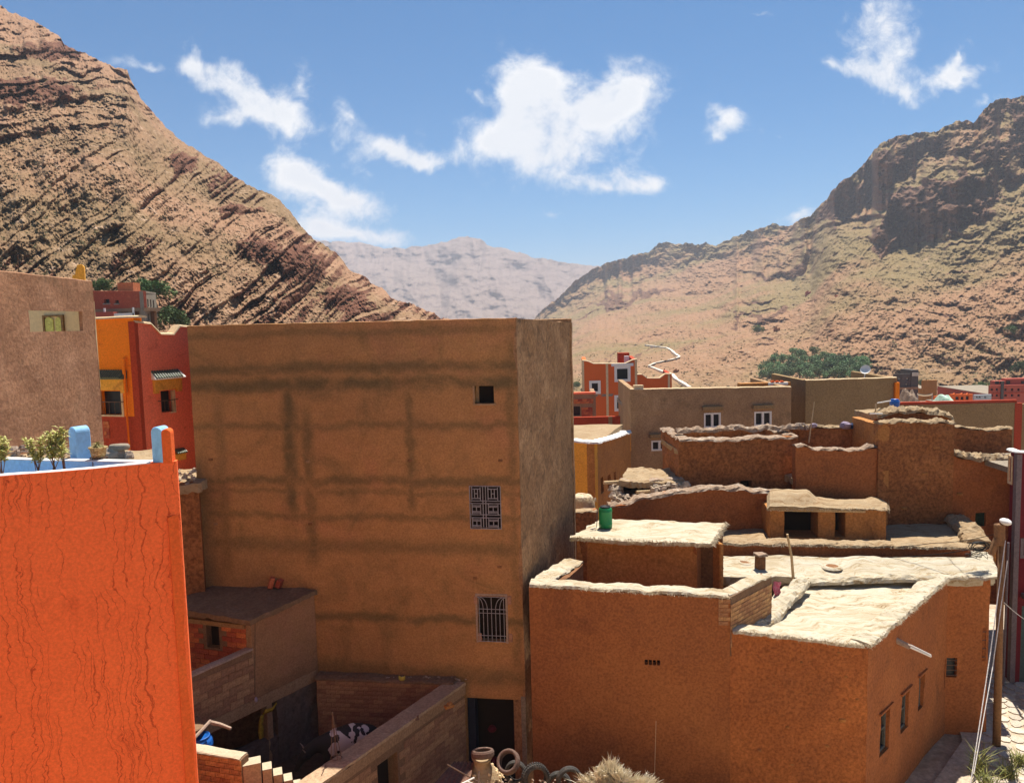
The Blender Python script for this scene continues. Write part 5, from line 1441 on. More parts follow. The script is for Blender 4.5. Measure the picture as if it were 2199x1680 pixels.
wall(y1, 'side_wall', YB, YC, 0, [(0, zy), (math.dist(YB, YC), onplane(1352, 930, YB, YC).z)], .35, 'mud_gold', hy, rough=.03, step=.3)
for h in hy:
    mb = MB(); facepanel(mb, YB, YC, h, .2); mb.build('window_opening', 'dark_inside', y1)
coping(y1, 'roof_rim', [P3(W2(YA, YB, 0, 0, -.18), zy - .02), P3(W2(YA, YB, math.dist(YA, YB), 0, -.18), zy - .02), P3(W2(YB, YC, math.dist(YB, YC), 0, -.18), onplane(1352, 930, YB, YC).z - .02)], .5, .12, 'white_paint', rough=.05)
patch(y1, 'roof', [P3((YA[0], YA[1] + .3), zy - .3), P3((YB[0] - .2, YB[1] + .3), zy - .3), P3((YC[0] - .4, YC[1]), zy - .3), P3((YA[0], YC[1]), zy - .3)], 8, 8, .2, 'straw_tan', rough=.03)
wall(y1, 'back_parapet', (YA[0], YC[1] - .2), (YC[0], YC[1] - .1), 6, at(1290, 929, YC[1]).z, .3, 'yellow_plaster', step=.5)
coping(y1, 'back_rim', [P3((YA[0], YC[1] - .05), at(1260, 929, YC[1]).z), P3((YC[0], YC[1]), at(1345, 928, YC[1]).z)], .4, .1, 'white_paint', rough=.06)
# hay-topped little wall pieces beside it
LA, LB = XY(at(1225, 1105, 27.0)), XY(at(1284, 1105, 27.2))
lw = thing('low_mud_wall', 'low dark mud wall with pale rim behind the green barrel', 'wall', (*LA, 2))
zz_ = uz(LA, LB, 1255, 1098)[1]
wall(lw, 'wall_body', LA, LB, 2, zz_, .4, 'mud_brown', rough=.04, step=.25, rag=.03)
coping(lw, 'rim', [P3(W2(LA, LB, 0, 0, -.2), zz_ - .02), P3(W2(LA, LB, math.dist(LA, LB), 0, -.2), zz_ - .02)], .5, .07, 'straw_tan', rough=.08)
hq = at(1250, 1090, 29.5)
hs_ = thing('straw_stack', 'rounded stack of golden straw below the yellow house wall', 'straw stack', (hq.x, hq.y, hq.z))
mb = MB(); P = []
for j in range(9):
    t_ = j / 8 * math.pi / 2; row = []
    for i in range(25):
        a = 2 * math.pi * i / 24; r = .52 * (math.cos(t_) ** .4 if j < 8 else 0); row.append((hq.x + r * math.cos(a) * 1.0, hq.y + r * math.sin(a), hq.z - .5 + 1.05 * math.sin(t_) ** .8 + .04 * nz(math.cos(a) * 2, math.sin(a) * 2, j)))
    P.append(row)
mb.grid(P); mb.build('heap', 'straw', hs_)
straws(hs_, 'loose_straw', [hq + Vector((-.5, -.45, .45)), hq + Vector((.5, -.45, .45))], 300, .16, 'straw', down=1.2)

# ================================================================== far buildings on the valley side
def simple_block(name, label, x0, x1, ytop, ybot, Y, m, dep=6.0, wins=(), roofm='concrete', cat='building', group=None, extra=0.0, wm='window_dark', top=None):
    A, B = XY(at(x0, (ytop + ybot) / 2, Y)), XY(at(x1, (ytop + ybot) / 2, Y))
    o = thing(name, label, cat, (*lerp2(A, B, .5), at((x0 + x1) / 2, ybot, Y).z), group)
    zt = uz(A, B, (x0 + x1) / 2, ytop)[1]; zb = uz(A, B, (x0 + x1) / 2, ybot)[1] - extra
    hs = [rect(A, B, *w_, .25) for w_ in wins]
    tpx = prof(A, B, top) if top else zt
    wall(o, 'front_wall', A, B, zb, tpx, .3, m, hs, rough=.01, step=1.0)
    for h in hs:
        mb = MB(); facepanel(mb, A, B, h, .22); mb.build('window', wm, o)
    mb = MB(); mb.prism([(A[0], A[1] + .31), (B[0], B[1] + .31), (B[0] + .02 * dep, B[1] + dep), (A[0] + .02 * dep, A[1] + dep)], zb, zt - 1.3); mb.build('body', m, o)
    mb = MB(); mb.prism([(A[0], A[1] + .31), (B[0], B[1] + .31), (B[0] + .02 * dep, B[1] + dep), (A[0] + .02 * dep, A[1] + dep)], zt - 1.3, zt - 1.24); mb.build('roof', roofm, o)
    return o, A, B, zt
mat('grey_block_far', [(.115, .10, .095), (.09, .08, .075)], scale=.6, bump=.3, fine=.2)
mat('red_far', [(.44, .10, .068), (.40, .09, .06)], scale=.3, bump=.2, fine=.1, dark=(.46, .10, .07), dscale=.6)
mat('daylight_panel', [(.62, .56, .48), (.55, .5, .42)], scale=2, bump=0)  # pale colour stands in for daylight showing through the openings
o, A, B, z = simple_block('grey_block_ruin', 'unfinished dark grey block building with stair tower under the hillside', 1919, 1970, 802, 850, 105, 'grey_block_far', wins=((1928, 811, 1934.5, 814.5), (1945, 811, 1951, 815), (1958, 815, 1962, 819), (1944, 823, 1949, 827)), extra=8, wm='daylight_panel')
s0, s1_ = at(1956, 800, 104.9), at(1971.5, 800, 104.9)
mb = MB(); mb.prism([(s0.x, s0.y), (s1_.x, s1_.y), (s1_.x, s1_.y + 3), (s0.x, s0.y + 3)], z - 4, at(1960, 794, 105).z); mb.build('stair_tower', 'grey_block_far', o)
mb = MB(); mb.box(at(1962, 803, 104.8), (.5, .1, .5)); mb.build('tower_opening', 'daylight_panel', o); mb = MB(); mb.box(at(1968, 803, 104.8), (.4, .1, .5)); mb.build('tower_opening', 'daylight_panel', o)
mb = MB(); mb.box(at(1945, 833, 104.9), (3.2, .3, .3)); mb.build('floor_band', 'lintel', o)
simple_block('tan_block', 'plain tan windowless block beside the grey block ruin', 1980, 2011, 816, 840, 116, 'mud_gold', extra=8)
o, A, B, z = simple_block('red_apartment_block', 'large red rendered apartment block with rows of small windows', 2124, 2230, 826, 860, 110, 'red_far', dep=14,
    wins=tuple((x, y, x + 5, y + 5) for y in (833.5, 846) for x in (2126.5, 2137.5, 2156, 2170, 2184)), extra=8)
for (x0, x1, yt) in ((2136, 2160, 818), (2160, 2232, 813)):
    a, b = at(x0, 822, 111), at(x1, 822, 111)
    mb = MB(); mb.prism([(a.x, a.y), (b.x, b.y), (b.x, b.y + 1.2), (a.x, a.y + 1.2)], z - 1.5, at(x0, yt, 111).z); u_ = mb.build('upper_storey', 'red_far', o)
    for k in range(2):
        mb = MB(); mb.box(at(x0 + 4 + k * (x1 - x0) * .45, 821, 110.95), (.5, .15, .45)); mb.build('window', 'window_dark', u_)
mb = MB(); mb.box(at(2151, 843, 109.9), (.35, .2, 3.4)); mb.build('downpipe', 'grey_block_far', o)
mb = MB(); mb.box(at(2175, 842.5, 109.95), (6.0, .12, .12)); mb.build('floor_band', 'red_dark', o)
simple_block('orange_arcade', 'low orange building with scalloped parapet and dark arcade', 2040, 2088, 846, 862, 95, 'orange_far', wins=((2051, 851, 2058.5, 858), (2062, 851, 2068.5, 858), (2073, 850, 2080, 858)), extra=8,
    top=((2040, 846), (2048, 846), (2050, 843.5), (2052, 846), (2064, 846), (2066, 843.5), (2068, 846), (2076, 846), (2078, 843.5), (2080, 846), (2088, 846)))
mat('pale_blue', [(.46, .50, .53), (.40, .44, .47)], scale=.6, bump=.1)
simple_block('pale_blue_hut', 'low pale blue building with three dark windows next to the red apartments', 2091, 2128, 847, 862, 96, 'pale_blue', wins=((2095.5, 850.5, 2099, 854), (2101, 850.5, 2105, 854), (2113, 850.5, 2117, 854)), extra=8)
simple_block('orange_hut', 'small plain orange-red hut left of the arcade', 2006, 2040, 850, 862, 94, 'orange_far', extra=8)
cp = at(1985, 850, 90)
tn = thing('white_canopy', 'white sagging cloth canopy on posts above the rubble heap', 'canopy', (cp.x, cp.y, at(1985, 858, 90).z - 2))
P = [[at(1969 + 33 * i / 10, 846 + 2.5 * math.sin(math.pi * i / 10) - (j == 0) * 2.5, 90 + j * .9) for i in range(11)] for j in range(4)]
mb = MB(); mb.grid(P); mb.grid([[q + Vector((0, 0, -.10)) for q in r] for r in P]); mb.build('cloth', 'white_paint', tn)
for x in (1970, 2001):
    for dy in (0, 2.7):
        q = at(x, 847, 90 + dy); mb = MB(); mb.tube([q, q - Vector((0, 0, 3))], .06, 6); mb.build('post', 'iron', tn)
def heap(name, label, cat, x0, x1, ytop, ybot, Y, m, dep=3.0, bump=.2):
    a, b = at(x0, ybot, Y), at(x1, ybot, Y); zt = at((x0 + x1) / 2, ytop, Y).z; c = (a + b) / 2; rx = (b.x - a.x) / 2
    P = []
    for j in range(10):
        t_ = j / 9; row = []
        for i in range(33):
            an = 2 * math.pi * i / 32; r = 1 - t_
            x = math.cos(an) * r; y = math.sin(an) * r
            h = (1 - (1 - t_) ** 2)
            row.append((c.x + x * rx, c.y + y * dep, c.z - 1 + (zt - c.z + 1) * h * (1 + bump * nz(x * 3, y * 3, 1)) ))
        P.append(row)
    mb = MB(); mb.grid(P); o = mb.build(name, m); ORG[o] = Vector(); return tag(o, label, cat)
mat('green_tarp', [(.42, .62, .47), (.50, .70, .55), (.36, .52, .40)], scale=1.2, bump=.6, bscale=3, rough=.6)
heap('tarp_heap', 'pale green tarpaulin thrown over a heap behind the red roof band', 'tarp', 2010, 2044, 848, 862, 78, 'green_tarp')
heap('rubble_heap', 'heap of brown rubble below the grey block ruin', 'rubble', 1930, 1970, 842, 866, 80, 'stone_top', bump=.5)

# ================================================================== maroon house across the street
mat('maroon', [(.17, .016, .024), (.135, .013, .019)], scale=.8, bump=.25, bscale=18, fine=.15)
mat('grey_trim', [(.19, .15, .16), (.16, .13, .135)], scale=2, bump=.2)
mat('teal_metal', [(.075, .125, .125), (.06, .10, .10)], scale=2, bump=.1, rough=.55)
MC = XY(at(2178, 1180, 26.2)); 
ML = XY(onplane(2163, 1180, MC, (MC[0] + .38, MC[1] + 2.2))); ML = (MC[0] + 1.2, MC[1] + 2.9) if ML[1] < MC[1] else ML
MR = (MC[0] + 5, MC[1] - .9)
mh = thing('maroon_house', 'dark maroon house with grey corner strip and white roof edge across the street', 'house', (*MC, 0))
zm = uz(MC, MR, 2182, 971)[1]
hm = rect(MC, MR, 2184, 1300, 2215, 1480, .15); hm2 = rect(MC, MR, 2190, 1155, 2225, 1198, .12)
wall(mh, 'front_wall', MC, MR, -.2, zm, .3, 'maroon', [hm, hm2], rough=.01, step=.5)
hm3 = rect(ML, MC, 2167, 995, 2172, 1025, .1)
wall(mh, 'left_wall', ML, (MC[0], MC[1] + .02), -.2, zm - .003, .3, 'maroon', rough=.01, step=.5)
mb = MB(); slabbox(mb, MC, MR, -.03, .13, -.2, zm - .06, -.2, .03); mb.build('corner_strip', 'grey_trim', mh)
coping(mh, 'roof_edge', [P3(ML, zm), P3(MC, zm), P3(MR, zm)], .30, .07, 'white_paint', rough=.01)
mb = MB(); facepanel(mb, MC, MR, hm, .14); mb.build('shop_door', 'teal_metal', mh)
mb = MB(); facepanel(mb, MC, MR, hm2, .1); w_ = mb.build('window', 'window_dark', mh)
framed_window(mh, MC, MR, hm2, .1, 'grey_trim', mullion=False, fw=.10)
um, zm1 = uz(ML, MC, 2169.5, 1008)
mb = MB()
for (a, b, c, d) in ((-.16, .16, .42, .5), (-.16, .16, -.5, -.42), (-.16, -.08, -.42, .42), (.08, .16, -.42, .42)): slabbox(mb, ML, MC, um + a, um + b, zm1 + c, zm1 + d, -.02, .03)
mb.build('wall_frame', 'cream', mh)
mb = MB(); slabbox(mb, MC, MR, .24, .9, 3.2, 3.36, -.02, .25); mb.build('awning_ledge', 'grey_trim', mh)
mb = MB(); mb.prism([(MC[0] + .3, MC[1] + .3), (MR[0], MR[1] + .3), (MR[0] + 1, MR[1] + 5), (ML[0] + .3, ML[1] + 3)], zm - .9, zm - .7); mb.build('roof', 'concrete', mh)
mb = MB(); q = XY(at(2162, 1200, 26.0)); mb.tube([(q[0], q[1], .0), (q[0] + .02, q[1], 5.2)], .04, 8); mb.build('downpipe', 'grey_trim', mh)

# street: pale worn paving slabs
mat('street_dust', [(.52, .43, .33), (.46, .37, .27), (.58, .50, .40)], scale=1.2, bump=.6, bscale=8, dark=(.34, .25, .17), dscale=1.8)
mb = MB(); P = []
s_l = [(8.2, 14), (10.4, 18.6), (14.3, 22.6), (16.2, 27), (17, 33)]; s_r = [(19, 14), (20, 18.6), (21, 22.6), (22.5, 27), (23, 33)]
for (a, b) in zip(s_l, s_r): P.append([(a[0] + (b[0] - a[0]) * k / 12 - (.8 if k == 0 else 0), a[1] + (b[1] - a[1]) * k / 12, .09 + .015 * nz(a[0] + k, a[1])) for k in range(13)])
mb.grid(P); st = mb.build('street', 'street_dust'); tag(st, kind='structure')
mat('paving', [(.60, .53, .43), (.52, .45, .36), (.66, .60, .50)], scale=2, bump=.7, bscale=12, rand=.15, dark=(.42, .33, .24), dscale=3)
stones = []
for k in range(5):
    n_ = random.randint(6, 8); mb = MB(); pts = []
    for i in range(n_):
        a = 2 * math.pi * i / n_; r = random.uniform(.8, 1.05); pts.append((math.cos(a) * r, math.sin(a) * r))
    mb.prism(pts, -.04, .02); me = mb.mesh('paving_stone'); me.materials.append(MATS['paving']); stones.append(me)
cnt = 0
for iy in range(30):
    for ix in range(24):
        x = 12.9 + ix * .46 + (iy % 2) * .23 + random.uniform(-.06, .06); y = 17.5 + iy * .42 + random.uniform(-.06, .06)
        if x < np.interp(y, [14, 18.6, 22.6, 23.0, 27], [12, 12.2, 14.2, 14.35, 16.4]) or x > np.interp(y, [14, 22, 25.3, 30], [19, 19, 17.6, 17.4]) or cnt >= 290: continue
        s = link(bpy.data.objects.new('paving_stone', random.choice(stones))); s.parent = st
        s.location = (x, y, .105); s.scale = (.235 * random.uniform(.85, 1.1), .21 * random.uniform(.85, 1.1), 1); s.rotation_euler = (random.uniform(-.02, .02), random.uniform(-.02, .02), random.uniform(0, 6)); cnt += 1

# ================================================================== houses on the left
mat('rose_render', [(.43, .225, .125), (.37, .19, .105), (.47, .26, .155)], scale=.5, bump=.4, bscale=16, dark=(.24, .135, .075), dscale=.9, dlo=.5, dhi=.75, fine=.28)
L1A, L1B = XY(at(-60, 780, 12.6)), XY(at(210, 780, 16.2))
l1 = thing('rose_brown_house', 'rose-brown rendered house with wide opening showing a yellow inner wall', 'house', (*L1B, 0))
tp = prof(L1A, L1B, [(-60, 576), (0, 582), (160, 600), (196, 604)])
tp[-1] = (math.dist(L1A, L1B), tp[-1][1])
hL = rect(L1A, L1B, 64, 667, 178, 711, .08)
wall(l1, 'front_wall', L1A, L1B, 0, tp, .08, 'rose_render', [hL], rough=.02, step=.25, rag=.01)
mat('inner_yellow', [(.86, .70, .40), (.82, .65, .36)], scale=1.5, bump=.1, fine=.08)
mat('lamp_glass', [(.72, .74, .22), (.64, .66, .2)], scale=5, bump=.1)
IA, IB = (-13.6, 17.0), (-8.74, 16.27)
wall(l1, 'inner_wall', IA, IB, hL[2] - 1.2, hL[3] + .22, .12, 'inner_yellow', rough=.004, step=.4, rnd=0)
for (x0, x1) in ((99, 116), (121, 134)):
    r_ = rect(IA, IB, x0, 680, x1, 712)
    pr = [W2(IA, IB, u, z, .03) for u, z in ((r_[0], r_[2] - .1), (r_[1], r_[2] - .1), (r_[1], r_[3] - .05), ((r_[0] + r_[1]) / 2, r_[3]), (r_[0], r_[3] - .05))]
    mb2 = MB(); mb2.add(pr + [p_ + Vector((0, .04, 0)) for p_ in pr], [(0, 1, 2, 3, 4), (9, 8, 7, 6, 5)] + [(i, (i + 1) % 5, 5 + (i + 1) % 5, 5 + i) for i in range(5)])
    mb2.build('arched_pane', 'lamp_glass', l1)
r_ = rect(IA, IB, 95, 676, 139, 715); mb = MB()
slabbox(mb, IA, IB, r_[0], r_[0] + .04, r_[2] - .1, r_[3], 0, .05); slabbox(mb, IA, IB, r_[1] - .05, r_[1], r_[2] - .1, r_[3], 0, .05); slabbox(mb, IA, IB, r_[0] + .04, r_[1] - .05, r_[3] - .035, r_[3], 0, .048)
mb.build('inner_window_frame', 'olive_house', l1)
L1C = (L1B[0] - 2.0, L1B[1] + 3.5)
wall(l1, 'right_wall', (L1B[0] - .005, L1B[1] + .02), L1C, 0, tp[-1][1] - .01, .25, 'rose_render', rough=.02, step=.6)
# light comes into the loggia through its open far side, so only a narrow roof strip covers the front
mb = MB(); mb.prism([W2(L1A, L1B, 0, 0, -.3)[:2], W2(L1A, L1B, math.dist(L1A, L1B) - .1, 0, -.3)[:2], W2(L1A, L1B, math.dist(L1A, L1B) - .1, 0, -.5)[:2], W2(L1A, L1B, 0, 0, -.5)[:2]], tp[-1][1] - .5, tp[-1][1] - .35); mb.build('roof_strip', 'roof_dirt', l1)
# ochre roof horn behind it
hp = at(176, 597, 18.5); k_ = 18.5 / FPX
hn = thing('ochre_roof_horn', 'stepped ochre parapet horn rising behind the rose-brown house roof', 'parapet', (hp.x, hp.y, hp.z - .6))
poly = [(160, 606), (160, 590), (166, 590), (167, 578), (169, 577), (170, 568), (180, 567), (185, 572), (187, 600), (187, 606)]
f0 = [at(x - 5, y, 18.5) for x, y in poly]
mb = MB(); n_ = len(f0); bk_ = [p_ + Vector((-.06, .16, 0)) for p_ in f0]
mb.add(f0 + bk_, [tuple(range(n_)), tuple(range(2 * n_ - 1, n_ - 1, -1))] + [(i, (i + 1) % n_, n_ + (i + 1) % n_, n_ + i) for i in range(n_)])
mb.build('horn', 'yellow_plaster', hn, bevel=.012)
mb = MB(); a, b = at(100, 606, 18.6), at(166, 606, 18.6); mb.prism([(a.x, a.y), (b.x, b.y), (b.x, b.y + .5), (a.x, a.y + .5)], at(170, 640, 18.4).z, at(170, 603, 18.4).z); mb.build('parapet_base', 'yellow_plaster', hn)
an = at(38, 590, 16.0)
mb = MB(); mb.tube([an - Vector((0, 0, .5)), at(38, 546, 16.0)], .012, 6); a_ = mb.build('antenna_rod', 'rust_iron'); tag(a_, 'thin metal rod standing up from the rose-brown house roof', 'rod')

# orange and red house with tiled window hoods
XA, XM, XB = XY(at(180, 850, 22.6)), XY(at(298, 850, 22.0)), XY(at(440, 850, 24.0))
l2 = thing('orange_red_house', 'house with orange left front and red right front and tile-hooded windows', 'house', (*XM, 0))
tpo = prof(XA, XM, [(180, 687), (284, 682), (298, 682)]); tpr_ = prof(XM, XB, [(298, 692), (322, 696), (343, 718), (371, 719), (384, 701), (440, 707)])
LXM = math.dist(XA, XM)
h2a = rect(XA, XM, 214, 839, 261, 890, .2)
zshade = uz(XA, XM, 240, 893)[1]
wall(l2, 'orange_front', XA, XM, zshade, tpo, .3, 'orange_bright', [h2a], rough=.01, step=.4)
wall(l2, 'orange_lower_shade', XA, XM, 0, zshade - .003, .3, 'red_dark', rough=.01, step=.4)  # dark red paints the shade lying on the lower orange front
h2b = rect(XM, XB, 343, 838, 372, 884, .2)
wall(l2, 'red_front', (XM[0] + .04, XM[1] + .01), XB, 0, tpr_, .3, 'red_plaster', [h2b], rough=.012, step=.35)
mb = MB(); slabbox(mb, XA, XM, LXM - .17, LXM + .05, 0, tpo[-1][1] - .1, -.1, .035); mb.build('corner_stripe', 'red_dark', l2)
coping(l2, 'orange_cap', [W2(XA, XM, u, z, -.12) for u, z in tpo], .40, .07, 'cream', rough=.01, step=.4)
coping(l2, 'red_cap', [W2(XM, XB, u, z, -.12) for u, z in tpr_], .40, .07, 'cream', rough=.01, step=.2)
for h, A, B in ((h2a, XA, XM), (h2b, XM, XB)):
    mb = MB(); facepanel(mb, A, B, h, .2); w_ = mb.build('window', 'window_dark', l2)
    u0, u1, z0, z1 = h[:4]
    mb = MB()
    for (a, b, c, d) in ((u0 - .07, u0, z0 - .05, z1), (u1, u1 + .07, z0 - .05, z1), (u0, u1, z0 - .05, z0)): slabbox(mb, A, B, a, b, c, d, -.1, .02)
    mb.build('frame', 'cream', w_)
    mb = MB(); slabbox(mb, A, B, u0 - .22, u1 + .24, z1 + .03, z1 + .36, -.02, .14); slabbox(mb, A, B, u0 - .22, u0 - .08, z1 - .05, z1 + .03, -.02, .12); slabbox(mb, A, B, u1 + .1, u1 + .24, z1 - .05, z1 + .03, -.02, .12); mb.build('lintel', 'yellow_plaster', w_)
    hood_ = MB(); nt = int((u1 - u0 + .56) / .085)
    base = MB(); base.add([W2(A, B, u0 - .28, z1 + .38, .26), W2(A, B, u1 + .30, z1 + .38, .26), W2(A, B, u1 + .26, z1 + .60, 0), W2(A, B, u0 - .24, z1 + .60, 0), W2(A, B, u0 - .28, z1 + .35, .24), W2(A, B, u1 + .30, z1 + .35, .24), W2(A, B, u1 + .26, z1 + .36, 0), W2(A, B, u0 - .24, z1 + .36, 0)], [(0, 1, 2, 3), (7, 6, 5, 4), (0, 4, 5, 1), (1, 5, 6, 2), (3, 2, 6, 7), (0, 3, 7, 4)])
    hd = base.build('hood', 'white_paint' if B is XB else 'tile_green', w_)
    for k in range(nt):
        u = u0 - .26 + (k + .5) * .085
        for r in range(2):
            mb = MB(); mb.tube([W2(A, B, u, z1 + .40 + r * .10, .27 - r * .12), W2(A, B, u, z1 + .50 + r * .10, .15 - r * .12)], .03, 6); mb.build('tile', 'tile_green', l2)
    mb = MB(); zr = z0 + (z1 - z0) * .55
    bar(mb, A, B, u0 - .1, zr, u1 + .12, zr, .06, .015)
    for k in range(5): bar(mb, A, B, u0 + (u1 - u0) * k / 4, z0, u0 + (u1 - u0) * k / 4, zr, .06, .007)
    mb.build('rail', 'rust_iron', w_)
# small hooded niche low on the red front
h2c = rect(XM, XB, 374, 990, 392, 1000, .1); u0, u1, z0, z1 = h2c[:4]
mb = MB(); slabbox(mb, XM, XB, u0, u1 + .05, z1 + .05, z1 + .25, -.02, .12); n1_ = mb.build('niche_lintel', 'yellow_plaster', l2)
for k in range(6):
    mb = MB(); mb.tube([W2(XM, XB, u0 + .02 + k * .06, z1 + .27, .2), W2(XM, XB, u0 + .02 + k * .06, z1 + .38, .02)], .03, 6); mb.build('tile', 'tile_green', l2)
mb = MB(); slabbox(mb, XM, XB, u0 + .02, u1 - .04, z0 - .1, z1, -.02, .012); mb.build('niche', 'dark_inside', l2)
pp = [uz(XA, XM, 270, 770), uz(XA, XM, 288, 985)]
mb = MB(); mb.tube([W2(XA, XM, pp[0][0], pp[0][1] + .05, -.02), W2(XA, XM, pp[0][0], pp[0][1], .1), W2(XA, XM, pp[0][0], pp[1][1] - 1, .1)], .05, 8); mb.build('drain_pipe', 'orange_bright', l2)
u0, z0 = uz(XA, XM, 222, 900); bricks(l2, 'bare_brick', XA, XM, z0 - .55, z0 - .02, (.20, .10), 'brick_red', u0=u0, u1=u0 + .22, proud=.02, maxn=20)
wall(l2, 'right_wall', XB, (XB[0] - .5, XB[1] + 5), 0, tpr_[-1][1], .3, 'red_plaster', step=.8)
mb = MB(); mb.prism([(XA[0], XA[1] + .3), (XM[0], XM[1] + .3), (XB[0] - .3, XB[1] + .2), (XB[0] - .8, XB[1] + 5), (XA[0], XA[1] + 5)], tpr_[2][1] - .6, tpr_[2][1] - .4); mb.build('roof', 'concrete', l2)
rubble(l2, 'roof_rubble', [at(random.uniform(343, 375), 722, random.uniform(23.2, 24.5)) for _ in range(30)], 'rock', smin=.05, smax=.12)

# pale-topped mud block between the terrace house and the tall house
KA, KB = XY(at(345, 1080, 20.9)), XY(at(428, 1080, 21.2))
mk = thing('mud_stub_wall', 'brown mud wall with sunlit crumbly top squeezed beside the tall house', 'wall', (*KA, 0))
zk = uz(KA, KB, 395, 1040)[1]
wall(mk, 'wall_body', KA, KB, 1.5, zk, .5, 'mud_brown', rough=.05, step=.25, rag=.04)
patch(mk, 'top', [P3((KA[0], KA[1] - .05), zk), P3((KB[0] + .1, KB[1] - .05), zk), P3((KB[0] - .15, KB[1] + 1.9), zk + .12), P3((KA[0] - .3, KA[1] + 1.9), zk + .12)], 14, 12, .25, 'straw_tan', rough=.08, edge=.1)
rubble(mk, 'crumbs', [at(random.uniform(375, 420), random.uniform(1008, 1044), random.uniform(21.1, 22.6)) for _ in range(60)], 'rock', smin=.03, smax=.1)

# red brick house on the left slope
yh = 690
dh = H_L.depth(265, 700) - 4
NA, NB = XY(at(190, 650, dh + 2)), XY(at(309, 650, dh)); NC = XY(at(336, 650, dh + 5))
n1 = thing('hillside_brick_house', 'red brick house with grey block side on the left slope among trees', 'house', (*NB, 0))
tpn = prof(NA, NB, [(190, 625), (309, 625)])
hn_ = [rect(NA, NB, 223, 642, 235, 651, .3), rect(NA, NB, 247, 644, 255, 651, .3)]
zl_ = uz(NA, NB, 260, 662)[1]
wall(n1, 'upper_wall', NA, NB, zl_, tpn, .4, 'brick_red', hn_, rough=.02, step=.8)
hc = [rect(NB, NC, 316, 642, 319, 658, .2), rect(NB, NC, 322, 643, 325, 659, .2), rect(NB, NC, 328, 644, 331, 660, .2), rect(NB, NC, 317, 673, 321, 688, .2), rect(NB, NC, 325, 673, 329, 688, .2)]
wall(n1, 'side_wall', NB, NC, 0, [(0, tpn[1][1] - .02), (math.dist(NB, NC), onplane(335, 633, NB, NC).z)], .4, 'grey_block_far' if False else 'concrete', hc, rough=.01, step=.8)
for h, A, B in [(h, NA, NB) for h in hn_] + [(h, NB, NC) for h in hc]:
    mb = MB(); facepanel(mb, A, B, h, h[4]); w_ = mb.build('window', 'window_dark', n1)
    mb = MB(); slabbox(mb, A, B, h[0] - .1, h[1] + .1, h[2] - .15, h[2], -.05, .1); mb.build('sill', 'concrete', w_)
wall(n1, 'lower_wall', (NA[0], NA[1] + 2.2), (NB[0], NB[1] + 2.2), 0, zl_, .4, 'mud_dark', step=1)
mb = MB(); slabbox(mb, NA, NB, 0, math.dist(NA, NB), zl_ - .35, zl_ - .005, -2.4, .05); mb.build('floor_beam', 'lintel', n1)
for x in (205, 228, 252, 275, 300):
    u, _ = uz(NA, NB, x, 670); mb = MB(); slabbox(mb, NA, NB, u - .15, u + .15, 0, zl_ - .35, -.4, -.1); mb.build('column', 'concrete', n1)
mb = MB(); mb.prism([(NA[0], NA[1] + .3), (NB[0], NB[1] + .3), (NC[0], NC[1]), (NA[0] + 1, NC[1] + 2)], tpn[0][1] - .4, tpn[0][1] - .2); mb.build('roof', 'concrete', n1)
q = at(277, 620, dh + 3); mb = MB(); mb.box(q, (1.7, 1.6, 1.3)); mb.build('stair_head', 'brick_red', n1)
q = at(256, 676, dh - .8); mb = MB(); mb.box(q, (3.2, .15, .35)); mb.box(q + Vector((-1.5, 0, .3)), (.15, .15, .9)); mb.box(q + Vector((1.5, 0, .3)), (.15, .15, .9)); mb.build('railing', 'white_paint', n1)
q = at(214, 678, dh - .5); mb = MB(); mb.box(q, (3.4, 1, .8)); mb.build('planter', 'red_far', n1)
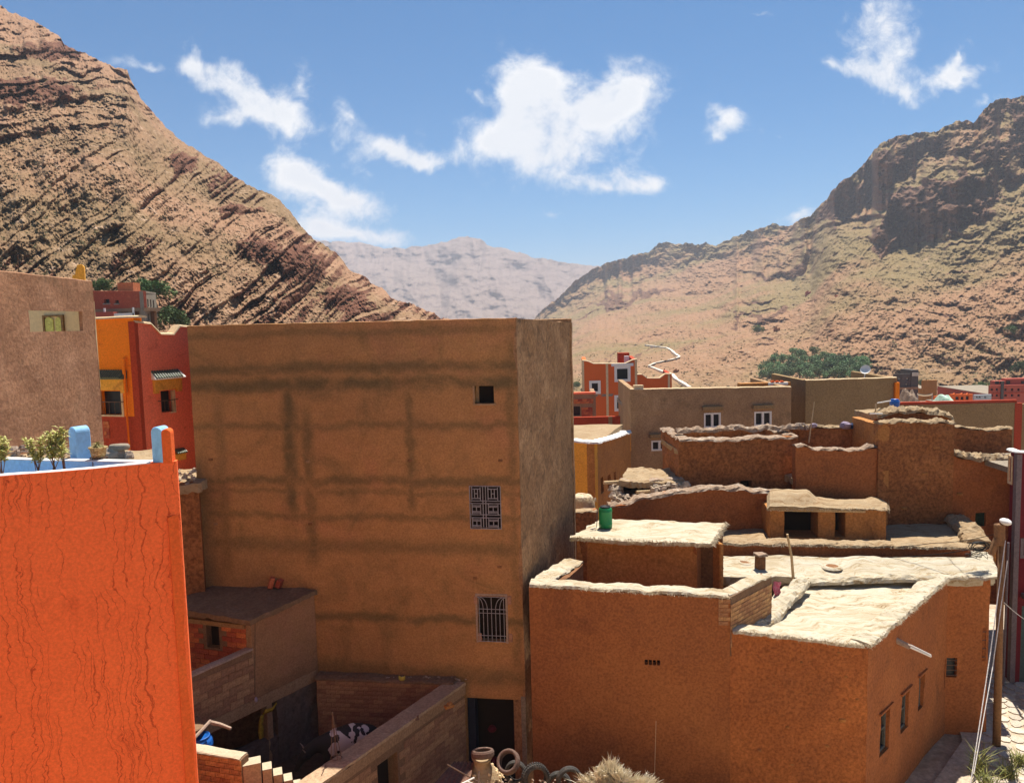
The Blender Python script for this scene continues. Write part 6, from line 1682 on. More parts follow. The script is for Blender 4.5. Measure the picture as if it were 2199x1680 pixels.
# ================================================================== orange terrace house
def cracked_plaster(name, base, base2, crack):
    M = bpy.data.materials.new(name); M.use_nodes = True
    t = NT(M.node_tree); M.node_tree.nodes.clear()
    tc = t.n('ShaderNodeTexCoord'); v = tc.outputs['Object']
    c = t.ramp(t.noise(v, .5, 7, .6, .5), [(.3, base), (.7, base2)])
    # hairline cracks running down, wavering, broken into stretches
    sp = t.n('ShaderNodeSeparateXYZ'); t.link(v, sp.inputs[0])
    wob = t.math('ADD', t.math('MULTIPLY', t.math('SUBTRACT', t.noise(v, 2.4, 4, .6), .5), .36), t.math('MULTIPLY', t.math('SUBTRACT', t.noise(v, .6, 2, .5), .5), .5))
    mp = t.n('ShaderNodeMapping'); t.link(v, mp.inputs[0]); mp.inputs[3].default_value = (1, 1, .22)
    acc = None
    for (per, ph, msc, lo) in ((.19, 0.0, 1.3, .44), (.145, .07, 2.1, .47), (.10, .03, 3.0, .52)):
        s = t.math('ADD', t.math('DIVIDE', t.math('ADD', sp.outputs[0], wob), per), ph * 10)
        f = t.math('ABSOLUTE', t.math('SUBTRACT', t.math('FRACT', s), .5))
        ln = t.smooth(f, .035 * .2 / per, .0)
        mk = t.smooth(t.noise(t.vmath('ADD', mp.outputs[0], (ph * 50, 3.0, 0)), msc, 3, .5), lo, lo + .08)
        g = t.math('MULTIPLY', ln, mk)
        acc = g if acc is None else t.math('MAXIMUM', acc, g)
    c = t.mix(t.math('MULTIPLY', acc, .92), c, crack)
    bl = t.smooth(t.noise(v, 1.6, 8, .7, .4), .55, .8)
    c = t.mix(t.math('MULTIPLY', bl, .5), c, crack)
    nf = t.noise(v, 26, 8, .7)
    g = t.smooth(nf, .25, .75, .84, 1.16); gg = t.n('ShaderNodeCombineColor')
    for i in range(3): t.link(g, gg.inputs[i])
    c = t.mix(1.0, c, gg.outputs[0], 'MULTIPLY')
    b = t.n('ShaderNodeBsdfPrincipled'); t.link(c, b.inputs['Base Color']); b.inputs['Roughness'].default_value = .9; b.inputs['Specular IOR Level'].default_value = .15
    bp = t.n('ShaderNodeBump'); bp.inputs['Strength'].default_value = .5; bp.inputs['Distance'].default_value = .02
    t.link(t.math('SUBTRACT', nf, acc), bp.inputs['Height']); t.link(bp.outputs[0], b.inputs['Normal'])
    o = t.n('ShaderNodeOutputMaterial'); t.link(b.outputs[0], o.inputs[0]); MATS[name] = M
cracked_plaster('orange_cracked', (.94, .178, .055), (.89, .155, .047), (.52, .062, .02))
HA_, HB_ = XY(at(-110, 1300, 10.1)), XY(at(399, 1300, 11.0))
LH = math.dist(HA_, HB_)
oh = thing('orange_terrace_house', 'bright orange plastered house with hairline cracks and blue roof terrace', 'house', (*HB_, 0))
tph = prof(HA_, HB_, [(-110, 1033), (0, 1022), (200, 1006), (376, 990)]); tph[-1] = (LH, tph[-1][1])
wall(oh, 'front_wall', HA_, HB_, -.3, tph, .16, 'orange_cracked', rough=.012, step=.25, nscale=.8, rnd=.0)
coping(oh, 'front_cap', [W2(HA_, HB_, u, z - .006, -.085) for u, z in tph[:-1]] + [W2(HA_, HB_, LH - .35, tph[-1][1] - .006, -.085)], .15, .022, 'white_paint', rough=.01, step=.2)
HC_ = (HB_[0] - 2.6, HB_[1] + 3.4)
wall(oh, 'right_wall', (HB_[0] - .004, HB_[1] + .01), HC_, -.3, tph[-1][1] - .8, .16, 'orange_plaster', rough=.01, step=.5)
BA_ = XY(at(-110, 985, 12.5)); zbk = tph[-1][1]
kk = W2(HA_, HB_, LH - .30, 0, -.14)
wall(oh, 'back_parapet', BA_, XY(kk), zbk - 1.0, [(0, at(-110, 984, 12.5).z), (math.dist(BA_, XY(kk)), zbk - .01)], .14, 'blue_paint', rough=.006, step=.3, rnd=0)
coping(oh, 'back_cap', [P3((BA_[0], BA_[1] + .07), at(-110, 984, 12.5).z - .004), P3((kk.x - .02, kk.y + .05), zbk - .014)], .16, .02, 'white_paint', rough=.01, step=.2)
mb = MB(); mb.prism([W2(HA_, HB_, 0, 0, -.15)[:2], XY(kk), (BA_[0], BA_[1])], zbk - 1.1, zbk - .75); mb.build('terrace_floor', 'blue_paint', oh)
def arch_post(parent, name, cx, y0, y1, Y, wpx, dep, m, rz, sub=None):
    w_ = wpx * Y / FPX; zb_ = at(cx, y1, Y).z; zt_ = at(cx, y0, Y).z; c = at(cx, (y0 + y1) / 2, Y)
    pts = [(-w_ / 2, zb_), (w_ / 2, zb_)] + [(math.cos(a) * w_ / 2, zt_ - w_ / 2 + math.sin(a) * w_ / 2) for a in np.linspace(0, math.pi, 13)]
    R = Matrix.Rotation(rz, 3, 'Z'); mb = MB(); n_ = len(pts)
    f0 = [Vector((c.x, c.y, 0)) + R @ Vector((x, -dep / 2, 0)) + Vector((0, 0, z)) for x, z in pts]
    f1 = [Vector((c.x, c.y, 0)) + R @ Vector((x, dep / 2, 0)) + Vector((0, 0, z)) for x, z in pts]
    mb.add(f0 + f1, [tuple(range(n_)), tuple(range(2 * n_ - 1, n_ - 1, -1))] + [(i, (i + 1) % n_, n_ + (i + 1) % n_, n_ + i) for i in range(n_)])
    return mb.build(name, m, parent, bevel=.012)
arch_post(oh, 'corner_post', 346, 914, 991, 11.06, 26, .20, 'blue_paint', -.25)
arch_post(oh, 'corner_post_skin', 361, 919, 992, 11.05, 19, .19, 'orange_plaster', .15)
arch_post(oh, 'parapet_post', 172, 914, 990, 11.95, 27, .24, 'blue_paint', -.55)

# ledge of stones behind the terrace
lg = thing('rubble_ledge', 'pale mud ledge strewn with stones behind the blue terrace parapet', 'ledge', (*XY(at(180, 975, 13.2)), 8))
patch(lg, 'ledge_top', [at(-60, 986, 12.9), at(345, 990, 12.6), at(330, 968, 14.4), at(-40, 962, 14.6)], 34, 10, .5, 'straw_tan', rough=.07, edge=.1)
rubble(lg, 'loose_stones', [at(random.uniform(20, 235), random.uniform(962, 984), random.uniform(12.9, 14.0)) for _ in range(190)], 'rock', smin=.02, smax=.075)
def boulder(name, label, x, y, Y, r, sz=(1, 1, .8), m='rock', seed=0):
    c = at(x, y, Y); P = []
    for j in range(9):
        t_ = -math.pi / 2 + math.pi * j / 8; row = []
        for i in range(17):
            a = 2 * math.pi * (i % 16) / 16; d = Vector((math.cos(t_) * math.cos(a), math.cos(t_) * math.sin(a), math.sin(t_)))
            k = r * (1 + .28 * nz(d.x + seed, d.y, d.z, 1.6)); row.append(c + Vector((d.x * k * sz[0], d.y * k * sz[1], d.z * k * sz[2])))
        P.append(row)
    mb = MB(); mb.grid(P); o = mb.build(name, m); return tag(o, label, 'rock')
boulder('boulder', 'rough tan boulder under the flat stone slab on the ledge', 243, 978, 13.0, .17, (1.3, 1, .9), seed=1)
boulder('boulder', 'small split boulder right of the flat stone slab', 277, 981, 12.9, .09, (.8, 1, 1.2), seed=4)
c = at(256, 959, 13.0)
mb = MB(); mb.lathe([(0, -.05), (.15, -.05), (.172, -.02), (.172, .02), (.15, .045), (0, .05)], (0, 0, 0), 20)
sl = mb.build('stone_slab', 'concrete', None, True); sl.location = c; sl.scale = (1, .7, 1); ORG[sl] = Vector(); tag(sl, 'flat rounded grey stone slab lying on the boulder', 'stone')

# oleander plants
mat('leaf_olive', [(.40, .40, .11), (.52, .48, .16), (.28, .33, .08)], scale=9, bump=0, fine=0, rough=.6, spec=.25)
mat('stem', [(.20, .12, .06), (.16, .10, .05)], scale=6, bump=.2)
def leaf(mb, p, d, ln, wd, droop=.25):
    d = Vector(d).normalized(); s = d.cross(Vector((0, 0, 1)))
    if s.length < .05: s = Vector((1, 0, 0))
    s.normalize(); up = s.cross(d)
    a = p + d * ln * .5 + up * ln * .05; e = p + d * ln - Vector((0, 0, 1)) * ln * droop
    mb.add([p, a + s * wd, e, a - s * wd, a + up * wd * .35], [(0, 4, 1), (1, 4, 2), (0, 3, 4), (3, 2, 4)])
def shrub(label, base, h, spread, stems, nl, lf=.13, seed=0, mleaf='leaf_olive'):
    rnd = random.Random(seed); o = thing('oleander_shrub', label, 'plant', base, 'potted shrubs on the blue terrace')
    base = Vector(base); lv = MB()
    for k in range(stems):
        a = rnd.uniform(0, 6.28); top = base + Vector((math.cos(a) * spread * rnd.uniform(.2, 1), math.sin(a) * spread * rnd.uniform(.2, 1) * .6, h * rnd.uniform(.65, 1)))
        mid = base.lerp(top, .5) + Vector((rnd.uniform(-.03, .03), 0, .03))
        mb = MB(); mb.tube([base + Vector((rnd.uniform(-.03, .03), rnd.uniform(-.02, .02), 0)), mid, top], [.006, .005, .003], 5); mb.build('stem', 'stem', o)
        for i in range(nl):
            t_ = rnd.uniform(.35, 1.0); p = (base.lerp(mid, t_ * 2) if t_ < .5 else mid.lerp(top, t_ * 2 - 1))
            b = rnd.uniform(0, 6.28); el = rnd.uniform(.1, 1.1)
            leaf(lv, p, (math.cos(b) * math.cos(el), math.sin(b) * math.cos(el), math.sin(el)), lf * rnd.uniform(.6, 1.15), lf * .13, rnd.uniform(0, .35))
    lo = lv.build('foliage', mleaf, o); tag(lo, kind='stuff'); return o
shrub('leggy oleander shrub with yellow-green leaves left of the blue arched post', at(118, 1015, 10.85), .60, .24, 6, 40, .13, 3)
shrub('bushy oleander shrub in the middle of the blue terrace, lower than its neighbour', at(82, 1018, 10.8), .50, .18, 6, 38, .12, 5)
shrub('oleander shrub against the rose-brown house wall at the terrace end', at(4, 1022, 10.7), .56, .18, 6, 38, .12, 8)
shrub('tall oleander twig shrub leaning over the blue parapet beside the arched post', at(140, 1012, 10.95), .66, .14, 4, 40, .13, 11)

# mosaic pot in iron stand with small plant
pc = at(212, 985, 11.55); 
mat('mosaic', [(.42, .26, .09), (.24, .15, .06), (.55, .40, .18), (.12, .12, .09)], scale=26, bump=.4, bscale=30, dark=(.62, .48, .26), dscale=24)
pt = thing('mosaic_pot', 'brown mosaic flower pot in an iron stand by the blue post', 'flower pot', (pc.x, pc.y, pc.z - .08))
mb = MB(); mb.lathe([(0, .0), (.075, .0), (.10, .05), (.115, .16), (.135, .17), (.135, .185), (.11, .185), (.10, .15), (0, .15)], pc, 18); mb.build('pot', 'mosaic', pt, True)
mb = MB()
for k in range(10):
    a = 2 * math.pi * k / 10; mb.tube([pc + Vector((.115 * math.cos(a), .115 * math.sin(a), .03)), pc + Vector((.115 * math.cos(a), .115 * math.sin(a), -.10))], .006, 5)
for z in (.03, -.10):
    mb.tube([pc + Vector((.115 * math.cos(2 * math.pi * k / 16), .115 * math.sin(2 * math.pi * k / 16), z)) for k in range(17)], .007, 5, False)
mb.build('stand', 'rust_iron', pt)
lv = MB()
for k in range(70):
    a = random.uniform(0, 6.28); el = random.uniform(.1, 1.3); leaf(lv, pc + Vector((0, 0, .17)), (math.cos(a) * math.cos(el), math.sin(a) * math.cos(el), math.sin(el)), random.uniform(.08, .19), .010, .3)
mat('leaf_dry', [(.40, .36, .18), (.30, .27, .11), (.48, .42, .25)], scale=9, bump=0, fine=0)
tag(lv.build('leaves', 'leaf_dry', pt), kind='stuff')

# ================================================================== things in the yard
def cow():
    base = at(742, 1640, 19.2); base.z = 1.46
    o = thing('cow', 'black and white cow standing in the shaded yard behind the wall', 'cow', base, rz=math.radians(205)); o.scale = (.9, .9, .97)
    J = [ # x forward, y, z, rx, ry
        ((-.78, 0, 1.16), (.20, .22)), ((-.45, 0, 1.17), (.27, .31)), ((0, 0, 1.10), (.31, .36)), ((.42, 0, 1.12), (.29, .33)), ((.68, 0, 1.16), (.21, .24)),
        ((.92, 0, 1.12), (.15, .18)), ((1.12, 0, .98), (.13, .14)), ((1.24, 0, .84), (.12, .12)), ((1.36, 0, .66), (.085, .08)), ((1.42, 0, .56), (.075, .07)),
        ((-.60, .17, .92), (.15, .15)), ((-.52, .18, .66), (.085, .085)), ((-.66, .18, .42), (.055, .055)), ((-.63, .18, .10), (.05, .05)), ((-.60, .18, .02), (.06, .06)),
        ((-.60, -.17, .92), (.15, .15)), ((-.52, -.18, .66), (.085, .085)), ((-.66, -.18, .42), (.055, .055)), ((-.63, -.18, .10), (.05, .05)), ((-.60, -.18, .02), (.06, .06)),
        ((.52, .16, .86), (.12, .12)), ((.53, .17, .50), (.06, .06)), ((.55, .17, .28), (.05, .05)), ((.55, .17, .02), (.06, .06)),
        ((.52, -.16, .86), (.12, .12)), ((.53, -.17, .50), (.06, .06)), ((.55, -.17, .28), (.05, .05)), ((.55, -.17, .02), (.06, .06)),
        ((-.92, 0, 1.22), (.05, .05)), ((-1.0, 0, .98), (.028, .028)), ((-1.01, 0, .62), (.025, .025)), ((-1.01, 0, .46), (.05, .05)),
        ((1.17, .20, .98), (.05, .02)), ((1.17, -.20, .98), (.05, .02))]
    E = [(0, 1), (1, 2), (2, 3), (3, 4), (4, 5), (5, 6), (6, 7), (7, 8), (8, 9), (1, 10), (10, 11), (11, 12), (12, 13), (13, 14), (1, 15), (15, 16), (16, 17), (17, 18), (18, 19), (3, 20), (20, 21), (21, 22), (22, 23), (3, 24), (24, 25), (25, 26), (26, 27), (0, 28), (28, 29), (29, 30), (30, 31), (6, 32), (6, 33)]
    me = bpy.data.meshes.new('body'); me.from_pydata([j[0] for j in J], E, [])
    ob = link(bpy.data.objects.new('body', me)); 
    md = ob.modifiers.new('skin', 'SKIN'); 
    for i, j in enumerate(J): me.skin_vertices[0].data[i].radius = j[1]
    me.skin_vertices[0].data[2].use_root = True
    ob.modifiers.new('sub', 'SUBSURF').levels = 2
    bpy.context.view_layer.update()
    dg = bpy.context.evaluated_depsgraph_get()
    me2 = bpy.data.meshes.new_from_object(ob.evaluated_get(dg)); me2.name = 'body'
    ob.modifiers.clear(); ob.data = me2; me2.shade_smooth(); ob.parent = o
    M = bpy.data.materials.new('cow_hide'); M.use_nodes = True; t = NT(M.node_tree); M.node_tree.nodes.clear()
    tc = t.n('ShaderNodeTexCoord'); sp = t.n('ShaderNodeSeparateXYZ'); t.link(tc.outputs['Object'], sp.inputs[0])
    n = t.noise(tc.outputs['Object'], 2.3, 3, .5, .3)
    f = t.math('ADD', n, t.smooth(sp.outputs[0], .35, .75, 0, .5))
    f = t.math('ADD', f, t.smooth(sp.outputs[0], -.55, -.8, 0, .25))
    c = t.mix(t.smooth(f, .515, .53), (.68, .62, .56), (.018, .016, .016))
    b = t.n('ShaderNodeBsdfPrincipled'); t.link(c, b.inputs['Base Color']); b.inputs['Roughness'].default_value = .7
    q = t.n('ShaderNodeOutputMaterial'); t.link(b.outputs[0], q.inputs[0]); me2.materials.append(M)
    for s in (-1, 1):
        mb = MB(); mb.tube([(1.12, .09 * s, 1.06), (1.16, .17 * s, 1.14), (1.22, .19 * s, 1.22)], [.025, .018, .006], 6); mb.v = [tuple(Vector(q_)) for q_ in mb.v]
        ORG[o] = Vector(); mb.build('horn', 'grey_wood', o)
cow()

# yellow scarf over the post
mat('scarf_yellow', [(.40, .28, .03), (.30, .20, .02), (.16, .11, .02)], scale=9, bump=.5, bscale=14, dark=(.20, .13, .02), dscale=8)
ys = [onplane(x, y, QN, QJ) for x, y in ((590, 1507), (580, 1520), (566, 1525), (559, 1532), (557, 1550), (556, 1568), (558, 1582))]
off = Vector((nD.x, nD.y, 0))
mb = MB(); rows = []
for i, p in enumerate(ys):
    wd = (.02, .05, .06, .07, .075, .085, .07)[i]; dr = off * (.06 + .02 * (i % 2))
    side = Vector((DV.x, DV.y, 0)) * wd if i > 2 else Vector((0, 0, wd))
    rows.append([p + dr + side, p + dr + off * .03, p + dr - side, p + dr - off * .02])
for r in rows: r.append(r[0])
mb.grid(rows); sc_ = mb.build('yellow_scarf', 'scarf_yellow', None, True); tag(sc_, 'twisted yellow cloth tied on the stable post', 'cloth')
# lean-to with log, blue drum below
lt = thing('lean_to_roof', 'small earth-covered lean-to on rough logs beside the orange house', 'roof', (*XY(at(430, 1570, 15.9)), 2.0))
patch(lt, 'earth_cover', [at(405, 1576, 16.6), at(436, 1560, 16.9), at(448, 1545, 17.6), at(405, 1530, 17.9)], 10, 8, .08, 'roof_dirt', rough=.05, edge=.05)
mb = MB(); mb.tube([at(418, 1582, 16.5), at(452, 1546, 17.0)], .04, 7); mb.build('log', 'grey_wood', lt)
mb = MB(); mb.tube([at(449, 1549, 17.0), at(472, 1554, 16.9), at(496, 1563, 16.8)], [.05, .045, .035], 8); mb.build('log', 'grey_wood', lt)
q = at(487, 1575, 17.4); mb = MB(); mb.box((q.x, q.y, 2.2), (.16, .16, 1.9)); mb.build('post', 'lintel', lt)
mat('blue_plastic', [(.012, .12, .47), (.010, .10, .40)], scale=3, bump=.05, rough=.4, spec=.4, fine=.05)
mat('green_plastic', [(.008, .24, .075), (.006, .20, .06)], scale=3, bump=.05, rough=.4, spec=.4, fine=.05)
mat('black_plastic', [(.012, .012, .012), (.02, .02, .02)], scale=3, bump=.1, rough=.6)
def barrel(name, label, c, r, h, m, lid, ribs=3):
    o = thing(name, label, 'barrel', c)
    prof_ = [(0, 0), (r * .93, 0), (r, .03 * h)]
    for k in range(ribs):
        z = h * (.18 + .6 * k / max(1, ribs - 1)); prof_ += [(r, z - .03 * h), (r * 1.035, z - .012 * h), (r * 1.035, z + .012 * h), (r, z + .03 * h)]
    prof_ += [(r, .86 * h), (r * .92, .92 * h), (r * .72, .95 * h), (r * .72, .97 * h)]
    mb = MB(); mb.lathe(prof_, c, 28); mb.build('drum', m, o, True)
    mb = MB(); mb.lathe([(r * .72, .955 * h), (r * .80, .96 * h), (r * .80, 1.0 * h), (r * .70, 1.0 * h), (r * .68, .985 * h), (0, .985 * h)], c, 28); mb.build('lid', lid, o, True)
    return o
q = at(430, 1602, 17.0)
barrel('blue_drum', 'blue plastic drum under the lean-to beside the orange house', (q.x, q.y, q.z - .68), .28, .95, 'blue_plastic', 'blue_plastic')
gc = onz(1300, 1131, 6.78)
barrel('green_barrel', 'green plastic barrel with black lid on the straw roof of the rooftop room', tuple(gc), .205, .66, 'green_plastic', 'black_plastic', 2)
mb = MB(); mb.tube([gc + Vector((-.25, 0, .6)), gc + Vector((-.27, -.05, .2)), gc + Vector((-.3, -.1, .02)), gc + Vector((-.5, -.25, .01)), gc + Vector((-.35, -.3, .01))], .012, 6); tag(mb.build('hose', 'grey_trim'), 'thin pale hose hanging beside the green barrel', 'hose')
bc = at(1920, 889.5, 30.3)
barrel('blue_barrel', 'tall blue plastic barrel standing on the stepped mud house', tuple(bc), .18, .61, 'blue_plastic', 'blue_plastic', 3)
tcn = at(1855, 918, 31.2)
tk = thing('water_tank', 'small cream cylinder tank with dark pipe left of the blue barrel', 'tank', tuple(tcn))
mb = MB(); mb.lathe([(0, 0), (.2, 0), (.21, .02), (.21, .34), (.19, .37), (0, .37)], tcn, 20); mb.build('drum', 'cream', tk, True)
mb = MB(); mb.tube([tcn + Vector((0, 0, .36)), tcn + Vector((0, 0, .62))], .06, 8); mb.build('pipe', 'rust_iron', tk)
mb = MB(); mb.tube([tcn + Vector((0, 0, .4)), tcn + Vector((.35, 0, .38))], .025, 6); mb.build('side_pipe', 'white_paint', tk)
mat('cloth_lilac', [(.38, .32, .40), (.28, .22, .30)], scale=6, bump=.6, bscale=10)
mat('cloth_navy', [(.03, .05, .12), (.04, .06, .14)], scale=6, bump=.6, bscale=10)
def bundle(label, x, y, Y, r, m):
    o = boulder('cloth_bundle', label, x, y, Y, r, (1.3, .8, .8), m, seed=x); o['category'] = 'cloth'
bundle('lilac cloth bundle on the mud parapet near the cream tank', 1815, 913, 30.8, .18, 'cloth_lilac')
bundle('navy cloth bundle next to the lilac bundle on the parapet', 1829, 914, 30.9, .15, 'cloth_navy')
bundle('pale lilac cloth beside the leaning stick on the parapet', 1746, 913, 30.8, .12, 'cloth_lilac')
mat('cloth_pink', [(.62, .05, .16), (.75, .35, .42)], scale=10, bump=.4)
pk = onz(1668, 1278, 4.9); mb = MB(); mb.grid([[pk + Vector((-.10 + .07 * i + .02 * math.sin(j * 2), .05 * math.sin(i * 2.0 + j), .42 - .09 * j)) for i in range(4)] for j in range(6)]); mb.grid([[pk + Vector((-.10 + .07 * i + .02 * math.sin(j * 2), .02 + .05 * math.sin(i * 2.0 + j), .42 - .09 * j)) for i in range(4)] for j in range(6)]); tag(mb.build('pink_cloth', 'cloth_pink', None, True), 'pink and white cloth hanging at the brick parapet', 'cloth')
def stick(name, label, a, b, r0, r1, m, cat='pole', mid=None, n=8):
    pts = [a, b] if mid is None else [a, mid, b]
    mb = MB(); mb.tube(pts, [r0, r1] if mid is None else [r0, (r0 + r1) / 2, r1], n); return tag(mb.build(name, m, None), label, cat)
p0 = onz(1703, 1246, 5.0)
p1_ = at(1690, 1146, p0.y - .1)
stick('bamboo_pole', 'upright bamboo pole standing in the corner of the pale roof', p0, p1_, .045, .034, 'wood_pale', mid=p0.lerp(p1_, .5) + Vector((.04, 0, 0)))
stick('leaning_stick', 'thin stick leaning on the parapet below the plain olive-brown house', at(1736, 950, 30.4), at(1748, 862, 30.6), .03, .02, 'wood_pale')
for (x0, y0, x1, y1, Y) in ((1867, 888, 1900, 888, 29.6), (1883, 865, 1912, 860, 30.1)):
    stick('roof_rail', 'thin pale pipe jutting from the straw roof edge below the blue barrel' if x0 < 1870 else 'thin pale pipe reaching to the top of the blue barrel', at(x0, y0, Y), at(x1, y1, Y), .025, .025, 'white_paint', 'pipe')['group'] = 'pipes by the blue barrel'
stick('pipe_post', 'short upright pipe left of the blue barrel', at(1879, 888, 29.9), at(1880, 866, 30.0), .03, .03, 'wood_pale', 'pipe')
# satellite dish
dq = at(1858, 803, 47)
sd_ = thing('satellite_dish', 'white satellite dish on the roof of the olive-brown house', 'satellite dish', tuple(dq))
P = []
for j in range(6):
    r = .30 * j / 5; P.append([(r * math.cos(2 * math.pi * i / 18), r * math.sin(2 * math.pi * i / 18), .35 * r * r / .3) for i in range(19)])
R = Vector((-.55, -.75, .55)).to_track_quat('Z', 'Y').to_matrix()
mb = MB(); mb.grid([[dq + Vector((0, 0, .25)) + R @ Vector(q_) for q_ in row] for row in P]); mb.build('dish', 'white_paint', sd_, True)
mb = MB(); mb.tube([dq + Vector((0, .02, .24)), dq + Vector((-.08, 0, -.25)), at(1850, 812, 47)], .03, 6); mb.build('arm', 'white_paint', sd_)
# iron rods on the yard wall
def on_cap(x, y): return onz(x, y, zd + .02)
rb_ = thing('rod_tripod', 'bundle of rusty reinforcing rods tied into a spire on the yard wall', 'rods', tuple(on_cap(722, 1627)))
apex = Vector(on_cap(722, 1627)) + Vector((-.05, .05, 1.02))
for k, (dx, dy) in enumerate(((-.11, -.05), (-.04, .07), (.04, -.06), (.10, .05), (.02, .02))):
    b_ = Vector(on_cap(722, 1627)) + Vector((dx, dy, 0)); mb = MB(); mb.tube([b_, apex + (apex - b_) * .04], .008, 5); mb.build('rod', 'rust_iron', rb_)
mb = MB(); c0_ = Vector(on_cap(722, 1627)); mb.tube([c0_ + Vector((.13 * math.cos(a), .10 * math.sin(a), .02)) for a in np.linspace(0, 6.28, 14)], .008, 5, False); mb.build('hoop', 'rust_iron', rb_)
for (x, y, l, m, lab) in ((963, 1518, .24, 'mud_gold', 'flat lump of broken plaster on the yard wall'), (896, 1546, .10, 'rust_iron', 'small bent iron piece on the yard wall'),):
    q = on_cap(x, y); mb = MB(); mb.box(q + Vector((0, 0, .04)), (l, l * .6, .07), .6, .02); mb.box(q + Vector((.02, .02, .09)), (l * .5, l * .4, .06), 1.1, .02); tag(mb.build('debris', m, None, bevel=.012), lab, 'debris')
stick('wall_rod', 'thin iron rod lying on the sunlit end of the yard wall', on_cap(700, 1640), on_cap(690, 1662), .008, .008, 'rust_iron', 'rod')
mat('paper_yellow', [(.52, .42, .08), (.45, .35, .06)], scale=5, bump=.3)
q = onplane(864, 1460, B0, B1); mb = MB(); mb.grid([[q + Vector((-.09 + .06 * i, -.06 - .03 * (j % 2), .03 + .09 - .06 * j + .04 * abs(i - 1.5))) for i in range(4)] for j in range(3)]); tag(mb.build('yellow_bag', 'paper_yellow', None), 'crumpled yellow bag on the yard back wall', 'bag')
rubble(bw, 'wall_top_stones', [onplane(random.uniform(800, 1000), random.uniform(1452, 1462), (B0[0], B0[1] + .15), (B1[0], B1[1] + .15)) for _ in range(40)], 'rock', smin=.02, smax=.06)
q = onz(591, 1260, ZS + .15)
for k, (dx, rz_) in enumerate(((-.10, .3), (.12, -.2))):
    mb = MB(); mb.box(q + Vector((dx, 0, .14 - .03 * k)), (.13, .2, .30 - .08 * k), rz_, .01, Matrix.Rotation(rz_, 3, 'Z') @ Matrix.Rotation(.35, 3, 'Y')); tag(mb.build('loose_brick', 'brick_red', None, bevel=.008), ('tilted red brick standing on the dark shed roof', 'low red brick lying against the tilted brick on the shed roof')[k], 'brick')
stick('wire', 'thin cable hanging down the shed corner', onplane(546, 1330, Q1, QJ) + off * .03, onplane(545, 1490, Q1, QJ) + off * .04, .006, .006, 'black_plastic', 'cable')
# small lamp/pink socket at its end
q = onplane(547, 1500, Q1, QJ) + off * .05; mb = MB(); mb.lathe([(0, .07), (.03, .06), (.045, 0), (.03, -.05), (0, -.06)], q, 10); tag(mb.build('hanging_bulb', 'cloth_lilac', None, True), 'small lamp holder at the end of the hanging cable', 'lamp')

# ================================================================== low roof with tyres at the foot of the adobe house
tr0 = onz(905, 1700, 2.15); 
lr = thing('low_shed_roof', 'flat low shed roof littered with tyres in front of the doorway', 'shed', (1.0, 16.6, 0))
patch(lr, 'roof', [(-2.6, 13.6, 2.15), (3.6, 13.6, 2.15), (3.6, 17.55, 2.15), (-1.7, 17.55, 2.15)], 30, 24, .2, 'straw_tan', rough=.06, edge=.08)
wall(lr, 'far_wall', (3.5, 17.4), (-1.6, 17.4), -.2, 1.98, .25, 'mud_brown', step=.5)
wall(lr, 'left_wall', (-1.65, 17.3), (-2.5, 13.7), -.2, 1.98, .25, 'mud_brown', step=.5)
wall(lr, 'right_wall', (3.5, 13.7), (3.5, 17.2), -.2, 1.98, .25, 'mud_brown', step=.5)
mat('rubber', [(.045, .042, .04), (.07, .065, .06)], scale=6, bump=.4, bscale=30, rough=.85, dark=(.16, .13, .10), dscale=5, dlo=.5, dhi=.75)
mat('rubber_dust', [(.17, .10, .075), (.12, .08, .065)], scale=6, bump=.4, bscale=30, rough=.9, dark=(.28, .2, .15), dscale=5)
def tyre(label, c, R_, tilt, yaw, m='rubber', knob=False, w=.085):
    o = thing('tyre', label, 'tyre', (0, 0, 0), 'old tyres on the low shed roof')
    dp = R_ * .30
    pf = [(R_ - dp, -w * .70), (R_ - dp * .85, -w * .92), (R_ - dp * .4, -w), (R_ - .012, -w * .85), (R_, -w * .45), (R_, w * .45), (R_ - .012, w * .85), (R_ - dp * .4, w), (R_ - dp * .85, w * .92), (R_ - dp, w * .70), (R_ - dp * .9, w * .55), (R_ - dp * .45, w * .8), (R_ - .025, 0), (R_ - dp * .45, -w * .8), (R_ - dp * .9, -w * .55)]
    mb = MB(); mb.lathe(pf, (0, 0, 0), 40, True); cs = mb.build('carcass', m, o, True)
    mb = MB()
    for k in range(36 if knob else 0):
        a = 2 * math.pi * k / 36
        for s in (-1, 1):
            Mx = Matrix.Rotation(a + .05 * s, 3, 'Z'); mb.box(Mx @ Vector((R_ + .004, 0, s * w * .55)), (.03, .028, w * .75), M=Mx)
    for zz in ((-w * .3, 0, w * .3) if not knob else ()):
        mb.lathe([(R_ + .006, zz - .012), (R_ + .006, zz + .012), (R_ - .004, zz + .02), (R_ - .004, zz - .02)], (0, 0, 0), 40, True)
    mb.build('tread', m, cs)
    o.location = c; o.rotation_euler = (tilt, 0, yaw)
    return o
def ty(x, y, Y): return at(x, y, Y)
tyre('reddish dusty tyre lying flat on top of the clay jar heap', ty(1036, 1616, 16.9), .26, -.30, .1, 'rubber_dust')
tyre('reddish tyre tilted steeply, leaning on another tyre', ty(1091, 1634, 16.7), .27, math.radians(48), math.radians(-28), 'rubber_dust')
tyre('black tyre standing upright behind the tilted reddish tyre', ty(1107, 1656, 16.9), .25, math.radians(78), math.radians(-12))
tyre('knobbly black tyre standing upright facing outwards', ty(1150, 1669, 16.5), .30, math.radians(80), math.radians(14), knob=True, w=.10)
tyre('smooth grey tyre standing upright beside the palm straw', ty(1222, 1673, 16.4), .29, math.radians(82), math.radians(8))
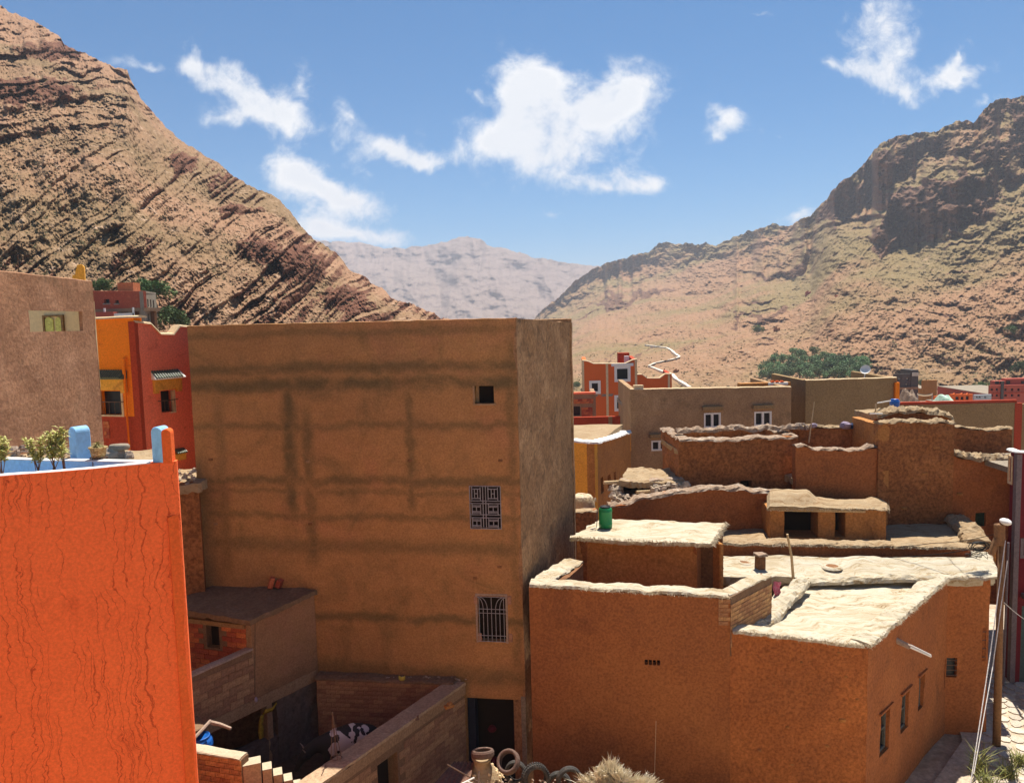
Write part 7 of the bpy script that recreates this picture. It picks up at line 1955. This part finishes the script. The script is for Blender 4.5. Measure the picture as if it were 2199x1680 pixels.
tyre('grey tyre half hidden behind the smooth upright tyre', ty(1200, 1682, 16.8), .28, math.radians(82), math.radians(-6))
# clay jar heap under the flat tyre
q = ty(1035, 1640, 16.9)
jr = thing('clay_oven', 'round clay oven neck caked with dry mud under the flat tyre', 'oven', (q.x, q.y, 2.1))
mb = MB(); mb.lathe([(.48, -.55), (.42, -.30), (.28, -.12), (.20, -.02), (.19, .10), (.23, .16), (.24, .19), (.16, .20), (.13, .10), (0, .05)], q, 22); mb.build('neck', 'straw_tan', jr, True)
rubble(jr, 'mud_crumbs', [q + Vector((math.cos(a) * r, math.sin(a) * r, -.12 - (r - .28) * 1.2)) for a, r in [(random.uniform(0, 6.28), random.uniform(.28, .55)) for _ in range(80)]], 'cream', smin=.02, smax=.06)
mat('rust_sheet', [(.22, .12, .085), (.16, .085, .06), (.27, .16, .11)], scale=3, bump=.3, bscale=20, dark=(.10, .055, .04), dscale=4)
a, b, c, d = at(925, 1690, 16.2), at(1005, 1690, 15.9), at(1018, 1634, 17.0), at(976, 1634, 17.2)
sh = thing('rusty_sheet', 'rusty corrugated sheet propped against the clay oven', 'metal sheet', tuple(b))
P = [[(a.lerp(b, i / 20)).lerp(d.lerp(c, i / 20), j / 8) + Vector((0, 0, .025 * math.cos(i * 1.6))) for i in range(21)] for j in range(9)]
mb = MB(); mb.grid(P); mb.grid([[q_ - Vector((0, 0, .012)) for q_ in r] for r in P]); mb.build('corrugated_sheet', 'rust_sheet', sh, True)
for (x0, y0, x1, y1, Y, m) in ((960, 1640, 1042, 1686, 15.8, 'rust_iron'), (985, 1684, 1018, 1668, 15.7, 'white_paint'), (1027, 1684, 1028, 1653, 15.6, 'rust_iron'), (1003, 1676, 1035, 1690, 15.6, 'white_paint')):
    o = stick('scrap_bar', {960: 'long rusty bar lying slantwise across the corrugated sheet', 985: 'pale bar rising towards the clay oven from the rusty sheet', 1027: 'short rusty bar standing upright before the clay oven', 1003: 'pale bar sloping down to the tyres below the rusty sheet'}[x0], at(x0, y0, Y), at(x1, y1, Y + .2), .016, .016, m, 'bar'); o['group'] = 'scrap bars on the rusty sheet'
rubble(lr, 'litter', [at(random.uniform(1075, 1290), random.uniform(1672, 1692), random.uniform(15.8, 17.0)) for _ in range(60)], 'stone_top', smin=.015, smax=.05)
# palm straw
mat('palm_straw', [(.76, .70, .56), (.66, .58, .43), (.82, .78, .67)], scale=9, bump=0, fine=0)
def palm_heap():
    c = at(1330, 1700, 15.9); o = thing('palm_straw_heap', 'spiky heap of bleached palm straw beside the tyres', 'straw', (c.x, c.y, 2.15))
    mb = MB()
    tufts = []
    for k in range(95):
        px = 1258 + 148 * random.random(); top = np.interp(px, [1258, 1275, 1296, 1312, 1322, 1350, 1385, 1406], [1676, 1660, 1644, 1632, 1646, 1660, 1672, 1684])
        tufts.append((at(px, top + 52 * random.random() ** 1.3 + 12, 15.5 + random.random() * .7), Vector((random.gauss((px - 1322) / 160, .30), random.gauss(-.35, .30), random.uniform(.45, 1.0))).normalized(), random.uniform(.20, .46)))
    tufts.append((at(1309, 1660, 15.9), Vector((.12, -.1, 1)).normalized(), .42)); tufts.append((at(1300, 1668, 15.8), Vector((.25, -.1, 1)).normalized(), .40))
    for (c0_, td, tl) in tufts:
        for q in range(64):
            p = c0_ + Vector((random.gauss(0, .06), random.gauss(0, .06), random.gauss(0, .04)))
            d = (td + Vector((random.gauss(0, .2), random.gauss(0, .2), random.gauss(0, .15)))).normalized()
            l = tl * random.uniform(.45, 1.05); s = d.cross(Vector((random.random(), random.random(), .3))).normalized() * random.uniform(.006, .015)
            bend_ = Vector((random.gauss(0, .05), random.gauss(0, .05), -.03)) * l * 3
            e = p + d * l + bend_; mid = p + d * l * .6 + s * .3 + bend_ * .3
            mb.add([p - s, p + s, mid + s * .8, e, mid - s * .8], [(0, 1, 2, 4), (4, 2, 3)])
    tag(mb.build('palm_leaves', 'palm_straw', o), kind='stuff')
    P = [[Vector((c.x - .75 + 1.5 * i / 10, 15.6 + .9 * j / 6, 2.1 + .5 * math.sin(math.pi * i / 10) * math.sin(math.pi * j / 6) + .05 * nz(i, j))) for i in range(11)] for j in range(7)]
    mb = MB(); mb.grid(P); mb.build('core', 'palm_straw', o)
palm_heap()
fA = uz(FLf, FRc, 1408, 1545); fB = uz(FLf, FRc, 1404, 1682)
stick('facade_wire', 'thin wire hanging down the adobe house front', W2(FLf, FRc, fA[0], fA[1], .05), W2(FLf, FRc, fB[0], fB[1], .10), .006, .006, 'cream', 'cable')

# ================================================================== street pole with cables
pb = onz(2139, 1600, 0.1); ptop = at(2151, 1128, pb.y - .1)
up = thing('utility_pole', 'slender brown utility pole with white street lamp at the house corner', 'utility pole', tuple(pb))
mat('pole_wood', [(.25, .135, .065), (.19, .10, .05)], scale=3, stretch=(3, 3, .4), bump=.4, bscale=16, dark=(.12, .07, .04), dscale=4)
mb = MB(); mb.tube([pb, pb.lerp(ptop, .5), ptop], [.115, .10, .085], 14); mb.build('shaft', 'pole_wood', up, True)
mb = MB(); mb.box(ptop + Vector((-.10, -.04, -.25)), (.24, .2, .62), .1, .02); mb.box(ptop + Vector((-.24, -.04, -.62)), (.16, .16, .5), .1, .02, Matrix.Rotation(.35, 3, 'Y')); mb.build('bracket', 'pole_wood', up, bevel=.03)
lamp = ptop + Vector((.02, -.12, .12))
mb = MB(); P = []
for j in range(7):
    t_ = j / 6 * math.pi; P.append([lamp + Vector((math.sin(t_) * .13 * math.cos(a), -.24 * math.cos(t_) * .9, .10 * math.sin(t_) * math.sin(a) + .03)) for a in np.linspace(0, 2 * math.pi, 13)])
mb.grid(P); mb.build('lamp_head', 'white_paint', up, True)
mb = MB(); mb.tube([ptop + Vector((0, 0, -.1)), lamp + Vector((0, .05, -.02))], .03, 8); mb.build('lamp_arm', 'iron', up)
def cable(label, pts, r, m, sag=0.0, group=None, name='cable'):
    Q = []
    for a, b in zip(pts[:-1], pts[1:]):
        for k in range(12): 
            t_ = k / 12; q_ = Vector(a).lerp(Vector(b), t_); q_.z -= sag * 4 * t_ * (1 - t_); Q.append(q_)
    Q.append(Vector(pts[-1])); mb = MB(); mb.tube(Q, r, 6); return tag(mb.build(name, m, None), label, 'cable', group)
mat('cable_white', [(.66, .64, .62), (.55, .52, .5)], scale=30, bump=.1)
cable('white twisted cable slanting down from the pole, outer of the two', [ptop + Vector((.02, -.14, -.4)), at(2126, 1400, pb.y - 1.5), at(2082, 1690, 18.6)], .013, 'cable_white', .0)
cable('white twisted cable slanting down from the pole, inner of the two', [ptop + Vector((.10, -.14, -1.0)), at(2131, 1430, pb.y - 1.2), at(2090, 1660, 18.9)], .012, 'cable_white', .0)
cable('thin dark service cable crossing the pale roof to the pole', [at(1660, 1197, 24.6), at(1900, 1196, 24.3), at(2075, 1180, 23.2), ptop + Vector((-.1, 0, -.45))], .012, 'black_plastic', .05)
cable('thin upper dark cable from the pole to the mud terrace', [ptop + Vector((-.05, 0, -.2)), at(2000, 1165, 24.9), at(1850, 1172, 25.1)], .010, 'black_plastic', .08)
cable('thin wire from the pole across the street to the maroon house', [ptop + Vector((.05, .1, -2.2)), at(2230, 1345, 25.5)], .008, 'cable_white', .1)
cq = at(2103, 1172, 23.4)
mb = MB(); Q = []
for k in range(110):
    a = k * .36; r = .20 + .05 * math.sin(k * .21); Q.append(cq + Vector((r * math.cos(a) * 1.25, -.06 + .0012 * k, r * math.sin(a) * .62)))
mb.tube(Q, .011, 5); 
for k in range(9):
    a = random.uniform(0, 6.28); mb.tube([cq + Vector((random.uniform(-.2, .2), 0, -.1)), cq + Vector((random.uniform(-.5, .3), .02, random.uniform(-.45, -.2))), cq + Vector((random.uniform(-.55, .35), .04, random.uniform(-.4, -.1)))], .009, 4)
tag(mb.build('cable_coil', 'black_plastic', None), 'tangled coil of black cable by the pole at the roof corner', 'cable')
# spout on the side wall
sA = uz(FRc, Kc, 1926, 1374); a = W2(FRc, Kc, sA[0], sA[1], -.05); b = W2(FRc, Kc, sA[0] + .12, sA[1] - .14, .28); c = b + Vector((1.05, -.2, -.06))
spo = thing('roof_spout', 'wooden roof spout with white pipe jutting from the adobe side wall', 'spout', tuple(a))
mb = MB(); mb.tube([a, b], [.09, .07], 8); mb.build('trough', 'grey_wood', spo)
e_ = at(1998, 1408, b.y + .35)
mb = MB(); mb.tube([b, e_], .028, 8); mb.tube([b + Vector((.02, .02, .05)), e_ + Vector((0, 0, .04))], .018, 8); mb.build('pipe', 'white_paint', spo)
# weeds at the house corner
mat('grass_green', [(.14, .17, .045), (.24, .24, .08), (.34, .31, .15)], scale=7, bump=0, fine=0)
def weed(label, x, y, h, n, seed):
    b = onz(x, y, .1); rnd = random.Random(seed); mb = MB()
    for k in range(n):
        a = rnd.uniform(0, 6.28); l = h * rnd.uniform(.4, 1.1); p = b + Vector((rnd.gauss(0, .10), rnd.gauss(0, .10), 0)); lean = rnd.uniform(.1, .8)
        d = Vector((math.cos(a) * lean, math.sin(a) * lean, 1)).normalized(); s = Vector((-math.sin(a), math.cos(a), 0)) * .012
        m1 = p + d * l * .6; e = p + d * l + Vector((math.cos(a), math.sin(a), -.3)) * l * .3
        mb.add([p - s, p + s, m1 + s, e, m1 - s], [(0, 1, 2, 4), (4, 2, 3)])
    o = mb.build('weed_clump', 'grass_green'); tag(o, label, 'weeds', 'weeds along the street')
weed('tall dry weed clump at the foot of the street corner', 2100, 1660, .95, 60, 1)
weed('low green weed clump beside the pole foot', 2165, 1668, .5, 90, 2)
weed('spreading green grass tuft on the sunlit paving', 2186, 1640, .45, 110, 3)
weed('small grass tuft below the adobe wall corner', 2118, 1690, .6, 70, 4)

# ================================================================== trees
mat('leaf_dark', [(.075, .125, .035), (.11, .165, .05), (.05, .09, .028)], scale=.9, bump=0, fine=0, rand=.25, rough=.7)
mat('leaf_pine', [(.13, .215, .09), (.18, .265, .12), (.09, .16, .07)], scale=.5, bump=0, fine=0, rand=.35, rough=.7)
def crown_mesh(name, n, rx, rz, ls, m, seed, lobes=7):
    rnd = random.Random(seed); mb = MB()
    L = [(rnd.uniform(-.55, .55) * rx, rnd.uniform(-.55, .55) * rx, rnd.uniform(-.35, .5) * rz, rnd.uniform(.4, .62)) for _ in range(lobes)]
    for k in range(n):
        cx, cy, cz, r = rnd.choice(L); a = rnd.uniform(0, 6.28); u = rnd.uniform(-1, 1); q = r * rnd.uniform(.55, 1.05); s = math.sqrt(1 - u * u)
        p = Vector((cx + math.cos(a) * s * q * rx, cy + math.sin(a) * s * q * rx, cz + u * q * rz))
        d = Vector((rnd.gauss(0, 1), rnd.gauss(0, 1), rnd.gauss(0, .7))).normalized(); e = d.cross(Vector((rnd.gauss(0, 1), rnd.gauss(0, 1), rnd.gauss(0, 1)))).normalized(); l = ls * rnd.uniform(.6, 1.3)
        mb.add([p - d * l * .5, p + e * l * .3, p + d * l * .5, p - e * l * .3], [(0, 1, 2, 3)])
    me = mb.mesh(name); me.materials.append(MATS[m]); return me
def trunk_mesh(h, r, seed):
    rnd = random.Random(seed); mb = MB(); mb.tube([(0, 0, -.6), (rnd.uniform(-.1, .1), 0, h * .5), (rnd.uniform(-.2, .2), rnd.uniform(-.2, .2), h)], [r, r * .75, r * .4], 7)
    for k in range(5):
        a = rnd.uniform(0, 6.28); z = h * rnd.uniform(.45, .9); l = h * rnd.uniform(.35, .6); mb.tube([(0, 0, z), (math.cos(a) * l * .6, math.sin(a) * l * .6, z + l * .4), (math.cos(a) * l, math.sin(a) * l, z + l * .8)], [r * .4, r * .28, r * .1], 5)
    me = mb.mesh('trunk'); me.materials.append(MATS['stem']); return me
def tree(name, label, base, cm, tm, h, cz, sc, rz, group=None, cat='tree'):
    o = thing(name, label, cat, tuple(base), group, rz); o.scale = (sc, sc, sc)
    for me, nm, z in ((cm, 'crown', cz), (tm, 'trunk', 0)):
        c = link(bpy.data.objects.new(nm, me)); c.parent = o; c.location = (0, 0, z)
    return o
CM = [crown_mesh('crown', 620, 1.9, 1.7, .42, 'leaf_pine', s) for s in (1, 2, 3)]; TM = [trunk_mesh(2.4, .16, s) for s in (1, 2)]
rnd = random.Random(5); k = 0
for row in range(7):
    yb = 772 + row * 8.0
    for x in np.arange(1640, 1862, 15):
        xx = x + rnd.uniform(-6, 6); yy = yb + rnd.uniform(-2.5, 2.5)
        lim = np.interp(xx, [1628, 1650, 1690, 1730, 1770, 1800, 1862], [800, 780, 770, 769, 771, 781, 788])
        if yy < lim: continue
        p = H_R.pt(xx, yy)
        tree('grove_tree', 'round dark green tree of the dense grove at the foot of the mountain', p, CM[k % 3], TM[k % 2], 2.4, 2.5, rnd.uniform(.85, 1.35) * .95, rnd.uniform(0, 6), 'trees of the grove'); k += 1
CD = [crown_mesh('crown', 1500, 2.2, 1.9, .40, 'leaf_dark', s, 9) for s in (11, 12)]
def hill_tree(label, H, x, y, wpx, cm, name='hill_tree', flat=1.0):
    p = H.pt(x, y, 3.0 if H is H_L else 2.0); sc = wpx * p.y / FPX / 3.6
    return tree(name, label, p + Vector((0, 0, -.2)), cm, TM[0], 2.4, 1.9, sc, x % 6)
hill_tree('olive tree behind the brick house roof, left of its stair head', H_L, 222, 626, 34, CD[0])
hill_tree('broad dark olive tree right behind the hillside brick house', H_L, 342, 645, 50, CD[1])
hill_tree('greyish olive tree between stair head and broad tree on the slope', H_L, 305, 632, 38, CD[0])
hill_tree('round bright green bush above the notched red parapet', H_L, 364, 705, 56, CD[1])
hill_tree('small shrub left of the brick house front', H_L, 202, 660, 20, CD[0])
hill_tree('small paler bush right of the round green bush', H_L, 393, 700, 26, CD[0])
hill_tree('lone dark tree high on the right slope', H_R, 2172, 722, 26, CD[0])
hill_tree('dark tree above the red apartment block', H_R, 2192, 800, 30, CD[1])
hill_tree('small dark shrub patch on the middle slope', H_R, 1628, 716, 20, CD[0])
hill_tree('green shrub beside the grey block ruin', H_R, 1977, 826, 14, CD[1])
hill_tree('green shrubs left of the far red apartments', H_R, 2105, 842, 26, CD[0])
hill_tree('green shrub behind the orange villa beside the tall house', H_R, 1238, 832, 16, CD[1])
# scattered desert scrub (uncountable)
def scrub(name, H, n, xr, yr, smin, smax, m, seed):
    rnd = random.Random(seed); mb = MB()
    for _ in range(n):
        x = rnd.uniform(*xr); y = rnd.uniform(*yr)
        i = int(np.interp(x, H.xs, np.arange(len(H.xs))))
        if y < H.yr[i] + 6 or fbm(np.array([x * .012]), np.array([y * .012]), 3)[0] < -.25: continue
        p = H.pt(x, y); r = rnd.uniform(smin, smax)
        for k in range(5):
            d = Vector((rnd.gauss(0, 1), rnd.gauss(0, 1), abs(rnd.gauss(0, .8)) + .1)).normalized() * r; e = Vector((rnd.gauss(0, 1), rnd.gauss(0, 1), rnd.gauss(0, .5))).normalized() * r * .5
            q_ = p + d * .4; mb.add([q_ - e, q_ + d, q_ + e, q_ - d * .2], [(0, 1, 2, 3)])
    o = mb.build(name, m); tag(o, kind='stuff', label='low dry scrub dotted over the slope', cat='scrub')
mat('scrub_leaf', [(.20, .18, .085), (.26, .22, .11), (.15, .14, .065)], scale=.2, bump=0, fine=0)
scrub('scrub', H_L, 7000, (-20, 960), (20, 740), .10, .34, 'scrub_leaf', 2)
scrub('scrub', H_R, 7000, (1230, 2240), (220, 860), .25, .8, 'scrub_leaf', 3)
# broken walls high on the slope
for (x, y, w_, lab) in ((1735, 632, 12, 'larger red ruined hut standing high on the right slope'), (1796, 637, 5, 'tiny red ruin next to the larger red ruin on the slope'), (1668, 711, 14, 'long red-brown field wall ruin on the middle slope'), (1452, 800, 12, 'small brown stone hut beside the winding path')):
    p = H_R.pt(x, y); s = p.y / FPX * w_
    o = thing('ruin', lab, 'ruin', tuple(p))
    wall(o, 'front_wall', (p.x - s / 2, p.y), (p.x + s / 2, p.y + s * .1), p.z - 3, [(0, p.z + s * .45), (s * .5, p.z + s * .7), (s * .6, p.z + s * .4), (s, p.z + s * .55)], .5, 'red_far' if y < 700 else 'mud_brown', step=.8, rag=.3)
    wall(o, 'side_wall', (p.x + s / 2, p.y + s * .1 + .02), (p.x + s * .5, p.y + s * .9), p.z - 3, p.z + s * .4, .5, 'red_far' if y < 700 else 'mud_brown', step=.8, rag=.3)
# ================================================================== valley air
def haze():
    mb = MB(); mb.prism([(-3800, -80), (3800, -80), (3800, 6400), (-3800, 6400)], -120, 372)
    M = bpy.data.materials.new('valley_haze'); M.use_nodes = True
    t = NT(M.node_tree); M.node_tree.nodes.clear()
    v = t.n('ShaderNodeVolumePrincipled')
    v.inputs['Color'].default_value = (.60, .66, .78, 1)
    v.inputs['Density'].default_value = HAZE
    v.inputs['Anisotropy'].default_value = 0.2
    o = t.n('ShaderNodeOutputMaterial'); t.link(v.outputs[0], o.inputs['Volume'])
    h = mb.build('haze', M)
    tag(h, 'thin pale haze filling the valley air', 'haze', kind='stuff')
HAZE = 0.00022
haze()
